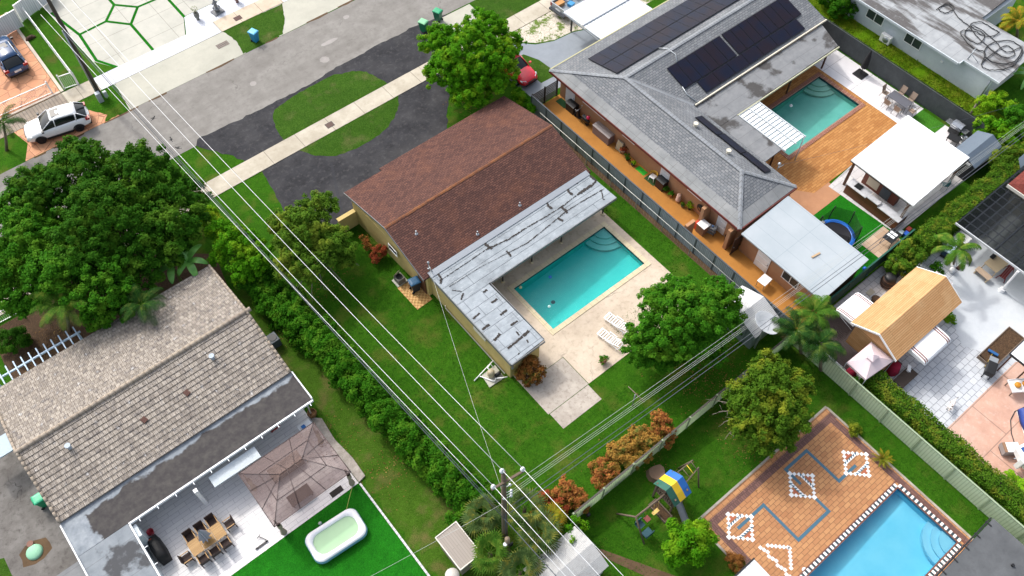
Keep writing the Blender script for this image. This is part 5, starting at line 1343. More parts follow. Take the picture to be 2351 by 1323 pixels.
# the large trees
L = px_lobes([(200, 400, 5.5, 2.5), (320, 420, 5.2, 2.7), (110, 450, 5.0, 2.6), (400, 500, 4.4, 2.1), (240, 500, 6.0, 2.8), (330, 560, 4.4, 2.2), (390, 570, 3.8, 1.5), (430, 450, 4.2, 1.4), (300, 630, 4.0, 1.7), (200, 570, 5.5, 2.4), (170, 350, 4.6, 1.3), (300, 370, 4.4, 1.2)])
tree('huge spreading dark green tree at the street corner of the tile roofed house', g(235, 560, 0)[:2], L, M_GREEN2, 11, .38, .21, 1.1, .38)
L = px_lobes([(60, 560, 5.0, 2.7), (140, 620, 5.0, 2.5), (230, 650, 4.6, 2.2), (20, 650, 4.4, 2.0), (60, 690, 3.8, 1.4), (290, 690, 3.6, 1.2), (230, 715, 3.4, 1.1), (60, 480, 4.6, 1.9)])
tree('large dark green tree overhanging the street side of the beige tile roof', g(120, 650, 0)[:2], L, M_GREEN1, 12, .36, .2, 1.1, .32)
L = px_lobes([(1085, 130, 4.2, 2.9), (1030, 165, 3.5, 1.9), (1135, 165, 3.6, 1.9), (1085, 200, 3.0, 1.8), (1110, 75, 4.2, 2.0), (1010, 95, 3.6, 1.5), (1165, 105, 3.8, 1.3)])
tree('round bright green tree at the street corner of the brown shingle roof', g(1095, 185, 0)[:2], L, M_GREEN3, 13, .3, .175, 1.2, .2)
L = px_lobes([(1570, 735, 4.2, 2.6), (1505, 775, 3.4, 1.8), (1645, 690, 3.6, 1.6), (1515, 700, 3.4, 1.5), (1605, 790, 3.2, 1.7), (1670, 735, 2.9, 1.1), (1475, 805, 2.4, 1.2), (1555, 665, 3.4, 1.2), (1530, 825, 2.2, 1.0)])
tree('round dense green tree shading the end of the turquoise pool patio', g(1590, 800, 0)[:2], L, M_GREEN1, 14, .3, .17, 1.2, .2)
L = px_lobes([(690, 530, 3.8, 1.9), (730, 480, 3.6, 1.4), (760, 560, 3.2, 1.5), (670, 600, 3.2, 1.3), (650, 510, 3.2, 1.0), (790, 595, 2.4, .7), (710, 610, 3.0, 1.2)])
tree('olive green tree with bare grey lower branches beside the yellow house wall', g(725, 590, 0)[:2], L, M_OLIVE, 15, .3, .17, 1.0, .16, gap=.05)
L = px_lobes([(545, 560, 3.4, 1.5), (510, 530, 3.2, 1.1), (590, 590, 3.0, 1.2), (560, 620, 2.4, 1.0), (500, 590, 2.6, .8)])
tree('bright green bushy tree between the huge dark tree and the olive tree', g(550, 600, 0)[:2], L, M_GREEN3, 16, .3, .17, .95, .14)
L = px_lobes([(1760, 900, 3.8, 1.9), (1740, 960, 3.3, 1.6), (1810, 950, 3.3, 1.4), (1700, 910, 3.2, 1.1), (1760, 1000, 2.8, 1.2), (1800, 1000, 2.4, .9), (1770, 850, 3.6, 1.2), (1690, 985, 2.4, .6), (1830, 890, 3.2, 1.0)])
tree('yellow green mango tree with bare twigs behind the pale green fence', g(1765, 960, 0)[:2], L, M_OLIVE2, 17, .3, .18, .95, .2, gap=.08)
L = px_lobes([(1580, 1240, 1.7, 1.2), (1550, 1265, 1.4, .8), (1610, 1225, 1.5, .8), (1595, 1270, 1.3, .7)])
tree('small round leafy green tree beside the corner of the orange brick deck', g(1590, 1262, 0)[:2], L, M_GREEN3, 18, .35, .15, 1.1, .08)
def bare(label, pts, seed):
    """Leafless grey branches."""
    random.seed(seed); b = MB()
    for (p, q, z0, z1) in pts:
        a, c = g(*p, z0), g(*q, z1)
        m = a.lerp(c, .5) + Vector((random.uniform(-.15, .15), random.uniform(-.15, .15), .1))
        b.tube([a, m, c], [.05, .035, .012], 5)
        for k in range(6):
            e = a.lerp(c, random.uniform(.35, 1)); d = (c - a).normalized() * .35 + Vector((random.uniform(-.4, .4), random.uniform(-.4, .4), random.uniform(-.2, .25)))
            b.tube([e, e + d], [.018, .006], 4)
    return b
def add_branches(tname, pts, seed):
    t = bpy.data.objects[tname]; bare('', pts, seed).build('bare_branch', M_TWIG, t)
add_branches('tree.004', [((720, 600), (680, 665), 1.8, 1.6), ((725, 605), (745, 665), 1.8, 1.5), ((740, 600), (790, 650), 1.8, 1.5), ((760, 590), (825, 610), 2.0, 1.8), ((720, 600), (715, 680), 1.7, 1.3)], 4)
add_branches('tree.006', [((1720, 950), (1650, 945), 2.0, 1.9), ((1720, 955), (1660, 970), 1.9, 1.7), ((1710, 940), (1645, 920), 2.0, 2.0), ((1715, 960), (1670, 1000), 1.8, 1.5)], 5)

# the hedge between the two lots
def row_hedge():
    rng = random.Random(5); lob = []
    A, B = g(590, 640, 1.3), g(1090, 1150, 1.1)
    n = 44
    for i in range(n):
        f = i / (n - 1); c = A.lerp(B, f)
        w = 1.15 - .25 * f
        lob.append((c.x + rng.uniform(-.3, .3), c.y + rng.uniform(-.25, .25), 1.05 + rng.uniform(-.15, .35), w * rng.uniform(.85, 1.2)))
        if i % 3 == 0: lob.append((c.x + rng.choice((-.7, .6)), c.y + rng.uniform(-.3, .3), .75, .6))
    t = thing('hedge', 'long loose green hedge along the lawn of the brown roofed house', 'hedge', tuple(A.xy) + (0,))
    C, N, Lf, r = crown(lob, .38, .17, .95, 31, .95, .3, -.6)
    leaf_object('foliage', C, N, Lf, .5, M_HEDGE, t, r)
    b = MB()
    for l in lob[::2]: b.tube([(l[0], l[1], 0), (l[0] + .1, l[1], l[2])], [.05, .03], 5)
    b.build('stem', M_BARK, t)
row_hedge()
def box_hedge(label, x0, x1, y0, y1, h, mat, seed, leaf=.13, dens=2.4):
    rng = np.random.default_rng(seed)
    t = thing('hedge', label, 'hedge', ((x0 + x1) / 2, (y0 + y1) / 2, 0))
    per = 2 * ((x1 - x0) + (y1 - y0)); at = (x1 - x0) * (y1 - y0); as_ = per * h
    n = int(dens * (at + as_) / (leaf * leaf * .3)); nt = int(n * at / (at + as_)); ns = n - nt
    T = np.column_stack([rng.uniform(x0, x1, nt), rng.uniform(y0, y1, nt), np.full(nt, h)]); NT = np.tile([0, 0, 1.], (nt, 1))
    s = rng.uniform(0, per, ns); W, D = x1 - x0, y1 - y0
    X = np.where(s < W, x0 + s, np.where(s < W + D, x1, np.where(s < 2 * W + D, x1 - (s - W - D), x0))); Y = np.where(s < W, y0, np.where(s < W + D, y0 + s - W, np.where(s < 2 * W + D, y1, y1 - (s - 2 * W - D))))
    Sd = np.column_stack([X, Y, rng.uniform(.05, h, ns)]); NS = np.column_stack([np.where((s >= W) & (s < W + D), 1, np.where(s >= 2 * W + D, -1, 0)), np.where(s < W, -1, np.where((s >= W + D) & (s < 2 * W + D), 1, 0)), np.zeros(ns)]).astype(float)
    C = np.vstack([T, Sd]); N = np.vstack([NT, NS])
    ph = rng.uniform(0, 6, 4)
    wob = .13 * np.sin(C[:, 0] * 2.1 + ph[0]) * np.sin(C[:, 1] * 1.9 + ph[1]) + .09 * np.sin(C[:, 0] * 5.3 + ph[2]) * np.cos(C[:, 1] * 4.7 + ph[3])
    C = C + N * (wob[:, None] + rng.normal(size=(len(C), 1)) * .07) + rng.normal(size=C.shape) * .05
    leaf_object('foliage', C, N * .6 + np.array([0, 0, .5]) + rng.normal(size=N.shape) * .5, leaf * rng.uniform(.7, 1.3, len(C)), .6, mat, t, rng)
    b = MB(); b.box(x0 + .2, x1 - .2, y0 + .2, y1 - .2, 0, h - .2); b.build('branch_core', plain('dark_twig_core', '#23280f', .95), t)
    return t
box_hedge('long clipped box hedge between the pale green fence and the courtyard', 34.75, 36.0, -11, 5.6, 1.45, M_BOXH, 41)
box_hedge('long clipped box hedge between the white pavilion and the pergola', 46.6, 62, 9.45, 10.75, 1.9, M_BOXH, 42)
shrub('leafy bush at the end of the hedge beside the dark green windscreen', g(2070, 590)[:2], px_lobes([(2075, 570, 1.6, .8), (2060, 610, 1.2, .8), (2100, 590, 1.3, .7), (2085, 620, 1.0, .6)]), M_BOXH, 43, .3, .14)

# shrubs
GR = 'croton shrubs along the pale green fence'
shrub('red and orange croton shrub nearest the utility pole', g(1265, 1165)[:2], px_lobes([(1255, 1150, .9, .6), (1285, 1165, .8, .6), (1240, 1170, .7, .5), (1270, 1185, .6, .5)]), M_CROTONR, 51, .22, .16, group=GR)
shrub('orange croton shrub with green shoots against the green fence end', g(1315, 1145)[:2], px_lobes([(1300, 1120, 1.1, .6), (1325, 1140, .9, .6), (1285, 1135, .9, .5), (1335, 1155, .7, .5)]), M_CROTON, 52, .22, .16, group=GR)
shrub('bronze croton shrub between two larger orange croton shrubs', g(1385, 1100)[:2], px_lobes([(1375, 1075, 1.0, .55), (1400, 1090, .9, .6), (1375, 1105, .7, .5), (1390, 1055, .8, .4)]), M_CROTON, 53, .22, .16, group=GR)
shrub('golden croton shrub midway along the pale green fence', g(1430, 1065)[:2], px_lobes([(1420, 1040, 1.1, .65), (1445, 1055, .9, .6), (1440, 1025, 1.0, .55), (1410, 1065, .7, .5)]), M_CROTONY, 54, .22, .16, group=GR)
shrub('broad golden orange croton shrub below the tallest croton', g(1475, 1030)[:2], px_lobes([(1465, 1000, 1.2, .65), (1490, 1010, 1.1, .65), (1480, 1040, .8, .5)]), M_CROTONY, 55, .22, .16, group=GR)
shrub('tallest orange croton shrub at the pool end of the row', g(1520, 1005)[:2], px_lobes([(1515, 965, 1.6, .6), (1525, 985, 1.3, .65), (1505, 990, 1.1, .5), (1530, 1005, .9, .5)]), M_CROTON, 56, .22, .16, group=GR)
shrub('bronze croton bush at the corner of the flat roofed patio wing', g(1215, 865)[:2], px_lobes([(1215, 838, 1.2, .7), (1230, 855, .9, .6), (1200, 860, .8, .55), (1218, 872, .6, .5)]), M_CROTONB, 57, .24, .16)
shrub('small red croton bush against the yellow house wall', g(868, 590)[:2], px_lobes([(868, 578, .8, .5), (880, 570, .8, .4), (860, 592, .5, .4)]), M_CROTONR, 58, .2, .14)
shrub('thin reddish shrub by the yellow wall behind the red croton bush', g(838, 560)[:2], px_lobes([(835, 550, .7, .35), (845, 565, .5, .35)]), M_CROTON, 59, .2, .13, dens=.5)
shrub('clipped dark green ball shrub on the mulch beside the blue trellis', g(35, 805)[:2], px_lobes([(32, 785, .75, .95)]), M_GREEN2, 60, .3, .11, 1.3, flat=.85, rough=.08)
shrub('yellow green shrub beside the sidewalk and the huge dark tree', g(485, 505)[:2], px_lobes([(480, 490, 1.2, .6), (500, 505, 1.0, .5), (465, 500, .9, .5)]), M_LIME, 61, .25, .15)
shrub('low bush behind the round street corner tree', g(1205, 245)[:2], px_lobes([(1200, 230, .8, .5), (1222, 250, .7, .45), (1190, 215, .8, .5)]), M_GREEN3, 62, .25, .15)
shrub('large leafy bush at the wall of the white house beside the weedy strip', g(1930, 20)[:2], px_lobes([(1925, 10, 1.3, .9), (1950, 22, 1.0, .7), (1900, -5, 1.1, .8), (1915, 25, .8, .6)]), M_HEDGE, 63, .3, .16)
shrub('small reddish shrub beside the white ribbed patio cover', g(1690, 1300)[:2], px_lobes([(1688, 1290, .5, .5), (1700, 1305, .4, .35)]), M_CROTONB, 64, .2, .12)
shrub('small pale green shrub on the strip beside the mosaic deck', g(1965, 992)[:2], px_lobes([(1964, 985, .4, .42)]), M_OLIVE2, 65, .2, .11)
shrub('low green creeper on the ribbed gambrel shed beside the fence end', g(1318, 1205)[:2], px_lobes([(1320, 1195, 1.6, .3), (1305, 1215, 1.9, .25), (1340, 1205, 1.4, .25), (1315, 1240, 2.4, .2)]), M_GREEN3, 66, .2, .13, .5)
shrub('bright green shrub at the foot of the loose hedge beside the fan palms', g(1090, 1180)[:2], px_lobes([(1085, 1130, 1.3, .7), (1110, 1150, 1.2, .6), (1075, 1175, 1.0, .7), (1050, 1195, .8, .6), (1120, 1120, 1.2, .4)]), M_HEDGE, 67, .3, .15)
US = 'bushes crowding the corner beyond the dark screened fence'
for k, (lab, bs, lb, mm) in enumerate([
    ('big leaved bright green bush above the blue grey shed', (2285, 330), [(2265, 285, 1.6, .8), (2290, 300, 1.6, .9), (2310, 320, 1.4, .8), (2250, 300, 1.2, .5)], M_GREEN3),
    ('yellow green bush below the corner of the white house', (2270, 250), [(2265, 235, 1.3, .7), (2290, 225, 1.2, .7), (2310, 245, 1.2, .7), (2250, 250, .9, .5)], M_LIME),
    ('dark green bush between the big leaved bush and the picture edge', (2335, 300), [(2335, 270, 1.4, 1.0), (2345, 300, 1.3, .8), (2325, 250, 1.1, .6)], M_GREEN1),
    ('yellow flowered bush over the hedge by the lean-to roof', (2300, 375), [(2300, 360, 2.0, .6), (2320, 350, 1.9, .6), (2285, 372, 1.8, .4)], M_OLIVE2)]):
    shrub(lab, g(*bs)[:2], px_lobes(lb), mm, 70 + k, .3, .24 if k == 0 else .15, group=US)
for k, (px, py, r, mm, lab) in enumerate([(2120, 640, .35, M_GREEN2, 'low dark plant beside the barrel and the box hedge'), (2150, 620, .35, M_GREEN1, 'low plant in the bed beside the leaning courtyard palm'), (2178, 735, .35, M_GREEN3, 'potted shrub beside the striped lower awning'), (2000, 885, .55, M_BOXH, 'bushy clump at the pool end of the box hedge'), (1970, 890, .5, M_GREEN1, 'green clump beside the pink gazebo'), (2020, 905, .5, M_HEDGE, 'second green clump at the end of the box hedge')]):
    shrub(lab, g(px, py)[:2], [(*g(px, py - 5, r * 1.1), r), (*g(px + 8, py + 3, r * .8), r * .7)], mm, 80 + k, .2, .14)
def weed_tufts():
    rng = np.random.default_rng(8); n = 26000
    X = rng.uniform(60.4, 63.9, n); Y = rng.uniform(14.5, 44, n); Z = np.abs(rng.normal(size=n)) * .09 + .02
    k = np.sin(X * 1.7 + 1) * np.sin(Y * 1.1) + .4 * np.sin(Y * 3.1); keep = k + rng.normal(size=n) * .4 > -.35
    C = np.column_stack([X, Y, Z])[keep]; C[:, 2] += .12 * (np.clip(C[:, 0] - 63, 0, 1))
    o = leaf_object('weeds', C, rng.normal(size=C.shape) * .5 + np.array([0, 0, .8]), .13 * rng.uniform(.6, 1.4, len(C)), .5, leafmat('weed_leaf', '#5a7c16', '#7a951c', '#8f9a2e', 1.0, patch=1.2), None, rng)
    o['kind'] = 'stuff'
weed_tufts()
def grass_tufts():
    """Coarser blades scattered over the lawns, thicker along the edges nobody mows."""
    rng = np.random.default_rng(18); P = []
    def area(x0, x1, y0, y1, per): n = int((x1 - x0) * (y1 - y0) * per); P.append(np.column_stack([rng.uniform(x0, x1, n), rng.uniform(y0, y1, n)]))
    area(8, 33.7, 11.1, 15.9, 60); area(24.6, 33.6, 15.9, 19.9, 60); area(8.4, 16.8, 15.9, 38, 60); area(31.8, 33.7, 20, 29, 90); area(13.5, 19.5, -3, 10.8, 50); area(19.6, 33.6, 6.4, 10.8, 70); area(32.2, 33.7, -6, 10.8, 90)
    Q = np.vstack(P); C = np.column_stack([Q, rng.uniform(.015, .05, len(Q))])
    o = leaf_object('grass', C, rng.normal(size=C.shape) * .55 + np.array([0, 0, .7]), .11 * rng.uniform(.5, 1.5, len(C)), .28, leafmat('grass_blade', '#2f5f12', '#4a7a1c', '#66822c', .95, .2, .8, patch=.5), None, rng)
    o['kind'] = 'stuff'
grass_tufts()
def litter():
    rng = np.random.default_rng(28); P = []
    for px, py, r, n in ((1590, 830, 2.6, 500), (1640, 870, 2.2, 350), (1720, 1010, 2.0, 350), (720, 640, 2.0, 300), (1290, 1180, 1.2, 120), (1480, 1040, 1.8, 160), (760, 1010, 1.5, 160), (900, 1080, 1.6, 200), (650, 760, 1.2, 120), (1085, 250, 1.5, 150), (120, 790, 2.5, 300)):
        c = g(px, py); P.append(np.column_stack([c.x + rng.normal(size=n) * r * .6, c.y + rng.normal(size=n) * r * .6]))
    Q = np.vstack(P); C = np.column_stack([Q, rng.uniform(.03, .06, len(Q))])
    o = leaf_object('fallen_leaves', C, rng.normal(size=C.shape) * .4 + np.array([0, 0, .9]), .1 * rng.uniform(.6, 1.5, len(C)), .5, leafmat('dry_leaf', '#8a6a3c', '#6f5230', '#a08a50', 1.1, .1, .8), None, rng)
    o['kind'] = 'stuff'
litter()

# ------------------------------------------------------------------ palms
def frond_geo(V, Fs, base, az, el, length, droop, leaf, nl, width=.05, hang=.5, rnd=None):
    rnd = rnd or random; base = Vector(base); h = Vector((math.cos(az), math.sin(az), 0)); side = Vector((-math.sin(az), math.cos(az), 0))
    P = []; p = base.copy(); e = el; n = 10
    for i in range(n + 1):
        P.append(p.copy()); p = p + (h * math.cos(e) + Vector((0, 0, math.sin(e)))) * (length / n); e -= droop / n * (.6 + .8 * i / n)
    for i in range(nl):
        f = .12 + .88 * i / (nl - 1); k = min(n - 1, int(f * n)); q = P[k].lerp(P[k + 1], f * n - k); d = (P[k + 1] - P[k]).normalized()
        ll = leaf * (math.sin(math.pi * (.12 + .83 * f)) ** .7) * rnd.uniform(.85, 1.1)
        for s_ in (-1, 1):
            v = (d * .75 + side * s_ * 1.0 + Vector((0, 0, -hang * .4 + rnd.uniform(-.1, .1)))).normalized(); w = d * width * .5
            m = q + v * ll * .55 + Vector((0, 0, .02)); tip = q + v * ll - Vector((0, 0, hang * ll * .45)); b = len(V)
            V += [q - w, q + w, m + w * .9, m - w * .9, tip]; Fs += [(b, b + 1, b + 2, b + 3), (b + 3, b + 2, b + 4)]
    return P
def palm(label, base, top, nf, length, mat, seed, leaf=.55, nl=26, droop=1.5, el=(.2, 1.2), r=.11, name='palm_tree', hang=.5, group=None, width=.05, trunk=True, cat='palm'):
    rnd = random.Random(seed); t = thing(name, label, cat, (base[0], base[1], 0), 0, group); V = []; Fs = []; rb = MB()
    for i in range(nf):
        az = 2 * math.pi * (i * .382 + rnd.uniform(-.04, .04)); e = el[0] + (el[1] - el[0]) * (i / nf) + rnd.uniform(-.1, .1)
        P = frond_geo(V, Fs, top, az, e, length * rnd.uniform(.8, 1.1), droop * rnd.uniform(.8, 1.2), leaf, nl, width, hang, rnd); rb.tube(P[:9], [.028 * (1 - k / 11) for k in range(9)], 4, False)
    b = MB(); b.add(V, Fs); b.build('crown', mat, t); rb.build('frond_stalk', M_PALM, t)
    if trunk:
        p, q = Vector((base[0], base[1], 0)), Vector(top); b = MB(); b.tube([p - Vector((0, 0, .05)), p.lerp(q, .35) + Vector((.05, 0, 0)), q], [r * 1.3, r, r * .8], 8); b.build('trunk', concrete('palm_bark', '#8d8272', '#766b5c', '#574c40', .9, .5, sc_=3), t)
    return t
GP = 'palms beside the white panel roofed building'
palm('full dark green palm overlapping the corner of the white panel roof', g(1840, 810)[:2], g(1828, 760, 3.0), 15, 1.8, M_PALMD, 1, .62, 44, 1.7, group=GP, width=.03, hang=.8)
palm('bushy green palm above the pale green fence corner', g(1885, 850)[:2], g(1880, 790, 2.8), 15, 1.9, M_PALMD, 2, .62, 44, 1.9, group=GP, width=.03, hang=.8)
palm('green palm between the satellite dish and the timber decking', g(1880, 770)[:2], g(1868, 718, 3.0), 14, 1.8, M_PALM, 3, .62, 44, 1.7, group=GP, width=.03, hang=.8)
palm('bright green palm standing over the eave of the beige tile roof', g(160, 760)[:2], g(145, 700, 4.6), 17, 2.2, M_PALM, 4, .6, 38, 1.5, width=.03, hang=.7)
palm('dark palm with long fronds lying over the beige tile roof', g(335, 735)[:2], g(325, 700, 4.2), 13, 1.9, M_PALMD, 5, .55, 36, 1.7, width=.03, hang=.7)
palm('dark palm under the huge spreading tree beside the banana plants', g(265, 650)[:2], g(258, 590, 4.6), 11, 1.7, M_PALMD, 6, .55, 36, 1.5, width=.03, hang=.7)
palm('drooping palm at the picture edge beside the white car', g(15, 345)[:2], g(8, 285, 3.2), 11, 1.8, M_PALMD, 7, .5, 34, 2.0, width=.035)
palm('thin leaning palm in the pale courtyard next to the pergola', g(2188, 612)[:2], g(2196, 572, 3.3), 9, 2.1, M_PALM, 8, .5, 32, 2.0, (.1, .9), .07, width=.06, hang=.8)
palm('small yellow green palm beside the blue and white boat', g(2332, 1118)[:2], g(2330, 1108, .5), 8, 1.0, M_LIME, 9, .35, 18, 1.2, width=.06, trunk=False)
palm('yellowing palm at the far corner of the white house', g(2335, 90)[:2], g(2335, 50, 2.6), 13, 1.9, M_PALMY, 10, .5, 26, 1.8, width=.07)
palm('spiky yellow green plant beside the mosaic deck edge', g(2025, 1060)[:2], g(2025, 1055, .25), 22, .75, M_PALMY, 11, .14, 8, .7, (.1, 1.3), width=.06, trunk=False, name='spiky_plant', cat='plant', hang=.1)
def fan_palm(label, base, top, nf, mat, seed, rad=.8, stalk=1.0, group=None, r=.12):
    rnd = random.Random(seed); t = thing('fan_palm', label, 'palm', (base[0], base[1], 0), 0, group); b = MB(); sb = MB(); top = Vector(top)
    for i in range(nf):
        az = 2 * math.pi * (i * .382 + rnd.uniform(-.05, .05)); e = -.5 + 1.7 * i / nf + rnd.uniform(-.15, .15)
        d = Vector((math.cos(az) * math.cos(e), math.sin(az) * math.cos(e), math.sin(e))); c = top + d * stalk * rnd.uniform(.7, 1.1) - Vector((0, 0, .12))
        sb.tube([top, c], [.02, .014], 4, False); side = d.cross(Vector((0, 0, 1))).normalized(); upv = side.cross(d)
        m = 19
        for k in range(m):
            a = (k / (m - 1) - .5) * 4.2; v = d * math.cos(a) + side * math.sin(a); l = rad * (.75 + .25 * math.cos(a * .6)) * rnd.uniform(.85, 1.05)
            tip = c + v * l - Vector((0, 0, (.28 + .2 * abs(a) / 2) * l)) + upv * .08; w = (d * -math.sin(a) + side * math.cos(a)) * .045 * rad
            mid = c + v * l * .6 + upv * .06
            b.add([c, mid + w, tip, mid - w], [(0, 1, 2, 3)])
    b.build('crown', mat, t); sb.build('frond_stalk', M_PALM, t)
    q = Vector((base[0], base[1], 0)); k = MB(); k.tube([q - Vector((0, 0, .05)), q.lerp(top, .5), top], [r * 1.3, r * 1.1, r], 8); k.build('trunk', M_BARK, t)
    return t
GF = 'fan palms around the utility pole'
for k, (lab, bp, tp, z, nf, rad, mm) in enumerate([
    ('grey green fan palm behind the crossarm of the utility pole', (1200, 1215), (1205, 1165, 2.6), 0, 15, .95, M_FAN),
    ('fan palm over the ribbed gambrel shed roof', (1225, 1270), (1235, 1225, 2.6), 0, 15, .95, M_FAN),
    ('fan palm on the hedge side of the utility pole', (1120, 1225), (1110, 1180, 2.4), 0, 14, .85, M_FAN),
    ('fan palm drooping over the grey plank shed roof', (1135, 1310), (1125, 1270, 2.4), 0, 15, .85, M_PALM),
    ('lowest fan palm below the pole at the picture edge', (1190, 1360), (1195, 1310, 2.4), 0, 15, .95, M_FAN),
    ('fan palm with yellow dying fronds beside the red croton shrub', (1245, 1225), (1255, 1195, 2.0), 0, 11, .75, M_PALMY)]):
    fan_palm(lab, g(*bp)[:2], g(*tp), nf, mm, 20 + k, rad, .75, GF)
def banana(label, base, leaves, seed, z0=1.6):
    rnd = random.Random(seed); t = thing('banana_plant', label, 'banana plant', (base[0], base[1], 0)); b = MB(); c = Vector((base[0], base[1], z0))
    for az, el, ln, w in leaves:
        h = Vector((math.cos(az), math.sin(az), 0)); s = Vector((-math.sin(az), math.cos(az), 0)); p = c.copy(); e = el; n = 8; Lp = []; 
        for i in range(n + 1):
            ww = w * (math.sin(math.pi * (.08 + .9 * i / n)) ** .6); Lp.append([p - s * ww + Vector((0, 0, -.1 * ww)), p, p + s * ww + Vector((0, 0, -.1 * ww))]); p = p + (h * math.cos(e) + Vector((0, 0, math.sin(e)))) * (ln / n); e -= .22
        b.loft([tuple(map(tuple, q)) for q in Lp], cap=False, closed=False)
    m = NM('banana_leaf', .4); w = m.wave(9, m.uv, 'Y'); col = m.mix(m.rng(m.noise(1.5, 3), .4, .6), S('#3f7a2c'), S('#5f9a40')); b.build('foliage', m.out(m.mix(m.rng(w, .1, .4, .3, 0), col, S('#7a9a50'))), t)
    k = MB(); k.tube([(base[0], base[1], 0), tuple(c)], [.13, .08], 8); k.build('stem', plain('banana_stem', '#6a7a3c', .7), t)
banana('banana plant with broad leaves over the top corner of the beige tile roof', g(432, 600, 3.0)[:2], [(.3, 1.0, 1.7, .26), (1.4, .9, 1.8, .28), (2.5, .8, 1.6, .25), (3.6, .6, 1.4, .24), (4.6, .5, 1.6, .27), (5.5, .7, 1.6, .25), (1.9, 1.3, 1.5, .22)], 1, 3.0)
banana('second banana plant with lighter leaves beside the huge spreading tree', g(395, 610, 2.8)[:2], [(.9, 1.1, 1.7, .25), (2.2, 1.0, 1.6, .27), (3.2, .7, 1.5, .24), (4.2, .6, 1.6, .26), (5.8, .6, 1.5, .25)], 2, 2.8)
banana('banana plant with torn leaves at the far end of the white house', g(2345, 200)[:2], [(2.4, .9, 1.6, .2), (3.4, .6, 1.8, .2), (4.2, .5, 1.8, .2), (1.5, .9, 1.4, .2)], 3, 1.2)
def courtyard_tree_log():
    b = MB(); b.tube([g(2228, 262, .2), g(2243, 240, .9), g(2250, 232, 1.3)], [.1, .13, .1], 7); b.tube([g(2240, 250, .5), g(2262, 262, .6)], [.05, .03], 5)
    single(b, 'tree_stump', 'grey broken tree stump leaning at the end of the weedy strip', 'stump', M_TWIG)
courtyard_tree_log()
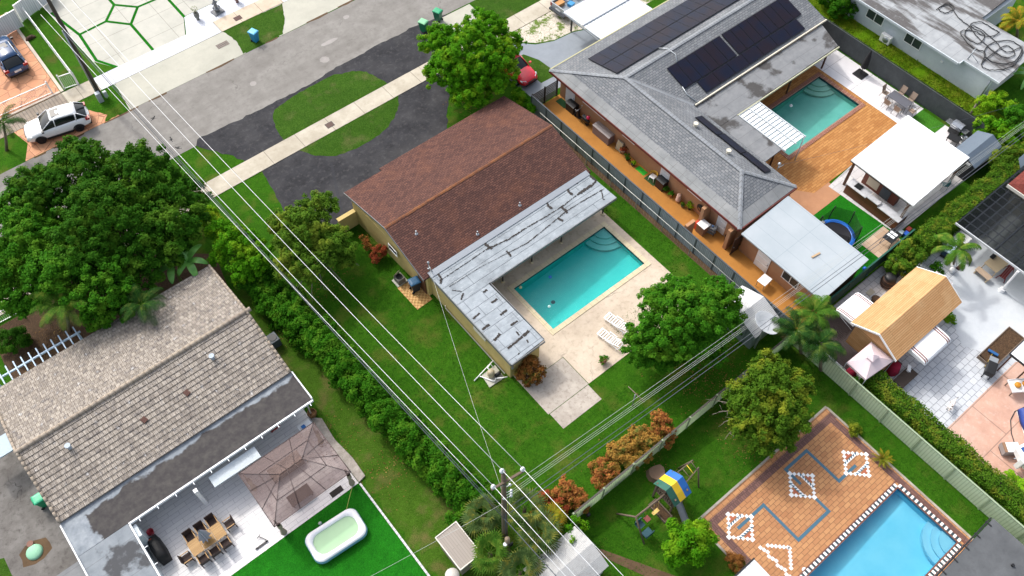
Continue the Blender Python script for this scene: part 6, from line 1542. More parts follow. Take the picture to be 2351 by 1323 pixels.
# ------------------------------------------------------------------ vehicles
M_TYRE = plain('tyre_rubber', '#16171a', .8); M_RIM = plain('dark_rim', '#2c2f33', .35, .6); M_RIML = plain('silver_rim', '#9a9fa4', .3, .8)
M_CARGLASS = plain('car_glass', '#10181b', .05, var=.1); M_TRIM = plain('black_trim', '#141517', .5)
M_TAIL = plain('red_lamp', '#a01418', .2); M_HEAD = plain('clear_lamp', '#cdd6da', .12); M_PLATE = plain('number_plate', '#d8dadb', .5)
def paint(name, h): return plain(name, h, .25, .0, var=.03, coat=.8)
def car(name, label, cat, loc, rz, col, L=4.65, W=1.86, H=1.62, kind='suv', rails=None, rim=None, s=1.0):
    t = thing(name, label, cat, loc, rz); t.scale = (s, s, s)
    h = L / 2; w = W / 2; k = H / 1.68; hood = .98 * k if kind == 'suv' else .86
    st = [(h, .36, .62, w * .70), (h - .08, .3, .80 * k, w * .84), (h - .35, .26, hood - .04, w * .95), (h - .75, .25, hood + .02, w * .99), (h - 1.2, .25, hood + .08, w), (.2, .25, hood + .12, w), (-h + 1.2, .25, hood + .16, w), (-h + .45, .27, hood + .14, w * .98), (-h + .1, .32, hood + .02, w * .9), (-h, .4, hood - .15, w * .78)]
    b = MB(); secs = []
    for x, zb, zt, ww in st:
        secs.append([(x, -ww * .9, zb), (x, -ww, zb + .12), (x, -ww, zt - .22), (x, -ww * .95, zt - .06), (x, -ww * .72, zt), (x, 0, zt + .03), (x, ww * .72, zt), (x, ww * .95, zt - .06), (x, ww, zt - .22), (x, ww, zb + .12), (x, ww * .9, zb), (x, 0, zb)])
    b.loft(secs); b.build('body', col, t, local=True, subsurf=1)
    belt = hood + .1; xf, xr = h - 1.22, -h + .12; rf, rr = xf - .85, -h + (.78 if kind == 'suv' else .95)
    gs = [(xf, belt - .05, w * .86, w * .86), (rf, H - .05, w * .86, w * .70), (-.3, H, w * .88, w * .70), (rr, H - .08, w * .86, w * .68), (xr, belt + .0, w * .8, w * .78)]
    b = MB(); secs = []
    for x, zt, wb, wt in gs:
        secs.append([(x, -wb, belt - .12), (x, -(wb * .45 + wt * .55), belt + (zt - belt) * .55), (x, -wt, zt - .05), (x, -wt * .8, zt), (x, 0, zt + .03), (x, wt * .8, zt), (x, wt, zt - .05), (x, (wb * .45 + wt * .55), belt + (zt - belt) * .55), (x, wb, belt - .12)])
    b.loft(secs, closed=False, cap=False); b.build('window', M_CARGLASS, t, local=True)
    b = MB(); rp = [(rf, H - .035, w * .69), (rf - .5, H + .01, w * .71), (-.3, H + .025, w * .72), (rr + .4, H - .01, w * .71), (rr - .1, H - .085, w * .69)]
    secs = [[(x, -ww, z - .07), (x, -ww * .9, z), (x, 0, z + .03), (x, ww * .9, z), (x, ww, z - .07)] for x, z, ww in rp]
    b.loft(secs, closed=False, cap=False); r_ = b.build('roof', col, t, local=True, solid=.02)
    b = MB()
    for sy in (-1, 1):
        b.tube([(xf + .02, sy * w * .86, belt - .04), (rf, sy * w * .71, H - .05)], .035, 5)
        b.tube([(.1, sy * w * .875, belt - .05), (.0, sy * w * .72, H - .03)], .035, 5)
        b.tube([(rr + .15, sy * w * .86, belt - .02), (rr + .05, sy * w * .7, H - .08)], .055, 5); b.tube([(xr, sy * w * .82, belt), (rr - .08, sy * w * .69, H - .1)], .04, 5)
    b.build('pillar', col, t, local=True)
    if kind == 'suv': MB().box(rf - .75, rf - .15, -w * .42, w * .42, H + .035, H + .045).build('sunroof', M_CARGLASS, t, local=True)
    if rails:
        for sy in (-1, 1):
            b = MB(); b.tube([(rf - .15, sy * w * .66, H + .02), (rf - .3, sy * w * .66, H + .09), (rr + .3, sy * w * .66, H + .07), (rr + .1, sy * w * .66, H)], .025, 5); b.build('roof_rail', rails, t, local=True)
    wr = .345 * (1 if kind == 'suv' else .93)
    for x in (h - .92, -h + .98):
        for sy in (-1, 1):
            y = sy * (w - .1)
            b = MB(); b.lathe([(wr * .6, -.1), (wr * .95, -.11), (wr, -.07), (wr, .07), (wr * .95, .11), (wr * .6, .1)], (x, y, wr), 20, 'Y')
            wh = b.build('wheel', M_TYRE, t, local=True)
            b = MB(); b.lathe([(.001, sy * .09), (wr * .3, sy * .085), (wr * .62, sy * .10)], (x, y, wr), 20, 'Y')
            for q in range(5):
                a = q * 1.2566; b.obox((x + math.cos(a) * wr * .32, y + sy * .1, wr + math.sin(a) * wr * .32), (wr * .6, .02, .06), 0, 0, -a)
            b.build('rim', rim or M_RIM, wh, local=True)
            b = MB(); n = 12; R_ = wr + .075
            for q in range(n):
                a0, a1 = math.pi * q / n, math.pi * (q + 1) / n
                P = lambda a, rr_, yy: (x + math.cos(a) * rr_, yy, wr + math.sin(a) * rr_)
                y0, y1 = sy * (w + .012), sy * (w - .12)
                b.add([P(a0, wr + .01, y0), P(a1, wr + .01, y0), P(a1, R_, y0), P(a0, R_, y0)], [(0, 1, 2, 3)]); b.add([P(a0, wr + .01, y0), P(a1, wr + .01, y0), P(a1, wr + .01, y1), P(a0, wr + .01, y1)], [(0, 1, 2, 3)])
            b.build('wheel_arch', M_TRIM, t, local=True)
    b = MB()
    for sy in (-1, 1): b.box(-h + 1.4, h - 1.35, sy * (w + .01), sy * (w - .05), .22, .38)
    b.box(-h + .02, -h + .25, -w * .8, w * .8, .3, .5); b.box(h - .22, h + .012, -w * .66, w * .66, .3, .46); b.build('bumper_trim', M_TRIM, t, local=True)
    b = MB(); b.box(h - .06, h + .02, -w * .42, w * .42, .52, .72 * k); b.build('front_grille', M_TRIM, t, local=True)
    for sy in (-1, 1):
        b = MB(); b.add([(h - .02, sy * w * .5, .70 * k), (h - .26, sy * w * .9, .74 * k), (h - .4, sy * w * .965, .86 * k), (h - .1, sy * w * .55, .84 * k), (h - .12, sy * w * .5, .70 * k), (h - .4, sy * w * .88, .74 * k), (h - .5, sy * w * .9, .86 * k), (h - .25, sy * w * .55, .84 * k)], [(0, 1, 2, 3), (4, 7, 6, 5), (0, 4, 5, 1), (3, 2, 6, 7), (0, 3, 7, 4), (1, 5, 6, 2)]); b.build('headlight', M_HEAD, t, local=True)
        b = MB(); b.box(-h + .02, -h + .3, sy * w * .62, sy * w * .97, hood - .12, hood + .08); b.build('taillight', M_TAIL, t, local=True)
        b = MB(); b.obox((xf - .1, sy * (w + .1), belt + .08), (.14, .2, .13)); b.build('wing_mirror', M_TRIM if kind == 'suv' else col, t, local=True)
    MB().box(-h - .02, -h + .02, -.26, .26, .62, .78).build('number_plate', M_PLATE, t, local=True)
    return t
car('parked_car', 'white suv parked on the stamped apron beside the road', 'car', (2.83, 62.2, .012), R(167.2), paint('white_car_paint', '#eceef0'), s=1.1)
car('parked_car', 'dark blue suv with white roof rails standing behind the driveway gate', 'car', (2.75, 72.6, .01), R(90), paint('navy_car_paint', '#16406a'), rails=M_WHITEM, s=1.1)
car('parked_car', 'red hatchback half hidden by the round tree at the black slat gate', 'car', (35.95, 43.75, .01), R(-88), paint('red_car_paint', '#d81830'), L=4.2, W=1.78, H=1.47, kind='hatch', rim=M_RIML, s=1.06)
car('parked_car', 'dark car on the pale driveway at the top picture edge', 'car', (19.7, 73.4, .01), R(90), paint('black_car_paint', '#1a1b1e'), s=1.1)
def pickup():
    t = thing('pickup_truck', 'grey pickup truck with loaded bed beside the white rock bed', 'pickup truck', (46.5, 47.0, .01), R(3)); pc = paint('grey_truck_paint', '#8d959c')
    h, w = 2.95, .98
    b = MB(); b.box(-h, -h + .12, -w, w, .55, 1.12); tg = b.build('tailgate', pc, t, local=True, bevel=.03)
    b = MB()
    for sy in (-1, 1): b.box(-h + .121, -.72, sy * w, sy * (w - .14), .5, 1.14)
    b.box(-.72, -.6, -w, w, .5, 1.14); b.box(-h + .121, -.72, -w + .14, w - .14, .55, .66); b.build('bed', pc, t, local=True)
    b = MB(); secs = []
    for x, zb, zt, ww in [(-.6, .45, 1.12, w), (.6, .45, 1.12, w), (1.2, .45, 1.14, w), (2.6, .45, 1.06, w * .98), (2.9, .5, .95, w * .9), (h, .55, .8, w * .85)]:
        secs.append([(x, -ww * .95, zb), (x, -ww, zb + .1), (x, -ww, zt - .12), (x, -ww * .9, zt), (x, ww * .9, zt), (x, ww, zt - .12), (x, ww, zb + .1), (x, ww * .95, zb)])
    b.loft(secs); b.build('body', pc, t, local=True)
    b = MB(); secs = [[(x, -w * .92, 1.1), (x, -wt, zt), (x, wt, zt), (x, w * .92, 1.1)] for x, zt, wt in [(-.58, 1.75, w * .75), (.7, 1.8, w * .76), (1.5, 1.12, w * .86)]]
    b.loft(secs); b.build('window', M_CARGLASS, t, local=True)
    MB().box(-.6, .75, -w * .76, w * .76, 1.79, 1.84).build('roof', pc, t, local=True)
    for x in (-1.9, 1.9):
        for sy in (-1, 1):
            b = MB(); b.lathe([(.2, -.13), (.36, -.13), (.39, -.09), (.39, .09), (.36, .13), (.2, .13)], (x, sy * (w - .12), .39), 18, 'Y'); wh = b.build('wheel', M_TYRE, t, local=True)
            b = MB(); b.lathe([(.001, sy * .1), (.22, sy * .11)], (x, sy * (w - .12), .39), 18, 'Y'); b.build('rim', M_RIML, wh, local=True)
    MB().box(-h - .22, -h - .02, -w * .96, w * .96, .42, .6).build('bumper', plain('dark_bumper', '#4a4f55', .4, .4), t, local=True)
    for sy in (-1, 1): MB().box(-h - .012, -h + .16, sy * w * 1.005, sy * w * .84, .72, 1.1).build('taillight', M_TAIL, t, local=True)
    MB().box(-h - .04, -h - .001, -.3, .3, .66, .8).build('number_plate', M_PLATE, t, local=True)
    for k, (x, y, sx, sy, hh, c, lab) in enumerate([(-2.3, .45, .8, .5, .3, '#c08a52', 'brown cardboard box in the bed of the grey pickup truck'), (-1.6, -.3, .5, .5, .28, '#3f8fc4', 'blue crate in the bed of the grey pickup truck'), (-1.3, .4, .6, .35, .25, '#c9cdd2', 'pale tool case in the bed of the grey pickup truck')]):
        b = MB(); c3, s3 = math.cos(R(3)), math.sin(R(3)); X, Y = 46.5 + x * c3 - y * s3, 47 + x * s3 + y * c3
        b.obox((X, Y, .675 + hh / 2), (sx, sy, hh), .2 * k); b.obox((X, Y, .68 + hh + .012), (sx + .03, sy + .03, .022), .2 * k)
        single(b, ['cardboard_box', 'crate', 'tool_case'][k], lab, ['box', 'crate', 'case'][k], plain('load_%d' % k, c, .7))
pickup()
def boat():
    t = thing('boat', 'white boat with a blue cover on a trailer beside the hedge', 'boat', (40.4, -5.2, 0), R(-20))
    b = MB(); secs = []
    for x, w, zb, zt in [(-2.6, .95, .6, 1.25), (-1, 1.1, .5, 1.25), (.8, 1.05, .5, 1.3), (2.2, .6, .7, 1.4), (2.8, .05, 1.1, 1.45)]:
        secs.append([(x, 0, zb), (x, w * .8, zb + .25), (x, w, zt), (x, w * .85, zt + .04), (x, -w * .85, zt + .04), (x, -w, zt), (x, -w * .8, zb + .25)])
    b.loft(secs); b.build('hull', M_WHITE, t, local=True)
    b = MB(); secs = [[(x, -w, z), (x, -w * .5, z + .25), (x, w * .5, z + .25), (x, w, z)] for x, w, z in [(-2.3, .8, 1.3), (-.5, .95, 1.36), (1.2, .8, 1.38), (2.2, .3, 1.42)]]
    b.loft(secs); b.build('cover', plain('blue_tarp', '#1c4f94', .7), t, local=True)
    b = MB(); b.box(-2.9, -2.61, -.15, .15, .5, 1.5); b.build('outboard_motor', M_WHITE, t, local=True)
    b = MB(); b.tube([(-2.5, -.5, .4), (3.4, 0, .45)], .05); b.tube([(-2.5, .5, .4), (3.4, 0, .45)], .05); b.build('trailer_frame', M_STEEL, t, local=True)
    for sy in (-1, 1):
        b = MB(); b.lathe([(.12, -.09), (.3, -.09), (.3, .09), (.12, .09)], (-.8, sy * 1.15, .3), 14, 'Y'); b.build('wheel', M_TYRE, t, local=True)
boat()

# ------------------------------------------------------------------ bins
def wheelie_bin(label, loc, rz, body, lid, s=1.0, h=1.05):
    t = thing('wheelie_bin', label, 'wheelie bin', loc, rz); t.scale = (s, s, s)
    mb = plain('bin_body', body, .45); ml = plain('bin_lid', lid, .4)
    b = MB(); secs = []
    for z, a, c in [(.05, .21, .24), (.5, .25, .29), (h - .12, .285, .34), (h - .06, .31, .365), (h, .31, .365)]: secs.append([(-a, -c, z), (a, -c, z), (a, c, z), (-a, c, z)])
    b.loft(secs, smooth=False); b.build('body', mb, t, local=True, bevel=.02)
    b = MB(); secs = [[(-.33 * f, -.385 * f, z), (.33 * f, -.385 * f, z), (.33 * f, .385 * f, z), (-.33 * f, .385 * f, z)] for z, f in [(h + .005, 1), (h + .045, 1), (h + .09, .8), (h + .1, .5)]]
    b.loft(secs, smooth=False); l_ = b.build('lid', ml, t, local=True, bevel=.015)
    b = MB(); b.tube([(-.22, .42, h - .04), (.22, .42, h - .04)], .022); b.tube([(-.22, .36, h - .05), (-.22, .42, h - .04)], .02); b.tube([(.22, .36, h - .05), (.22, .42, h - .04)], .02); b.build('handle', mb, t, local=True)
    for sx in (-1, 1):
        b = MB(); b.lathe([(.001, -.03), (.11, -.03), (.11, .03), (.001, .03)], (sx * .24, .27, .11), 12, 'X'); b.build('wheel', M_TYRE, t, local=True)
    return t
wheelie_bin('sky blue wheelie bin standing on the verge beside the driveway apron', (20.65, 61.35, 0), R(20), '#2a86b4', '#5cb4dc')
wheelie_bin('green wheelie bin with a pale worn lid at the road edge', (33.0, 52.95, 0.012), R(200), '#17744e', '#7cc090')
wheelie_bin('green wheelie bin with a bright green lid at the road edge', (34.85, 53.3, 0.012), R(200), '#14654a', '#1f9a6a')
wheelie_bin('navy blue wheelie bin on the checked mat by the yellow wall', (16.25, 30.95, .03), R(80), '#1d2f3c', '#2a5a7c', 1.05)
wheelie_bin('green wheelie bin tucked under the far end of the beige tile roof', (-10.95, 32.6, .01), R(90), '#1c8a5e', '#38b484')

# ------------------------------------------------------------------ poles and wires
def wire(name, label, p, q, r, sag, mat, cat='power line', group=None, n=14, twist=False):
    p, q = Vector(p), Vector(q); pts = []
    for i in range(n + 1):
        f = i / n; v = p.lerp(q, f); v.z -= sag * 4 * f * (1 - f); pts.append(v)
    b = MB(); b.tube(pts, r, 5)
    return single(b, name, label, cat, mat, group)
M_WIRE = plain('bare_aluminium_wire', '#e2e4e6', .45, .1, var=.02); M_EWIRE = plain('grey_wire', '#b4b8b4', .5); M_DWIRE = plain('dark_cable', '#4a5058', .6); M_POLE = plain('weathered_pole_wood', '#6f6052', .9, var=.3, sc_=3)
M_INS = plain('white_porcelain', '#dfe3e8', .3)
def poles():
    t = thing('utility_pole', 'tall wooden utility pole with a crossarm of white insulators among fan palms', 'utility pole', (9.65, 12.5, 0))
    MB().tube([(9.65, 12.5, -.2), (9.65, 12.5, 6), (9.65, 12.5, 12.0)], [.19, .16, .125], 10).build('pole', M_POLE, t)
    b = MB(); b.obox((9.8, 12.34, 11.0), (1.95, .12, .14), R(-7.5)); b.build('crossarm', M_POLE, t)
    b = MB(); b.tube([(9.65, 12.36, 10.4), (10.35, 12.28, 10.95)], .025); b.tube([(9.65, 12.36, 10.4), (9.25, 12.42, 10.95)], .025); b.build('brace', M_STEEL, t)
    for x, y, z in ((8.96, 12.46, 11.08), (10.68, 12.24, 11.08), (9.6, 12.55, 12.0)):
        b = MB(); b.lathe([(.03, 0), (.03, .08), (.12, .1), (.13, .14), (.07, .16), (.115, .2), (.11, .25), (.05, .27), (.06, .33), (.001, .34)], (x, y, z), 12); b.build('insulator', M_INS, t)
    for k, (x, y, z) in enumerate([(9.86, 12.4, 9.9), (9.9, 12.35, 9.1), (9.9, 12.35, 8.7), (9.9, 12.35, 8.3), (9.45, 12.4, 8.6)]):
        b = MB(); b.tube([(9.65, 12.45, z), (x + .1, y, z)], .02); b.lathe([(.001, 0), (.07, .01), (.08, .06), (.05, .1), (.07, .14), (.001, .16)], (x + .12, y, z - .08), 10); b.build('spool_insulator', M_INS, t)
    b = MB(); b.tube([(9.8, 12.38, 9.9), (9.8, 12.3, 8.0), (9.75, 12.3, 6.0)], .02); b.tube([(9.6, 12.33, 6.2), (9.6, 12.33, 1.0)], .03); b.build('riser_cable', M_DWIRE, t)
    t = thing('pole_stub', 'short cut off wooden pole carrying a white cable box under the utility pole', 'pole', (9.36, 11.9, 0))
    MB().tube([(9.36, 11.9, -.1), (9.36, 11.9, 3.3)], [.17, .15], 10).build('pole', plain('cut_pole_wood', '#8d7d68', .9, var=.3), t)
    b = MB(); b.cyl(9.15, 11.85, 2.4, 2.85, .12, 10); b.build('cable_box', M_INS, t); b = MB(); b.box(9.3, 9.6, 11.66, 11.74, 2.2, 2.7); b.build('bracket', M_DARKM, t)
    t = thing('utility_pole', 'tall leaning looking utility pole with a grey conduit on the verge behind the white car', 'utility pole', (7.0, 63.7, 0))
    MB().tube([(7.0, 63.7, -.2), (7.0, 63.7, 6), (7.0, 63.7, 12.2)], [.2, .17, .13], 10).build('pole', plain('dark_pole_wood', '#4f473e', .9, var=.3), t)
    b = MB(); b.tube([(6.82, 63.55, 0), (6.82, 63.55, 7.2)], .06, 8); b.build('conduit', M_STEEL, t)
    b = MB(); b.box(5.9, 8.1, 63.6, 63.74, 11.0, 11.14); b.build('crossarm', M_POLE, t)
    for x in (6.05, 7.0, 7.95):
        b = MB(); b.lathe([(.03, 0), (.12, .1), (.11, .24), (.001, .34)], (x, 63.67, 11.15 if x != 7.0 else 12.2), 10); b.build('insulator', M_INS, t)
    b = MB(); b.box(6.6, 7.0, 62.9, 63.3, 0, .95); b.build('meter_cabinet', plain('grey_cabinet', '#aab4ba', .5), t, bevel=.02)
    b = MB(); b.box(7.2, 7.5, 63.0, 63.25, .2, .75); b.box(7.3, 7.38, 63.08, 63.16, 0, .2); b.build('cable_box', plain('grey_cabinet2', '#b4bcc0', .5), t, bevel=.02)
    G = 'bare high wires between the two utility poles'
    wire('overhead_wire', 'bare wire on the roof side end of the crossarms', (10.68, 12.24, 11.36), (7.95, 63.67, 11.42), .0145, .75, M_WIRE, group=G)
    wire('overhead_wire', 'bare wire between the pole top insulators', (9.6, 12.55, 12.3), (7.0, 63.67, 12.5), .0145, .75, M_WIRE, group=G)
    wire('overhead_wire', 'bare wire on the hedge side end of the crossarms', (8.96, 12.46, 11.36), (6.05, 63.67, 11.42), .0145, .75, M_WIRE, group=G)
    wire('overhead_wire', 'bare wire carried below the crossarms on the hedge side', (9.2, 12.4, 8.6), (6.0, 63.65, 9.1), .015, .6, M_WIRE, group=G)
    G2 = 'wires leading on from the utility pole past the gambrel shed'
    for lab, p, q, r, m in [('bare wire leaving the roof side end of the crossarm over the gambrel shed', (10.68, 12.24, 11.36), (13.4, -39, 11.2), .0145, M_WIRE), ('bare wire leaving the pole top over the gambrel shed', (9.6, 12.55, 12.3), (12.3, -39, 12.2), .0145, M_WIRE), ('bare wire leaving the hedge side end of the crossarm over the fan palms', (8.96, 12.46, 11.36), (11.7, -39, 11.2), .0145, M_WIRE), ('lower bare wire leaving the pole over the fan palms', (9.2, 12.4, 8.6), (12.2, -39, 8.6), .015, M_WIRE), ('dark cable leaving the pole stub over the lowest fan palm', (9.5, 12.3, 5.6), (12.3, -39, 6), .026, M_DWIRE)]:
        wire('overhead_wire', lab, p, q, r, .75, m, group=G2)
    G = 'dark cables between the two utility poles'
    wire('telephone_cable', 'thick dark cable lowest over the loose hedge', (9.5, 12.3, 5.6), (6.85, 63.55, 7.1), .026, .5, M_DWIRE, 'cable', G)
    wire('telephone_cable', 'thin dark cable just above the thick cable over the hedge', (9.5, 12.35, 6.1), (6.9, 63.6, 7.4), .018, .5, M_DWIRE, 'cable', G)
    G = 'wires running from the utility pole towards the white pavilion'
    for k, (lab, z, z2, dy, r, m) in enumerate([('topmost pale wire crossing the pale green fence shrubs', 9.9, 9.3, 0, .009, M_EWIRE), ('first of three close pale wires crossing the silver shed', 9.1, 8.9, 0, .008, M_EWIRE), ('middle of three close pale wires crossing the silver shed', 8.75, 8.6, 0, .008, M_EWIRE), ('lowest of three close pale wires crossing the silver shed', 8.4, 8.3, 0, .008, M_EWIRE), ('upper dark cable over the croton shrubs and green palms', 6.7, 7.4, 0, .018, M_DWIRE), ('lower dark cable over the croton shrubs and green palms', 5.7, 6.8, 0, .021, M_DWIRE)]):
        wire('overhead_wire', lab, (9.95, 12.35, z), (78, 9.6, z2), r, .9, m, group=G, n=20)
    G = 'service cables to houses'
    wire('service_cable', 'twisted service cable from the utility pole to the brown shingle roof', (9.65, 12.6, 8.8), (17.1, 30.1, 3.55), .009, .5, M_EWIRE, 'cable', G)
    wire('service_cable', 'twisted service cable from the utility pole over the inflatable pool', (9.5, 12.45, 7.8), (-8, 17, 4.0), .009, .6, M_EWIRE, 'cable', G)
    wire('service_cable', 'thin dark cable crossing the white pavilion from the grey shingle roof', (42.9, 20.9, 3.2), (62, 13.2, 3.4), .009, .25, M_DWIRE, 'cable', G)
poles()
def birds():
    for k, (px, py, lab) in enumerate([(352, 272, 'small dark bird over the road nearest the pale driveway apron'), (393, 320, 'small dark bird over the road, second along the wires'), (408, 340, 'small dark bird over the road nearest the black driveway')]):
        c = g(px, py, 9.6); b = MB(); a = .5 + k * .9
        b.ball((0, 0, 0), .07, 8, .9); b.lathe([(.001, -.16), (.05, -.1), (.07, 0), (.04, .1), (.001, .14)], (0, 0, 0), 8, 'X'); b.ball((.15, 0, .05), .04, 6)
        for s_ in (-1, 1): b.add([(.08, s_ * .04, .03), (-.06, s_ * .04, .03), (-.2, s_ * .12, .04), (-.05, s_ * .1, .05)], [(0, 1, 2, 3)])
        b.add([(-.12, -.02, 0), (-.12, .02, 0), (-.28, .05, .0), (-.28, -.05, 0)], [(0, 1, 2, 3)])
        b.xf(Matrix.Translation(c) @ Matrix.Rotation(a, 4, 'Z'))
        single(b, 'bird', lab, 'bird', M_BLACK, 'birds by the high wires')
birds()

# ------------------------------------------------------------------ central garden
def lounger(label, loc, rz, group):
    t = thing('sun_lounger', label, 'sun lounger', loc, rz, group)
    b = MB(); 
    for sx in (-1, 1): b.box(sx * .33, sx * .28, -.95, .95, .26, .32)
    for y in (-.93, .93): b.box(-.279, .279, y - .025, y + .025, .26, .32)
    b.build('frame', M_WHITE, t, local=True)
    b = MB()
    for i in range(6): b.box(-.28, .28, .82 - i * .19, .9 - i * .19, .325, .345)
    b.build('seat', M_WHITE, t, local=True)
    b = MB()
    for i in range(4):
        f = i * .2; b.obox((0, -.24 - f * .9, .36 + f * .45), (.56, .08, .02), 0, R(-26))
    for sx in (-1, 1): b.obox((sx * .29, -.6, .53), (.04, .85, .03), 0, R(-26))
    b.build('backrest', M_WHITE, t, local=True)
    for sx in (-1, 1):
        for y in (-.8, .8): MB().box(sx * .33, sx * .28, y - .03, y + .03, 0, .259).build('leg', M_WHITE, t, local=True)
        b = MB(); b.box(sx * .36, sx * .3, -.35, .3, .5, .53); b.box(sx * .34, sx * .31, .24, .28, .32, .5); b.build('arm', M_WHITE, t, local=True)
    return t
GL = 'white slatted sun loungers by the turquoise pool'
l1 = lounger('white slatted sun lounger fully in view beside the potted plant', (24.25, 18.95, .014), R(8), GL)
dup(l1, (25.5, 19.6, .014), R(8), 'white slatted sun lounger half under the round dense tree', GL)
def pot_plant(label, px, py, h, r, potc, leafc, seed, lr=None, z=0.014, cat='potted plant', name='potted_plant'):
    c = g(px, py, z); t = thing(name, label, cat, tuple(c)); b = MB()
    b.lathe([(.001, 0), (r * .75, 0), (r, h * .9), (r * 1.08, h), (r * .9, h), (r * .85, h * .85), (.001, h * .85)], tuple(c), 14); b.build('pot', plain('pot_%d' % seed, potc, .6), t)
    lr = lr or r * 1.3
    C, N, L, rg = crown([(c.x, c.y, c.z + h + lr * .7, lr)], lr * .5, .1 + lr * .12, .5, seed, 1.0, .4, -.6)
    leaf_object('foliage', C, N, L, .45, leafc, t, rg); return t
pot_plant('terracotta pot of leafy plant on the pool patio near the loungers', 1384, 832, .32, .24, '#8f5f42', M_GREEN1, 201, .3)
def pump():
    t = thing('pool_pump', 'pool pump and white pipework on a concrete pad by the yellow corner wall', 'pool pump', (16.2, 21.9, 0))
    MB().prism([(15.5, 21.4), (16.75, 21.35), (16.85, 22.5), (15.65, 22.45)], -.05, .08).build('pad', M_APRON, t)
    b = MB(); b.lathe([(.001, 0), (.22, 0), (.26, .1), (.26, .45), (.2, .6), (.08, .66), (.001, .67)], (16.15, 22.05, .08), 14); b.build('filter_tank', plain('sand_tank', '#b5a88c', .6), t)
    b = MB(); b.lathe([(.001, -.25), (.12, -.24), (.13, .1), (.1, .25), (.001, .26)], (16.5, 21.75, .28), 12, 'X'); b.box(16.3, 16.7, 21.68, 21.82, .08, .16); b.build('motor', M_BLACK, t)
    b = MB()
    for p in ([(15.0, 22.45, .06), (16.9, 22.75, .3)], [(15.5, 22.5, .08), (15.9, 21.65, .18), (16.0, 21.5, .2), (16.2, 21.6, .25)], [(16.2, 21.6, .25), (16.55, 21.35, .25), (16.9, 21.2, .2)], [(16.15, 22.05, .7), (16.1, 22.35, .75), (16.45, 22.5, .7), (16.5, 22.2, .5)]): b.tube(p, .04)
    b.build('pipe', M_WHITE, t)
pump()
b = MB(); b.prism([(15.35, 29.5), (16.72, 29.55), (16.62, 31.85), (15.3, 31.9)], -.02, .03)
m_ = NM('checked_orange_tile', .7); ck = m_.n.new('ShaderNodeTexChecker'); ck.inputs['Scale'].default_value = 6.2; m_.l.new(m_.uv, ck.inputs[0]); ck.inputs[1].default_value = S('#d0a868', .95); ck.inputs[2].default_value = S('#a87842', .95)
struct(b, 'checked_tile_pavement', m_.out(m_.mix(m_.rng(m_.noise(2, 4), .4, .7, 0, .4), ck.outputs[0], S('#c49a60'))))
def old_ac():
    t = thing('air_conditioner', 'old rusty air conditioner with a bent cover beside the navy bin', 'air conditioner', (15.8, 31.75, 0))
    b = MB(); b.box(15.5, 16.1, 31.95, 32.6, .08, .62); b.build('case', plain('dusty_grey_case', '#7d7a72', .8, var=.3), t, bevel=.02)
    b = MB(); b.cyl(15.8, 32.27, .625, .66, .24, 14); b.build('fan_cover', M_DARKM, t); b = MB(); b.obox((15.75, 32.5, .85), (.5, .04, .45), .3, .5); b.build('bent_panel', M_OLDWOOD, t)
    MB().box(15.35, 16.25, 31.92, 32.7, 0, .075).build('pad', M_APRON, t)
old_ac()
def clothes_post():
    t = thing('clothes_post', 'grey t shaped clothes post on the lawn below the round dense tree', 'clothes post', (22.1, 14.38, 0))
    MB().tube([(22.1, 14.38, 0), (22.1, 14.38, 1.55)], .04).build('post', M_STEEL, t); MB().tube([(22.15, 15.1, 1.57), (22.2, 13.6, 1.57)], .03).build('crossbar', M_OLDWOOD, t)
clothes_post()
def pool_bits():
    for k, (px, py, c, lab, r) in enumerate([(1263, 636, '#2f7fd0', 'blue floating chlorine float in the turquoise pool', .13), (1261, 704, '#c8efe8', 'pale round drain float in the deep end of the turquoise pool', .11), (1195, 660, '#d6d0a0', 'cream float at the corner of the turquoise pool', .12)]):
        p = g(px, py, -.08); b = MB(); b.lathe([(.001, -.05), (r, -.03), (r, .03), (r * .5, .05), (.001, .055)], tuple(p), 12); b.cyl(p.x, p.y, p.z + .05, p.z + .12, r * .35, 8)
        single(b, 'pool_float', lab, 'pool float', plain('float_%d' % k, c, .4))
    p = g(1816, 243, -.08); b = MB(); b.lathe([(.001, -.05), (.14, -.03), (.14, .03), (.001, .06)], tuple(p), 10); b.cyl(p.x, p.y, p.z + .05, p.z + .16, .05, 8)
    single(b, 'pool_float', 'white float in the green tinted pool', 'pool float', M_WHITE)
pool_bits()

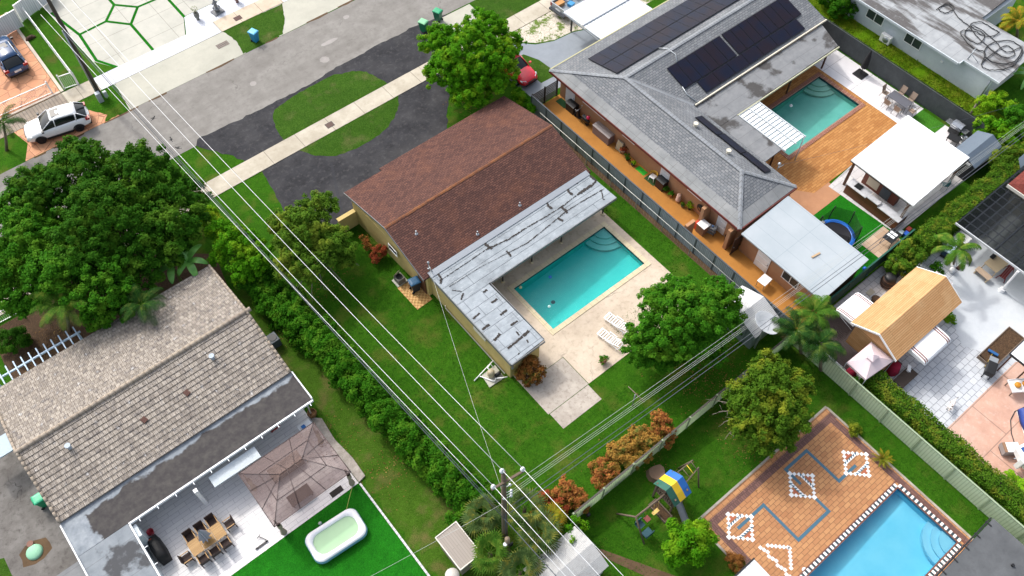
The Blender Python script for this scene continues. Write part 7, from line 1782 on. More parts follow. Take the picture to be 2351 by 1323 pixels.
# ------------------------------------------------------------------ south west terrace
def sw_gazebo():
    t = thing('gazebo', 'gazebo with a brown mesh hip roof on the pale plank terrace', 'gazebo', (2.05, 23.4, 0)); x0, x1, y0, y1, ze, zr = -.65, 4.7, 21.25, 25.5, 2.5, 3.5
    m = NM('brown_mesh_cloth', .8); m._in(m.b.inputs['Base Color'], S('#6f5e5a')); tr = m.n.new('ShaderNodeBsdfTransparent'); tr.inputs[0].default_value = (.8, .72, .7, 1); mx = m.n.new('ShaderNodeMixShader')
    m.l.new(m.rng(m.noise(2.5, 3), .3, .7, .5, .66), mx.inputs[0]); m.l.new(tr.outputs[0], mx.inputs[1]); m.l.new(m.b.outputs[0], mx.inputs[2]); m.l.new(mx.outputs[0], m.n['Material Output'].inputs['Surface'])
    Rg = [(1.25, 23.4, zr), (2.8, 23.4, zr)]; Cn = [(x0, y0, ze), (x1, y0, ze), (x1, y1, ze), (x0, y1, ze)]
    b = MB()
    for q in ([Cn[0], Cn[1], Rg[1], Rg[0]], [Cn[1], Cn[2], Rg[1]], [Cn[2], Cn[3], Rg[0], Rg[1]], [Cn[3], Cn[0], Rg[0]]): b.poly(q)
    b.build('roof', m.m, t, label='brown see-through mesh roof')
    fm = plain('brown_gazebo_frame', '#4f4140', .5); b = MB(); u = Vector((0, 0, .02))
    L = [(Cn[0], Rg[0]), (Cn[1], Rg[1]), (Cn[2], Rg[1]), (Cn[3], Rg[0]), (Rg[0], Rg[1])] + [(Cn[i], Cn[(i + 1) % 4]) for i in range(4)]
    lerp = lambda p, q, f: tuple(Vector(p).lerp(Vector(q), f))
    for f in (.5,): L += [(lerp(Cn[0], Rg[0], f), lerp(Cn[1], Rg[1], f)), (lerp(Cn[1], Rg[1], f), lerp(Cn[2], Rg[1], f)), (lerp(Cn[2], Rg[1], f), lerp(Cn[3], Rg[0], f)), (lerp(Cn[3], Rg[0], f), lerp(Cn[0], Rg[0], f))]
    for f in (.33, .67):
        L += [(lerp(Cn[0], Cn[1], f), lerp(Rg[0], Rg[1], f)), (lerp(Cn[3], Cn[2], f), lerp(Rg[0], Rg[1], f)), (lerp(Cn[1], Cn[2], f), lerp(lerp(Cn[1], Rg[1], .8), lerp(Cn[2], Rg[1], .8), f)), (lerp(Cn[0], Cn[3], f), lerp(lerp(Cn[0], Rg[0], .8), lerp(Cn[3], Rg[0], .8), f))]
    for p, q in L: b.tube([Vector(p) + u, Vector(q) + u], .02, 5)
    b.build('frame', fm, t)
    for x, y in ((-.45, 21.6), (4.5, 21.6), (4.5, 25.2), (-.45, 25.2)):
        MB().box(x - .05, x + .05, y - .05, y + .05, 0.012, 2.48).build('post', fm, t)
        b = MB(); b.lathe([(.1, .05), (.2, .3), (.16, .7), (.07, 1.0), (.15, 1.3), (.13, 1.8)], (x + .06, y - .06, 0), 10); b.build('curtain', plain('tied_beige_cloth', '#a89a88', .9, var=.3), t)
sw_gazebo()
def armchair(label, loc, rz, group):
    t = thing('dining_chair', label, 'chair', loc, rz, group); mw = plain('dark_wicker', '#33231f', .8, var=.3, sc_=20); wd = plain('teak_arm', '#b08a58', .6)
    MB().box(-.27, .27, -.27, .27, .38, .45).build('seat', mw, t, local=True)
    b = MB(); b.obox((0, -.29, .68), (.56, .05, .5), 0, R(10)); b.build('backrest', mw, t, local=True)
    for sx in (-1, 1):
        b = MB(); b.box(sx * .3, sx * .25, -.28, .28, .62, .655); b.build('arm', wd, t, local=True)
        for y in (-.26, .26): MB().box(sx * .3, sx * .25, y - .025, y + .025, 0, .62 if y > 0 else .615).build('leg', mw, t, local=True)
    return t
def dining():
    t = thing('dining_table', 'slatted teak dining table on the pale plank terrace', 'table', (-4.2, 23.95, .012), R(0)); wd = NM('teak_slat', .6); col, f = wd.brick(3, .075, S('#b8935c', .95), S('#a57f4a', .95), S('#5c4426', .95), .006); wd = wd.out(col)
    b = MB(); b.box(-1.1, -.42, -.5, .5, .71, .75); b.box(-.4, .4, -.5, .5, .71, .748); b.box(.42, 1.1, -.5, .5, .71, .75); b.build('table_top', wd, t, local=True)
    for sx in (-1, 1):
        for sy in (-1, 1): MB().box(sx * 1.0 - .04, sx * 1.0 + .04, sy * .42 - .04, sy * .42 + .04, 0, .709).build('leg', wd, t, local=True)
    G = 'dark wicker chairs around the teak dining table'; T = Vector((-4.2, 23.95, .012)); first = None
    for k, (dx, dy, rz, lab) in enumerate([(-.75, .85, 180, 'dark wicker chair on the house side nearest the covered grill'), (0, .85, 180, 'dark wicker chair on the house side behind the folded umbrella'), (.75, .85, 180, 'dark wicker chair on the house side furthest from the covered grill'),
                                            (-.75, -.85, 0, 'dark wicker chair on the lawn side nearest the mottled flat roof'), (0, -.85, 0, 'middle dark wicker chair on the lawn side of the teak table'), (.75, -.85, 0, 'dark wicker chair on the lawn side nearest the gazebo'),
                                            (-1.5, -.15, -90, 'dark wicker chair at the table end facing the gazebo'), (1.5, .1, 90, 'dark wicker chair at the gazebo end of the teak table')]):
        loc = tuple(T + Vector((dx, dy, 0)))
        if first is None: first = armchair(lab, loc, R(rz), G)
        else: dup(first, loc, R(rz), lab, G)
    t = thing('parasol', 'folded grey parasol standing through the middle of the teak table', 'parasol', (-4.2, 23.95, .012)); b = MB(); b.tube([(0, 0, 0), (0, 0, 2.3)], .025); b.build('pole', M_DARKM, t, local=True)
    b = MB(); n = 16; prof = [(.05, 2.3), (.12, 2.0), (.22, 1.5), (.3, 1.05), (.2, .95)]
    V = [((r * (1 + .35 * (-1) ** k)) * math.cos(2 * math.pi * k / n), (r * (1 + .35 * (-1) ** k)) * math.sin(2 * math.pi * k / n), z) for r, z in prof for k in range(n)]
    b.add(V, [(i * n + k, i * n + (k + 1) % n, (i + 1) * n + (k + 1) % n, (i + 1) * n + k) for i in range(len(prof) - 1) for k in range(n)]); b.build('canopy', plain('pale_grey_cloth', '#b4b6c2', .8), t, local=True)
dining()
def terrace_things():
    t = thing('covered_grill', 'grill under a black cover against the mottled flat roofed wing', 'grill', (-6.75, 25.3, .012)); b = MB(); secs = []
    for z, f in [(0.0, 1.0), (.5, .98), (.85, 1.0), (1.1, .7), (1.18, .35)]: secs.append([(-.3 * f, -.85 * f, z), (.3 * f, -.85 * f, z), (.36 * f, 0, z + .03 * (z > .4)), (.3 * f, .85 * f, z), (-.3 * f, .85 * f, z), (-.36 * f, 0, z)])
    b.loft(secs); b.build('cover', plain('black_cover', '#141416', .7, var=.3), t, local=True); b = MB(); b.box(-.2, .0, .35, .62, 1.0, 1.1); b.build('orange_patch', plain('orange_patch', '#d4502a', .7), t, local=True)
    p = g(349, 1225, .012); b = MB(); b.lathe([(.001, 0), (.15, 0), (.2, .36), (.22, .38), (.19, .38), (.16, .06), (.001, .05)], tuple(p), 14); single(b, 'bucket', 'red bucket beside the black covered grill', 'bucket', plain('red_bucket', '#c03a48', .5))
    t = thing('inflatable_pool', 'oblong white and pale blue inflatable pool on the artificial turf', 'inflatable pool', (1.98, 19.35, .008), R(-4)); 
    def oval(a, c, z, r=.55, n=6):
        P = []
        for cx, cy, s0 in ((a - r, c - r, 0), (-a + r, c - r, 90), (-a + r, -c + r, 180), (a - r, -c + r, 270)):
            for k in range(n + 1): q = R(s0 + 90 * k / n); P.append((cx + r * math.cos(q), cy + r * math.sin(q), z))
        return P
    b = MB(); b.loft([oval(1.62, .92, .02), oval(1.78, 1.06, .12), oval(1.8, 1.08, .3), oval(1.76, 1.04, .44)], cap=False); b.build('outer_wall', plain('pale_blue_vinyl', '#7fb4d2', .35), t, local=True)
    b = MB(); b.loft([oval(1.755, 1.035, .44), oval(1.7, .99, .53), oval(1.58, .87, .56), oval(1.44, .74, .53), oval(1.4, .7, .44), oval(1.4, .7, .1)], cap=False); b.build('rim', plain('white_vinyl', '#eceff2', .35), t, local=True)
    MB().poly(oval(1.4, .7, .06)).build('floor_sheet', plain('blue_vinyl_floor', '#6aa0a8', .4), t, local=True)
    MB().poly(oval(1.4, .7, .4)).build('water', plain('cloudy_green_water', '#a6cba0', .06, var=.15, sc_=1.5), t, local=True)
    wire('garden_hose', 'pale yellow garden hose trailing from the terrace to the inflatable pool', (4.7, 21.6, .05), (3.3, 20.2, .5), .015, -.1, plain('yellow_hose', '#b8b060', .5), 'hose')
    p = g(735, 1202, .12); b = MB(); b.ball(tuple(p), .12, 12); single(b, 'ball', 'small pale football on the artificial turf by the terrace edge', 'ball', plain('pale_ball', '#c2ccc4', .5, var=.5, sc_=16))
    t = thing('kick_scooter', 'dark kick scooter lying near the edge of the pale terrace', 'scooter', tuple(g(602, 1252, .012))); b = MB(); b.box(-.35, .3, -.06, .06, .03, .06); b.build('deck', M_BLACK, t, local=True)
    b = MB(); b.tube([(.3, 0, .05), (.36, .1, .12), (.1, .55, .12)], .025); b.tube([(-.05, .5, .12), (.25, .6, .12)], .02); b.build('handlebar', M_DARKM, t, local=True)
    for x in (-.38, .36): b = MB(); b.lathe([(.001, -.02), (.07, -.02), (.07, .02), (.001, .02)], (x, 0, .07), 10, 'Y'); b.build('wheel', M_TYRE, t, local=True)
    c = g(718, 953); t = thing('planter', 'round woven planter at the downpipe corner of the dark flat roof', 'planter', tuple(c)); b = MB(); b.lathe([(.001, 0), (.26, 0), (.33, .3), (.3, .42), (.25, .42), (.24, .3), (.001, .28)], tuple(c), 14); b.build('pot', plain('woven_brown', '#7d5a34', .8, var=.4, sc_=30), t)
    b = MB(); b.box(3.1, 3.95, 20.98 + .62, 22.0, .014, .03); single(b, 'doormat', 'dark doormat on the terrace beside the gazebo', 'doormat', plain('dark_mat', '#2f2a28', .9))
    t = thing('terrace_sink', 'white outdoor sink unit with a blue tap box under the gutter corner', 'sink', (4.3, 26.5, .012)); MB().box(3.85, 4.75, 26.15, 26.75, .012, .85).build('cabinet', M_WHITE, t); MB().box(4.05, 4.3, 26.3, 26.55, .852, .98).build('tap_box', plain('blue_box', '#2a6fb4', .5), t)
    c = g(630, 990, .012); b = MB(); b.tube([(c.x - .2, c.y, c.z + .03), (c.x + .25, c.y + .15, c.z + .03)], .03); b.tube([(c.x - .2, c.y + .12, c.z + .03), (c.x + .25, c.y + .02, c.z + .03)], .03); b.tube([(c.x + .22, c.y + .1, c.z + .03), (c.x + .5, c.y + .14, c.z + .03)], .04); single(b, 'garden_shears', 'red handled garden shears lying on the terrace under the gutter', 'shears', plain('red_handles', '#a83a34', .5))
    t = thing('garden_sofa', 'brown wicker sofa in the shade of the mesh gazebo', 'sofa', (1.9, 25.0, .012)); mw = plain('brown_wicker', '#5a463c', .8, var=.3, sc_=15); cu = plain('brown_cushion', '#7a6658', .9)
    MB().box(-1.1, 1.1, -.35, .4, .05, .36).build('base', mw, t, local=True); MB().box(-1.1, 1.1, .28, .42, .361, .8).build('backrest', mw, t, local=True)
    for x in (-.72, 0, .72): MB().box(x - .34, x + .34, -.33, .26, .365, .48).build('cushion', cu, t, local=True, bevel=.03)
    t = thing('coffee_table', 'low dark slatted table under the mesh gazebo', 'table', (1.6, 22.9, .012)); MB().box(-.75, .75, -.4, .4, .36, .41).build('table_top', mw, t, local=True)
    for sx in (-1, 1):
        for sy in (-1, 1): MB().box(sx * .65 - .04, sx * .65 + .04, sy * .32 - .04, sy * .32 + .04, 0, .359).build('leg', mw, t, local=True)
    c = g(80, 1268); t = thing('tank_lid', 'round pale green tank lid in a patch of dirt on the cracked driveway', 'tank lid', tuple(c)); b = MB(); b.lathe([(.5, 0), (.48, .1), (.4, .16), (.15, .2), (.001, .2)], tuple(c), 20); b.build('lid', plain('mint_lid', '#86bd9c', .6), t)
    c2 = g(71, 1250); b = MB(); b.cyl(c2.x, c2.y, 0, .14, .2, 14); single(b, 'pipe_cap', 'round brown pipe cap beside the pale green tank lid', 'pipe cap', plain('brown_cap', '#7d5648', .7))
    b = MB(); b.sheet([(c.x + .95 * math.cos(k * .63) * (1 + .2 * math.sin(k * 2.3)), c.y + .75 * math.sin(k * .63)) for k in range(10)], .012); struct(b, 'tank_dirt', M_SOIL)
    t = thing('air_conditioner', 'dark grey air conditioner at the gable of the beige tile roof', 'air conditioner', (6.05, 33.5, 0)); MB().box(5.7, 6.4, 33.1, 33.9, .05, .85).build('case', plain('slate_case', '#4a5258', .6), t, bevel=.03); MB().cyl(6.05, 33.5, .852, .89, .28, 16).build('fan_cover', M_BLACK, t)
terrace_things()

# ------------------------------------------------------------------ street side things
def street_things():
    for k, (px, py, lab, c, sx, sy) in enumerate([(546, 42, 'rust brown square cover in the beige sidewalk', '#5c4038', .62, .5), (757, 287, 'rust brown square cover in the near sidewalk', '#5f4a42', .6, .5)]):
        p = g(px, py, .041); t = thing('utility_cover', lab, 'utility cover', (p.x, p.y, .03)); MB().box(-sx / 2, sx / 2, -sy / 2, sy / 2, 0, .02).build('plate', plain('rust_%d' % k, c, .8, var=.4, sc_=20), t, local=True)
        b = MB(); ring(b, -sx / 2, sx / 2, -sy / 2, sy / 2, .04, 0, .016, -.003); b.build('frame', M_DARKM, t, local=True)
    p = g(511, 103, .014); t = thing('drain_grate', 'slotted iron drain grate in the driveway apron near the sky blue bin', 'drain', (p.x, p.y, .013)); MB().box(-.55, .55, -.3, .3, 0, .004).build('pit', M_BLACK, t, local=True)
    b = MB()
    for i in range(10):
        b.box(-.52 + i * .108, -.47 + i * .108, .02, .29, .005, .02); b.box(-.52 + i * .108, -.47 + i * .108, -.29, -.02, .005, .02)
    b.build('grating', plain('rusty_iron', '#8a7a70', .8), t, local=True)
    def urn(px, py, lab, col):
        c = g(px, py, .012); t = thing('urn_planter', lab, 'planter', tuple(c)); b = MB(); b.lathe([(.001, 0), (.16, 0), (.12, .1), (.22, .35), (.25, .55), (.2, .68), (.24, .74), (.18, .74), (.15, .6), (.001, .55)], tuple(c), 14); b.build('pot', plain('urn_' + col[1:], col, .6), t)
        b = MB()
        for k in range(6): a = k * 1.05; b.tube([(c.x, c.y, c.z + .55), (c.x + .1 * math.cos(a), c.y + .1 * math.sin(a), c.z + 1.1), (c.x + .28 * math.cos(a), c.y + .28 * math.sin(a), c.z + 1.3)], [.012, .01, .004], 4)
        C = np.array([[c.x + .25 * math.cos(k * 1.05 + j * .2), c.y + .25 * math.sin(k * 1.05 + j * .2), c.z + 1.1 + .05 * j] for k in range(6) for j in range(5)]); leaf_object('foliage', C, np.random.default_rng(1).normal(size=C.shape) + [0, 0, .6], np.full(len(C), .16), .4, M_OLIVE2, t); b.build('stem', M_TWIG, t)
    urn(455, 45, 'grey urn with a spindly plant on the white gravel', '#6c6e66'); urn(545, 5, 'brown urn at the far end of the white gravel', '#7a5c54')
    c = g(500, 28, .012); t = thing('fountain_statue', 'grey stone statue fountain on a square plinth in the white gravel', 'statue', tuple(c), R(8)); m = plain('grey_cast_stone', '#7f8184', .8, var=.3); MB().box(-.5, .5, -.42, .42, 0, .12).build('plinth', m, t, local=True)
    b = MB(); b.lathe([(.001, .12), (.22, .12), (.16, .3), (.34, .42), (.36, .5), (.3, .5), (.12, .45), (.1, .6), (.001, .6)], (0, 0, 0), 16); b.build('basin', m, t, local=True)
    b = MB(); b.lathe([(.1, .6), (.17, .75), (.14, .95), (.18, 1.15), (.07, 1.28), (.001, 1.3)], (0, 0, 0), 12); b.ball((0, 0, 1.4), .1, 10); b.tube([(.14, 0, 1.12), (.26, .06, .95), (.16, .14, .85)], .045); b.tube([(-.14, 0, 1.12), (-.26, .06, .95), (-.16, .14, .85)], .045); b.build('figure', m, t, local=True)
    for k in range(5): a = k * 1.256; b = MB(); b.ball((.27 * math.cos(a), .27 * math.sin(a), .56), .07, 8); b.build('orb', M_STEEL, t, local=True)
    p = g(70, 88); t = thing('log_pile', 'small heap of cut brown logs on the lawn strip behind the baluster railing', 'logs', (p.x, p.y, 0)); ml = plain('cut_log', '#54402f', .9, var=.4)
    for k in range(6): b = MB(); b.tube([(-.45 + .05 * k, -.2 + .1 * (k % 4), .1 + .13 * (k // 4)), (.45 - .06 * k, -.15 + .1 * (k % 4), .1 + .13 * (k // 4))], .09, 7); b.build('log', ml, t, local=True)
street_things()

# ------------------------------------------------------------------ tan side yard of the grey roofed house
def side_yard():
    t = thing('motor_scooter', 'black motor scooter with a pink helmet box parked against the tan wall', 'scooter', (36.62, 35.8, .012), R(92))
    b = MB(); secs = [[(x, -w, zb), (x, -w, zt - .05), (x, 0, zt), (x, w, zt - .05), (x, w, zb)] for x, w, zb, zt in [(-.85, .08, .45, .62), (-.6, .16, .35, .78), (-.15, .17, .3, .74), (0, .14, .24, .36), (.3, .16, .22, .34)]]
    b.loft(secs); b.build('body', plain('black_gloss', '#1c1d21', .2), t, local=True)
    b = MB(); b.loft([[(.34, -.2, .3), (.34, .2, .3), (.4, .18, .3), (.4, -.18, .3)], [(.46, -.2, .85), (.46, .2, .85), (.52, .15, .85), (.52, -.15, .85)]]); b.build('front_shield', plain('black_gloss2', '#24252a', .2), t, local=True)
    MB().box(-.7, -.1, -.14, .14, .76, .84).build('seat', plain('grey_seat', '#3c4044', .6), t, local=True, bevel=.03)
    b = MB(); b.tube([(.52, 0, .5), (.46, 0, 1.0)], .03); b.tube([(.44, -.32, 1.0), (.44, .32, 1.0)], .025); b.build('handlebar', M_STEEL, t, local=True)
    for x in (-.62, .66): b = MB(); b.lathe([(.1, -.05), (.2, -.06), (.23, 0), (.2, .06), (.1, .05)], (x, 0, .23), 14, 'Y'); b.build('wheel', M_TYRE, t, local=True)
    b = MB(); b.ball((-.72, 0, .98), .17, 12); single_ = b.build('helmet_case', plain('pink_helmet', '#c41e50', .2), t, local=True)
    for sy in (-1, 1): b = MB(); b.tube([(.46, sy * .28, 1.0), (.42, sy * .36, 1.2)], .012); b.ball((.42, sy * .37, 1.24), .06, 8); b.build('wing_mirror', M_STEEL, t, local=True)
    def chest(name, label, cat, x0, x1, y0, y1, h, col, lid=None):
        t = thing(name, label, cat, ((x0 + x1) / 2, (y0 + y1) / 2, .012)); MB().box(x0, x1, y0, y1, .012, h).build('body', plain(name + '_body', col, .6), t, bevel=.02)
        b = MB(); xm = (x0 + x1) / 2; b.loft([[(x0 - .03, y, h + .002), (x0 - .03, y, h + .06), (xm, y, h + .16), (x1 + .03, y, h + .06), (x1 + .03, y, h + .002)] for y in (y0 - .03, y1 + .03)], smooth=False); b.build('lid', plain(name + '_lid', lid or col, .5), t)
    chest('storage_box', 'large grey brown storage box against the tan side wall', 'storage box', 36.45, 37.1, 32.4, 34.3, .85, '#7a6c6e', '#8f8583')
    chest('storage_chest', 'black storage chest behind the black motor scooter', 'storage chest', 36.5, 37.12, 36.75, 37.7, .75, '#19191b')
    chest('cabinet', 'dark brown cabinet with a black top beside the white resin chair', 'cabinet', 36.45, 37.05, 26.2, 27.0, .85, '#3a2420', '#1d1f22')
    for k, (x0, x1, y0, y1, c, lab, nm) in enumerate([(36.45, 37.1, 37.8, 38.9, '#1d4a20', 'dark green mat in front of the white door at the gate end', 'doormat'), (36.5, 36.98, 28.3, 29.25, '#2fae2a', 'bright green doormat at the middle white door', 'doormat'), (36.35, 37.0, 27.05, 28.1, '#2a4a1e', 'dark green mat under the white resin chair', 'doormat')]):
        MBx = MB(); MBx.box(x0, x1, y0, y1, .014, .03); single(MBx, nm, lab, 'mat', plain('mat_%d' % k, c, .9, var=.2, sc_=30))
    t = thing('resin_chair', 'white resin tub chair with a yellow back on the dark green mat', 'chair', (36.75, 27.55, .03), R(100)); w = M_WHITE
    MB().box(-.24, .24, -.24, .24, .4, .44).build('seat', w, t, local=True, bevel=.02); b = MB()
    P = [(.3 * math.cos(a), .3 * math.sin(a)) for a in [math.pi * (1.0 + k / 10) for k in range(11)]]; b.loft([[(x, y, .44), (x * 1.12, y * 1.12, .74), (x * 1.18, y * 1.18, .75), (x * 1.06, y * 1.06, .44)] for x, y in P]); b.build('backrest', plain('yellow_resin', '#d8a83c', .4), t, local=True)
    for sx in (-1, 1):
        for sy in (-1, 1): MB().tube([(sx * .2, sy * .2, .4), (sx * .24, sy * .24, 0)], .025).build('leg', w, t, local=True)
    for k, (px, py, h, r, pc, lm, lr, lab) in enumerate([
        (1430, 352, .3, .15, '#b8a898', M_CROTONR, .28, 'potted plant with dark red leaves beside the grey framed mirror'), (1440, 368, .25, .14, '#3a3a3a', M_GREEN2, .25, 'potted dark green plant near the middle white door'), (1453, 380, .22, .16, '#1d1d1d', M_LIME, .2, 'black potted plant with a yellow ball near the middle white door'),
        (1527, 440, .25, .14, '#5a3a2c', M_GREEN2, .26, 'dark leafy pot beside the dark brown cabinet'), (1540, 452, .22, .13, '#c07a4a', M_GREEN1, .22, 'terracotta pot of green leaves by the pink strawberry pot'), (1566, 475, .2, .12, '#6a6a6a', M_OLIVE, .18, 'small grey pot beyond the pink strawberry pot'), (1583, 480, .3, .16, '#4a3a2c', M_LIME, .3, 'potted plant with pale striped leaves near the hose reel')]):
        pot_plant(lab, px, py, h, r, pc, lm, 210 + k, lr, .014)
    c = g(1556, 462, .014); b = MB()
    b.lathe([(.001, 0), (.18, 0), (.22, .25), (.16, .3), (.2, .5), (.14, .55), (.18, .75), (.1, .8), (.001, .78)], tuple(c), 14); single(b, 'strawberry_pot', 'tall pink tiered strawberry pot against the tan wall', 'pot', plain('pink_clay', '#d8b4a0', .7))
    t = thing('framed_mirror', 'pale framed mirror leaning on the tan wall beside the storage box', 'mirror', (36.95, 31.5, .012), R(-90)); b = MB(); b.obox((0, -.1, .5), (.7, .05, 1.0), 0, R(-14)); b.build('frame', M_OLDWOOD, t, local=True); b = MB(); b.obox((0, -.135, .5), (.58, .02, .86), 0, R(-14)); b.build('glass', plain('mirror_glass', '#a8bcc0', .1, .6), t, local=True)
    c = Vector((36.95, 22.7, 1.0)); b = MB()
    for k in range(4): r = .36 - k * .045; b.tube([(c.x - .03 * k, c.y + r * math.cos(a), c.z + r * math.sin(a)) for a in [2 * math.pi * q / 20 for q in range(21)]], .028, 6)
    b.tube([(c.x, c.y - .3, c.z), (c.x, c.y + .3, c.z)], .03); b.tube([(c.x, c.y, c.z - .3), (c.x, c.y, c.z + .3)], .03); single(b, 'hose_reel', 'black coiled hose hanging on the tan wall', 'hose', M_BLACK)
    t = thing('washing_machine', 'washing machine with a white lid beside the tan wing wall', 'washing machine', (36.1, 21.6, .012)); MB().box(-.33, .33, -.4, .3, 0, .86).build('body', plain('brown_washer', '#8a6a54', .6), t, local=True); MB().box(-.36, .36, -.43, .33, .862, .93).build('lid', M_WHITE, t, local=True); MB().box(-.25, .2, .34, .62, 0, .7).build('basket', plain('red_basket', '#c8482c', .6), t, local=True)
    t = thing('tool_trolley', 'grey tool trolley beside the rear white door', 'trolley', (36.5, 21.0, .012), R(15)); b = MB()
    for z in (.15, .45, .75): b.box(-.2, .2, -.3, .3, z, z + .06)
    b.build('tray', M_STEEL, t, local=True); b = MB()
    for sx in (-1, 1):
        for sy in (-1, 1): b.box(sx * .2 - .015, sx * .2 + .015, sy * .3 - .015, sy * .3 + .015, 0, .95)
    b.build('frame', M_DARKM, t, local=True); MB().ball((0, 0, .92), .1, 8).build('bottle', plain('blue_bottle', '#5a7fb0', .3), t, local=True)
    c = g(1668, 551, .012); b = MB(); b.lathe([(.001, 0), (.17, 0), (.2, .45), (.22, .47), (.18, .47), (.15, .1), (.001, .1)], tuple(c), 12); single(b, 'waste_bin', 'small black waste bin by the rear white door', 'bin', M_BLACK)
    t = thing('side_table', 'square white table on the tan floor below the annex window', 'table', (36.0, 15.35, .012), R(5)); MB().box(-.45, .45, -.35, .35, .68, .72).build('table_top', M_WHITE, t, local=True)
    for sx in (-1, 1):
        for sy in (-1, 1): MB().box(sx * .4 - .02, sx * .4 + .02, sy * .3 - .02, sy * .3 + .02, 0, .679).build('leg', M_STEEL, t, local=True)
    b = MB(); b.prism([(34.35, 21.75), (35.2, 21.75), (35.2, 22.0), (34.35, 22.0)], 0, 1.85); single(b, 'stub_wall', 'short tan stub wall standing out from the grey vinyl fence', 'wall', M_PEACH)
side_yard()

# ------------------------------------------------------------------ pool terrace of the grey roofed house
def terrace_ne():
    def tchair(label, loc, rz, group):
        t = thing('patio_chair', label, 'chair', loc, rz, group); fr = plain('bronze_tube', '#3c302a', .4, .4); sl = plain('taupe_sling', '#9a8878', .8)
        b = MB(); b.obox((0, 0, .42), (.48, .48, .025), 0, R(4)); b.build('seat', sl, t, local=True); b = MB(); b.obox((0, -.3, .76), (.48, .025, .6), 0, R(16)); b.build('backrest', sl, t, local=True)
        for sx in (-1, 1):
            b = MB(); b.tube([(sx * .27, .28, 0), (sx * .27, .24, .62), (sx * .27, -.2, .64), (sx * .26, -.36, 1.0)], .018, 5); b.build('arm', fr, t, local=True); b = MB(); b.tube([(sx * .27, -.34, 0), (sx * .26, -.2, .45)], .018, 5); b.build('leg', fr, t, local=True)
        return t
    T = Vector((58.35, 20.4, .02)); t = thing('patio_table', 'dark framed glass patio table on the white pool deck', 'table', tuple(T), R(90)); fr = plain('bronze_tube2', '#3c302a', .4, .4)
    MB().box(-.95, .95, -.5, .5, .7, .73).build('table_top', plain('smoked_glass_top', '#5a5a60', .08), t, local=True)
    for sx in (-1, 1):
        for sy in (-1, 1): MB().tube([(sx * .85, sy * .4, .7), (sx * .9, sy * .45, 0)], .025).build('leg', fr, t, local=True)
    G = 'bronze framed chairs at the glass patio table'; f = None
    for dx, dy, rz, lab in [(-.85, .5, -90, 'bronze patio chair on the pool side furthest from the pavilion'), (-.85, -.5, -90, 'bronze patio chair on the pool side nearest the pavilion'), (.85, .5, 90, 'bronze patio chair on the fence side furthest from the pavilion'), (.85, -.5, 90, 'bronze patio chair on the fence side nearest the pavilion'), (0, 1.35, 180, 'bronze patio chair at the parasol end of the glass table'), (0, -1.35, 0, 'bronze patio chair at the turf end of the glass table')]:
        loc = tuple(T + Vector((dx, dy, 0)))
        f = tchair(lab, loc, R(rz), G) if f is None else (dup(f, loc, R(rz), lab, G), f)[1]
    t = thing('parasol', 'closed black parasol in a square black base by the screened fence', 'parasol', (58.9, 24.7, .02)); MB().box(-.5, .5, -.5, .5, 0, .1).build('base', M_BLACK, t, local=True, bevel=.03)
    MB().tube([(0, 0, .1), (.2, 0, 2.5)], .035).build('pole', M_DARKM, t, local=True); b = MB(); b.lathe([(.3, .75), (.28, 1.2), (.2, 1.9), (.07, 2.5), (.001, 2.6)], (.15, 0, 0), 10); b.build('canopy', plain('black_cloth', '#17171a', .9), t, local=True)
    t = thing('gas_grill', 'stainless gas grill with side tables against the screened fence', 'grill', (59.3, 15.5, .02), R(-90)); st = plain('stainless', '#b4b8bc', .25, .8)
    MB().box(-.45, .45, -.28, .28, .1, .85).build('cabinet', M_DARKM, t, local=True); b = MB(); b.box(-.95, -.46, -.28, .28, .82, .87); b.box(.46, .95, -.28, .28, .82, .87); b.build('side_shelf', st, t, local=True)
    b = MB(); b.loft([[(x, -.3, .86), (x, -.3, 1.02), (x, -.15, 1.2), (x, .2, 1.22), (x, .3, 1.0), (x, .3, .86)] for x in (-.45, .45)], smooth=False); b.build('lid', st, t, local=True); b = MB(); b.tube([(-.35, -.36, 1.0), (.35, -.36, 1.0)], .02); b.build('handle', M_STEEL, t, local=True); MB().box(-.45, .45, -.34, -.281, .74, .85).build('control_panel', st, t, local=True)
    t = thing('griddle_cart', 'low black griddle cart in front of the stainless grill', 'griddle', (58.4, 15.0, .02), R(-80)); MB().box(-.5, .5, -.35, .35, .45, .6).build('griddle_top', M_BLACK, t, local=True)
    for sx in (-1, 1):
        for sy in (-1, 1): MB().box(sx * .42 - .03, sx * .42 + .03, sy * .28 - .03, sy * .28 + .03, 0, .449).build('leg', M_DARKM, t, local=True)
    c = Vector((59.0, 14.5, .02)); b = MB(); b.lathe([(.001, .45), (.2, .47), (.28, .6), (.3, .62), (.25, .62), (.001, .5)], tuple(c), 14); b.cyl(c.x, c.y, c.z, c.z + .46, .05, 8); single(b, 'wash_basin', 'round steel wash basin on a stand beside the stainless grill', 'basin', st)
    t = thing('air_conditioner', 'white air conditioner unit standing beside the white house wall', 'air conditioner', (63.75, 25.9, .01)); MB().box(-.2, .2, -.5, .5, .1, .85).build('case', M_WHITE, t, local=True, bevel=.03); b = MB(); b.lathe([(.001, -.22), (.28, -.22), (.28, -.205), (.001, -.205)], (0, -.05, .48), 18, 'X'); b.build('fan_grille', M_STEEL, t, local=True)
    for y in (-.35, .35): MB().box(-.18, .18, y - .04, y + .04, 0, .099).build('foot', M_DARKM, t, local=True)
    t = thing('trampoline', 'round trampoline with a blue pad and dark safety net half under the annex roof', 'trampoline', (43.15, 14.75, .012)); b = MB(); n = 32; rin, rout = 1.15, 1.45
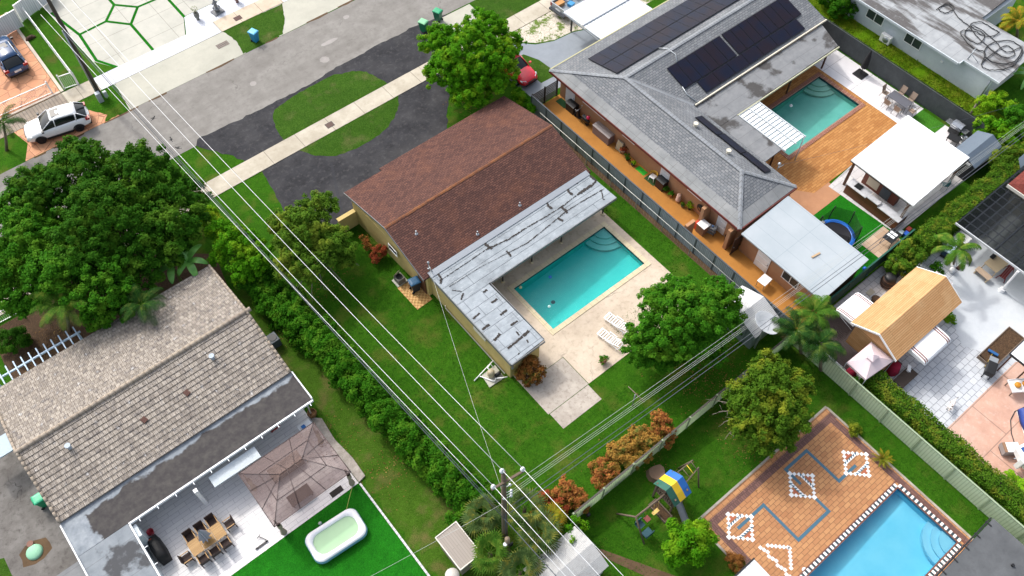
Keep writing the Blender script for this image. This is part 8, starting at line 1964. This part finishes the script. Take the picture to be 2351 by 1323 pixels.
    b.lathe([(rin, .72), (rin + .04, .76), (rout - .04, .76), (rout, .71), (rout, .66), (rin, .68)], (0, 0, 0), n); b.build('pad', plain('blue_pad', '#1f74d8', .4), t, local=True); b = MB(); b.lathe([(.001, .69), (rin + .02, .70)], (0, 0, 0), n); b.build('mat', plain('black_mat', '#232329', .8), t, local=True)
    m = NM('dark_netting', .9); m._in(m.b.inputs['Base Color'], S('#0d1210')); tr = m.n.new('ShaderNodeBsdfTransparent'); mx = m.n.new('ShaderNodeMixShader'); mx.inputs[0].default_value = .5; m.l.new(tr.outputs[0], mx.inputs[1]); m.l.new(m.b.outputs[0], mx.inputs[2]); m.l.new(mx.outputs[0], m.n['Material Output'].inputs['Surface'])
    b = MB(); b.lathe([(rout - .1, .77), (rout + .02, 1.5), (rout - .05, 2.3)], (0, 0, 0), 6); b.build('safety_net', m.m, t, local=True)
    for k in range(6): a = k * math.pi / 3; b = MB(); b.tube([(1.47 * math.cos(a), 1.47 * math.sin(a), 0), (1.5 * math.cos(a), 1.5 * math.sin(a), 1.5), (1.42 * math.cos(a), 1.42 * math.sin(a), 2.35)], .04, 6); b.build('net_pole', M_BLACK, t, local=True)
    b = MB(); b.box(-.25, .25, 1.2, 1.45, .762, .77); b.build('label_patch', M_WHITE, t, local=True)
    t = thing('folding_table', 'black table with two white towels on the travertine slabs', 'table', (46.3, 12.0, .03), R(3)); MB().box(-.65, .65, -.42, .42, .7, .74).build('table_top', M_BLACK, t, local=True)
    for sx in (-1, 1):
        for sy in (-1, 1): MB().tube([(sx * .55, sy * .35, .7), (sx * .62, sy * .4, 0)], .022).build('leg', M_BLACK, t, local=True)
    for k, dx in enumerate((-.12, .22)): b = MB(); b.obox((46.3 + dx, 12.05, .792), (.24, .62, .04), .06); single(b, 'towel', ['folded white towel on the black table nearer the trampoline', 'folded white towel on the black table nearer the hedge'][k], 'towel', plain('white_towel', '#eceef0', .9), 'folded white towels on the black table', bevel=.015)
    for k, (px, py, r, c, lab) in enumerate([(1985, 617, .16, '#1f5fd0', 'blue ball on the turf strip behind the annex'), (1988, 630, .13, '#2450b8', 'small dark blue ball beside the larger blue ball')]):
        p = g(px, py, .012 + r); b = MB(); b.ball(tuple(p), r, 12); single(b, 'ball', lab, 'ball', plain('blueball_%d' % k, c, .35))
    def crate(px, py, c, lab, k): p = g(px, py, .02); b = MB(); b.box(p.x - .18, p.x + .18, p.y - .14, p.y + .14, .02, .28); b.box(p.x - .2, p.x + .2, p.y - .16, p.y + .16, .282, .31); single(b, 'toy_box', lab, 'box', plain('toybox_%d' % k, c, .5))
    crate(2078, 540, '#2a62c8', 'blue toy box beside the box hedge end', 1); crate(2084, 530, '#c84a34', 'red toy box beside the box hedge end', 2); crate(2067, 538, '#b8c8d0', 'pale toy box beside the black table', 3)
    t = thing('bistro_chair', 'teal metal chair in the shade behind the white pavilion', 'chair', tuple(g(2165, 432, .02)), R(40)); mt = plain('teal_metal', '#1f5c60', .5); MB().box(-.22, .22, -.22, .22, .42, .45).build('seat', mt, t, local=True); MB().box(-.22, .22, -.24, -.21, .451, .9).build('backrest', mt, t, local=True)
    for sx in (-1, 1):
        for sy in (-1, 1): MB().box(sx * .2 - .015, sx * .2 + .015, sy * .2 - .015, sy * .2 + .015, 0, .419).build('leg', mt, t, local=True)
terrace_ne()

# ------------------------------------------------------------------ courtyard of the timber cabin
def courtyard():
    c = g(1758, 745, 3.2); c.z = 0; t = thing('satellite_dish', 'large grey satellite dish facing the sky beside the silver shed', 'satellite dish', (c.x, c.y, 0))
    MB().cyl(c.x, c.y, 0, 3.1, .06, 10).build('mast', M_STEEL, t); M = Matrix.Translation((c.x, c.y, 3.15)) @ Matrix.Rotation(R(18), 4, 'Y') @ Matrix.Rotation(R(8), 4, 'X')
    b = MB(); b.lathe([(.001, 0), (.3, .03), (.6, .11), (.92, .27), (.95, .27), (.92, .24), (.6, .07), (.3, -.01), (.001, -.04)], (0, 0, 0), 28); b.xf(M); b.build('reflector', plain('pale_grey_dish', '#b2b6ba', .5), t)
    b = MB(); b.tube([(.5, 0, .09), (.1, 0, .75)], .015); b.tube([(-.3, .4, .09), (.05, 0, .75)], .015); b.tube([(-.3, -.4, .09), (.05, 0, .75)], .015); b.cyl(.06, 0, .7, .82, .06, 8); b.xf(M); b.build('feed_horn', M_STEEL, t)
    t = thing('garden_tent', 'pale pink pop up canopy beside the timber cabin', 'canopy', (35.5, 6.2, 0)); Cn = [(34.25, 5.5, 2.15), (36.8, 5.25, 2.15), (36.8, 7.05, 2.15), (34.3, 7.1, 2.15)]; ap = (35.55, 6.25, 2.75); m = plain('pale_pink_cloth', '#d6c4c8', .8, var=.08)
    b = MB()
    for i in range(4):
        p, q = Vector(Cn[i]), Vector(Cn[(i + 1) % 4]); mid = p.lerp(q, .5) + Vector((0, 0, -.02)); a_ = Vector(ap); b.poly([p, mid, a_]); b.poly([mid, q, a_]); d = Vector((0, 0, -.18)); b.poly([p + d, q + d, q, p])
    b.build('canopy', m, t); b = MB(); b.add([(ap[0] - .35, ap[1] - .3, ap[2] + .0), (ap[0] + .35, ap[1] - .3, ap[2]), (ap[0] + .35, ap[1] + .3, ap[2]), (ap[0] - .35, ap[1] + .3, ap[2]), (ap[0], ap[1], ap[2] + .22)], [(0, 1, 4), (1, 2, 4), (2, 3, 4), (3, 0, 4)]); b.build('vent_cap', m, t)
    for x, y, z in Cn: MB().tube([(x, y, 0), (x, y, 2.14)], .025).build('leg', M_STEEL, t)
    M_RED = plain('crimson_cloth', '#a01238', .9, var=.4, sc_=8)
    for k, (px, py, h, lab) in enumerate([(2048, 852, .8, 'crimson cloth covered stand beside the pink canopy'), (1950, 862, .6, 'dark red covered stand under the pink canopy edge')]):
        c = g(px, py, 0); b = MB(); random.seed(k); secs = [[(c.x + (.45 * f + .06 * random.random()) * math.cos(a), c.y + (.35 * f + .05 * random.random()) * math.sin(a), z) for a in [q * .6283 for q in range(10)]] for z, f in [(0, 1.1), (h * .5, 1), (h, .8), (h + .1, .3)]]; b.loft(secs); single(b, 'covered_stand', lab, 'stand', M_RED)
    t = thing('workbench', 'low dark timber bench with white device beside the timber cabin', 'bench', (37.6, 4.2, 0), R(0)); dk = plain('dark_bench_wood', '#4c4038', .8, var=.3); MB().box(36.7, 38.4, 3.7, 4.5, .5, .56).build('bench_top', dk, t)
    for x in (36.8, 38.3):
        for y in (3.78, 4.42): MB().box(x - .05, x + .05, y - .05, y + .05, 0, .499).build('leg', dk, t)
    b = MB(); b.obox((38.1, 4.35, .8), (.5, .3, .04), .5, .5); b.box(37.95, 38.25, 4.2, 4.4, .56, .66); single(b, 'tablet_stand', 'small white framed screen propped on the dark timber bench', 'screen', M_WHITE)
    t = thing('barrel_table', 'dark wooden barrel with a black domed lid on the courtyard tiles', 'barrel', (43.0, 9.7, 0)); b = MB(); b.lathe([(.001, 0), (.42, 0), (.52, .35), (.52, .6), (.42, .95), (.001, .95)], (43.0, 9.7, 0), 18); b.build('barrel_body', plain('dark_barrel', '#3c2c24', .7, var=.3), t)
    b = MB()
    for z, r in ((.15, .475), (.45, .535), (.8, .475)): b.lathe([(r, z - .03), (r + .01, z), (r, z + .03)], (43.0, 9.7, 0), 18)
    b.build('hoop', plain('rust_hoop', '#7a5a44', .6), t); b = MB(); b.lathe([(.44, .955), (.42, 1.08), (.25, 1.16), (.001, 1.18)], (43.0, 9.7, 0), 18); b.build('lid', M_BLACK, t)
    b = MB(); b.lathe([(.001, 0), (.3, 0), (.36, .18), (.2, .3), (.001, .32)], tuple(g(2010, 690)), 10); single(b, 'rock', 'brown rock beside the upper striped awning', 'rock', plain('brown_rock', '#5f4a3a', .9, var=.4))
    c = g(1998, 672); b = MB(); b.box(c.x - .3, c.x + .3, c.y - .2, c.y + .2, .011, .05); single(b, 'paving_slab', 'loose pale slab beside the upper striped awning', 'slab', M_APRON)
    t = thing('covered_grill', 'grill under a glossy black cover beside the dark green windscreen', 'grill', (44.8, 9.95, 0), R(0)); b = MB(); b.loft([[(-.7 * f, -.4 * f, z), (.7 * f, -.4 * f, z), (.75 * f, 0, z), (.7 * f, .4 * f, z), (-.7 * f, .4 * f, z), (-.75 * f, 0, z)] for z, f in [(0, 1), (.7, .95), (1.0, .8), (1.12, .4)]]); b.build('cover', plain('glossy_black_cover', '#15161a', .35, var=.3), t, local=True)
    b = MB(); b.box(-.5, .5, -.41, -.39, .2, .5); b.build('front_flap', M_BLACK, t, local=True)
    t = thing('picnic_table', 'pale wooden picnic table under the edge of the pergola', 'table', (50.2, 5.65, .015), R(-4)); pw = plain('pale_ply', '#c4b090', .7); MB().box(-.75, .75, -.55, .55, .72, .76).build('table_top', pw, t, local=True)
    for sx in (-1, 1):
        for sy in (-1, 1): MB().tube([(sx * .6, sy * .45, .72), (sx * .66, sy * .5, 0)], .035).build('leg', pw, t, local=True)
    t = thing('bench', 'pale wooden bench on the cabin side of the picnic table', 'bench', (48.95, 5.75, .015), R(86)); MB().box(-.6, .6, -.25, .25, .42, .46).build('seat', plain('worn_ply', '#b09a84', .8), t, local=True)
    for x in (-.5, .5): MB().box(x - .04, x + .04, -.2, .2, 0, .419).build('leg', pw, t, local=True)
    t = thing('bench', 'dark red slatted bench on the courtyard side of the picnic table', 'bench', (50.4, 4.75, .015), R(5)); rd = plain('dark_red_bench', '#7a2422', .6); b = MB()
    for k in range(3): b.box(-.75, .75, -.2 + k * .14, -.08 + k * .14, .42, .46)
    b.build('seat', rd, t, local=True)
    for sx in (-1, 1):
        b = MB(); b.tube([(sx * .6, -.2, .42), (sx * .68, -.32, 0)], .035); b.tube([(sx * .6, .2, .42), (sx * .68, .32, 0)], .035); b.build('leg', rd, t, local=True)
    b = MB(); b.box(50.2, 50.6, 6.0, 6.3, .78, .92); b.box(50.25, 50.55, 6.05, 6.25, .922, .97); single(b, 'power_tool', 'dark power tool lying on the pale picnic table', 'tool', M_DARKM, bevel=.03)
    t = thing('cooler_cart', 'pale blue lidded cooler grill on the grey pavers beside the leaning palm', 'cooler', (48.6, 8.6, 0), R(8)); MB().box(-.45, .45, -.3, .3, .3, .75).build('body', plain('navy_cooler', '#24405c', .5), t, local=True, bevel=.03); MB().box(-.48, .48, -.33, .33, .752, .86).build('lid', plain('pale_blue_lid', '#b4ccdc', .4), t, local=True, bevel=.03)
    for sx in (-1, 1): MB().box(sx * .38 - .03, sx * .38 + .03, -.25, .25, 0, .299).build('leg', M_DARKM, t, local=True)
    t = thing('kitchen_counter', 'white counter with an orange pot at the pergola corner', 'counter', (49.9, 8.6, 0)); MB().box(49.3, 50.5, 8.1, 9.0, 0.01, .85).build('cabinet', plain('tan_cabinet', '#a89a7c', .7), t); MB().box(49.25, 50.55, 8.05, 9.05, .852, .9).build('counter_top', M_WHITE, t)
    c = Vector((50.0, 8.75, .9)); b = MB(); b.lathe([(.001, .002), (.16, .002), (.2, .12), (.17, .2), (.001, .22)], tuple(c), 12); single(b, 'cooking_pot', 'orange pot on the white counter at the pergola corner', 'pot', plain('orange_pot', '#d8682a', .4))
    for k, (px, py, lab) in enumerate([(2183, 618, 'white round lidded jar nearer the leaning palm'), (2184, 607, 'white round lidded jar behind the first jar')]):
        c = g(px, py + 6, .011); b = MB(); b.lathe([(.001, 0), (.14, 0), (.2, .2), (.2, .34), (.14, .42), (.001, .46)], tuple(c), 14); single(b, 'ceramic_jar', lab, 'jar', M_WHITE, 'white jars by the leaning palm')
    c = g(2203, 614, .015); b = MB(); b.box(c.x - .3, c.x + .3, c.y - .14, c.y + .14, .015, .12); b.box(c.x - .26, c.x + .3, c.y - .1, c.y + .1, .122, .15); single(b, 'tool_case', 'dark red tool case on the grey pavers', 'case', plain('maroon_case', '#3c1c20', .5))
    c = g(2262, 600, .015); b = MB(); b.lathe([(.001, 0), (.24, 0), (.28, .3), (.25, .3), (.2, .06), (.001, .05)], (49.3, 7.2, .012), 14); single(b, 'flower_pot', 'large grey flower pot beside the leaning palm', 'pot', plain('grey_pot', '#8a8a8c', .7))
    t = thing('raised_bed', 'timber edged raised bed of brown soil beside the white roofed shelter', 'raised bed', (44.6, 1.2, 0)); MB().prism([(43.0, .8), (46.6, .8), (46.6, 1.95), (43.2, 1.95)], .01, .22).build('soil', M_MULCH, t); b = MB(); ring(b, 43.0, 46.6, .8, 1.95, .06, 0.01, .28, 0.0); b.build('board', M_OLDWOOD, t)
    t = thing('garden_broom', 'blue headed broom with a yellow handle lying across the soil bed', 'broom', (43.5, 1.4, .3), R(12)); MB().tube([(-1.0, 0, .02), (.3, 0, .03)], .02).build('handle', plain('yellow_handle', '#c8a83c', .5), t, local=True); MB().box(.3, .5, -.35, .35, 0, .1).build('head', plain('blue_bristles', '#1f5a94', .8), t, local=True)
    t = thing('barbecue', 'black box barbecue with metal rack beside the shelter', 'barbecue', (42.4, .85, .012), R(20)); MB().box(-.5, .5, -.3, .3, .45, .8).build('body', M_BLACK, t, local=True, bevel=.03); MB().box(-.52, .52, -.32, .32, .802, .9).build('lid', M_BLACK, t, local=True, bevel=.05)
    for sx in (-1, 1):
        for sy in (-1, 1): MB().box(sx * .42 - .03, sx * .42 + .03, sy * .22 - .03, sy * .22 + .03, 0, .449).build('leg', M_DARKM, t, local=True)
    MB().box(.55, 1.0, -.28, .28, .7, .74).build('side_shelf', M_STEEL, t, local=True)
    t = thing('produce_cart', 'white tray cart holding orange squashes beside the shelter', 'cart', (42.9, -1.15, 0), R(-35)); MB().box(-.7, .7, -.45, .45, .6, .66).build('tray', M_WHITE, t, local=True)
    b = MB(); ring(b, -.7, .7, -.45, .45, .03, .6, .74, -.002); b.build('rim', M_WHITE, t, local=True)
    for sx in (-1, 1):
        for sy in (-1, 1): MB().box(sx * .62 - .03, sx * .62 + .03, sy * .38 - .03, sy * .38 + .03, 0, .599).build('leg', M_OLDWOOD, t, local=True)
    for k, (dx, dy, lab) in enumerate([(-.25, .0, 'orange squash nearer the boat end of the white tray cart'), (.3, .05, 'orange squash further from the boat on the white tray cart')]):
        a = R(-35); X, Y = 42.9 + dx * math.cos(a) - dy * math.sin(a), -1.15 + dx * math.sin(a) + dy * math.cos(a); b = MB(); b.lathe([(.001, 0), (.14, .02), (.22, .1), (.2, .2), (.08, .25), (.001, .23)], (X, Y, .662), 12); b.cyl(X, Y, .88, .94, .03, 6); single(b, 'squash', lab, 'squash', plain('orange_squash', '#c8861c', .6), 'squashes on the tray cart')
    t = thing('utility_sink', 'white open appliance shell with a dark frame on the pink concrete', 'appliance', (38.6, -3.3, 0), R(-38)); MB().box(-.5, .5, -.36, .36, .15, .62).build('frame', M_STEEL, t, local=True); b = MB(); b.box(-.3, .5, -.33, .33, .622, .68); b.build('lid', M_WHITE, t, local=True, bevel=.02); b = MB(); b.box(-.5, -.32, -.34, .34, .622, .66); b.build('tray', plain('brown_tray', '#8a6a50', .7), t, local=True)
    for sx in (-1, 1): MB().box(sx * .42 - .04, sx * .42 + .04, -.3, .3, 0, .149).build('foot', M_DARKM, t, local=True)
    pts = [Vector(g(px, py, .03)) for px, py in [(2351, 935), (2330, 945), (2320, 965), (2322, 995), (2330, 1020), (2345, 1035)]]; b = MB(); b.tube(pts, .03, 6); single(b, 'water_hose', 'dark hose curving over the pink concrete near the boat', 'hose', M_DARKM)
    t = thing('jet_ski', 'blue wrapped trolley with white wheels at the picture edge by the pink concrete', 'trolley', tuple(g(2352, 975, 0)), R(50)); b = MB(); b.loft([[(x, -w, .2), (x, -w, .55), (x, 0, .75), (x, w, .55), (x, w, .2)] for x, w in [(-.8, .25), (0, .4), (.9, .3)]]); b.build('body', plain('deep_blue_cover', '#1c3c8a', .6), t, local=True); b = MB(); b.box(-.9, .9, -.3, .3, .08, .19); b.build('frame', M_WHITE, t, local=True)
courtyard()
def dog():
    me = bpy.data.meshes.new('dog'); c = g(2180, 935, .011); a = math.atan2(g(2172, 948).y - g(2188, 920).y, g(2172, 948).x - g(2188, 920).x)
    J = [((-.3, 0, .47), .11), ((0, 0, .47), .125), ((.24, 0, .5), .13), ((.38, 0, .56), .085), ((.5, 0, .58), .09), ((.62, 0, .53), .05), ((.68, 0, .51), .035)]
    V = [j[0] for j in J]; Rr = [j[1] for j in J]; E = [(i, i + 1) for i in range(6)]
    def chain(root, pts):
        p = root
        for co, r in pts: V.append(co); Rr.append(r); E.append((p, len(V) - 1)); p = len(V) - 1
    for s_ in (-1, 1):
        chain(2, [((.25, s_ * .09, .33), .06), ((.24, s_ * .1, .16), .038), ((.25, s_ * .1, .03), .035), ((.3, s_ * .1, .02), .03)])
        chain(0, [((-.26, s_ * .09, .33), .075), ((-.36, s_ * .1, .18), .04), ((-.31, s_ * .1, .03), .033), ((-.25, s_ * .1, .02), .03)])
        chain(4, [((.48, s_ * .08, .66), .035), ((.46, s_ * .11, .7), .012)])
    chain(0, [((-.42, 0, .5), .035), ((-.55, .05, .56), .025), ((-.68, .1, .6), .012)])
    me.from_pydata(V, E, []); o = bpy.data.objects.new('dog', me); COL.objects.link(o); o.location = c; o.rotation_euler = (0, 0, a); WM[o.name] = Matrix.Identity(4)
    sk = o.modifiers.new('skin', 'SKIN'); 
    for i, v in enumerate(me.skin_vertices[0].data): v.radius = (Rr[i], Rr[i]); v.use_root = (i == 1)
    sb = o.modifiers.new('sub', 'SUBSURF'); sb.levels = sb.render_levels = 2
    m = NM('white_dog_fur', .9); sx = m.n.new('ShaderNodeSeparateXYZ'); m.l.new(m.ob, sx.inputs[0]); patch = m.math('MAXIMUM', m.rng(m.noise(4, 2, .5, vec=m.ob), .62, .66), m.rng(sx.outputs[0], -.5, -.56))
    me.materials.append(m.out(m.mix(patch, S('#e4dcd6'), S('#3c322c')))); _tag(o, 'white dog with a dark raised tail standing on the white courtyard tiles', 'dog')
dog()

# ------------------------------------------------------------------ play garden
def play():
    wd = plain('grey_play_timber', '#6a5c4e', .85, var=.3, sc_=4)
    t = thing('play_set', 'wooden play set with a striped canopy, slide and swing beam on the south lawn', 'play set', (18.9, 8.2, 0))
    for x, y in ((18.75, 9.0), (18.85, 7.6), (20.0, 8.95), (19.85, 7.6)): MB().box(x - .06, x + .06, y - .06, y + .06, 0, 2.25).build('post', wd, t)
    MB().box(18.7, 20.0, 7.6, 9.0, 1.15, 1.22).build('platform', wd, t)
    b = MB()
    for i in range(8): b.box(18.72, 18.76, 7.7 + i * .16, 7.78 + i * .16, 1.23, 1.85); b.box(18.8 + i * .14, 18.88 + i * .14, 8.97, 9.01, 1.23, 1.85)
    b.build('railing', wd, t)
    cols = [plain('green_canopy', '#1f5a4a', .6), plain('yellow_canopy', '#e0b81c', .6), plain('blue_canopy', '#1c64b0', .6)]
    b = MB(); n = 9
    for i in range(n):
        x0, x1 = 18.6 + i * 1.45 / n, 18.6 + (i + 1) * 1.45 / n; b.mi = min(2, i // 3)
        prof = [(7.35, 1.95), (7.75, 2.35), (8.28, 2.75), (8.8, 2.4), (9.2, 2.05)]
        for (ya, za), (yb, zb) in zip(prof, prof[1:]): b.add([(x0, ya, za), (x1, ya, za), (x1, yb, zb), (x0, yb, zb)], [(0, 1, 2, 3)])
    b.build('canopy', cols, t, label='green, yellow and blue striped canopy')
    b = MB(); sl = [(19.25, 7.6, 1.2), (19.2, 7.2, .85), (19.1, 6.6, .3), (19.05, 6.25, .14)]
    secs = [[(x - .24, y, z + .14), (x - .22, y, z), (x + .22, y, z), (x + .24, y, z + .14), (x + .2, y, z + .03), (x - .2, y, z + .03)] for x, y, z in sl]; b.loft(secs, smooth=False); b.build('slide', plain('grey_slide', '#8a8e94', .35), t)
    MB().tube([(18.8, 8.25, 2.15), (16.3, 8.35, 2.15)], .07, 8).build('swing_beam', wd, t)
    for y in (9.6, 7.2): MB().tube([(16.3, 8.35, 2.2), (16.25, y, 0)], .06, 8).build('leg', wd, t)
    for k, (x, c, sx, sy) in enumerate([(18.0, '#d8b86a', .5, .22), (17.3, '#7a3a34', .35, .35), (16.7, '#24505a', .5, .4)]):
        b = MB(); b.box(x - sx / 2, x + sx / 2, 8.1 - sy / 2, 8.1 + sy / 2, .5, .56); b.tube([(x - .2, 8.12, .56), (x - .2, 8.27, 2.1)], .012, 4); b.tube([(x + .2, 8.12, .56), (x + .2, 8.27, 2.1)], .012, 4)
        if k == 2: b.box(x - .25, x + .25, 8.3, 8.36, .56, .95); b.box(x - .3, x + .3, 7.3, 7.7, .5, .56); b.box(x - .3, x + .3, 7.22, 7.28, .5, .95)
        b.build('swing', plain('swing_%d' % k, c, .5), t)
    MB().tube([(20.0, 8.8, 2.0), (21.6, 8.75, 1.95)], .045).build('monkey_bar', wd, t); MB().tube([(19.95, 7.95, 2.0), (21.5, 8.2, 1.95)], .045).build('monkey_bar', wd, t)
    for k in range(4): f = .2 + k * .23; MB().tube([(20 + 1.6 * f, 8.8 - .05 * f, 2.0), (19.95 + 1.55 * f, 7.95 + .25 * f, 2.0)], .025, 5).build('rung', plain('yellow_rung', '#d8c030', .5) if k == 2 else wd, t)
    MB().tube([(21.55, 8.75, 2.0), (21.3, 9.3, 0)], .05).build('leg', wd, t); MB().tube([(21.5, 8.2, 2.0), (21.4, 7.6, 0)], .05).build('leg', wd, t)
    t2 = thing('sand_box', 'timber framed sand box in front of the play set', 'sand box', (18.9, 7.7, 0)); b = MB(); ring(b, 18.15, 18.68, 7.35, 8.7, .07, 0, .2, 0.0); b.build('board', wd, t2); MB().box(18.16, 18.67, 7.36, 8.69, 0, .1).build('soil', M_MULCH, t2)
    c = g(1507, 1090); t = thing('tree_stump', 'wide weathered tree stump beside the pale green fence', 'stump', tuple(c)); random.seed(2); P = [(.5 + .12 * random.random()) for _ in range(12)]; b = MB()
    b.loft([[(c.x + P[k] * f * math.cos(k * .5236), c.y + P[k] * f * math.sin(k * .5236), z) for k in range(12)] for z, f in [(0, 1.15), (.15, 1), (.42, .92)]]); b.build('trunk', plain('stump_wood', '#7a6452', .9, var=.4), t)
    for k, (px, py, lab) in enumerate([(1350, 1183, 'black lamp spot on the end of the pale green fence')]):
        c = g(px, py, .1); b = MB(); b.lathe([(.001, 0), (.12, 0), (.15, .2), (.1, .25), (.001, .25)], tuple(c), 10); single(b, 'flower_pot', 'dark pot at the end of the pale green fence', 'pot', M_DARKM)
play()
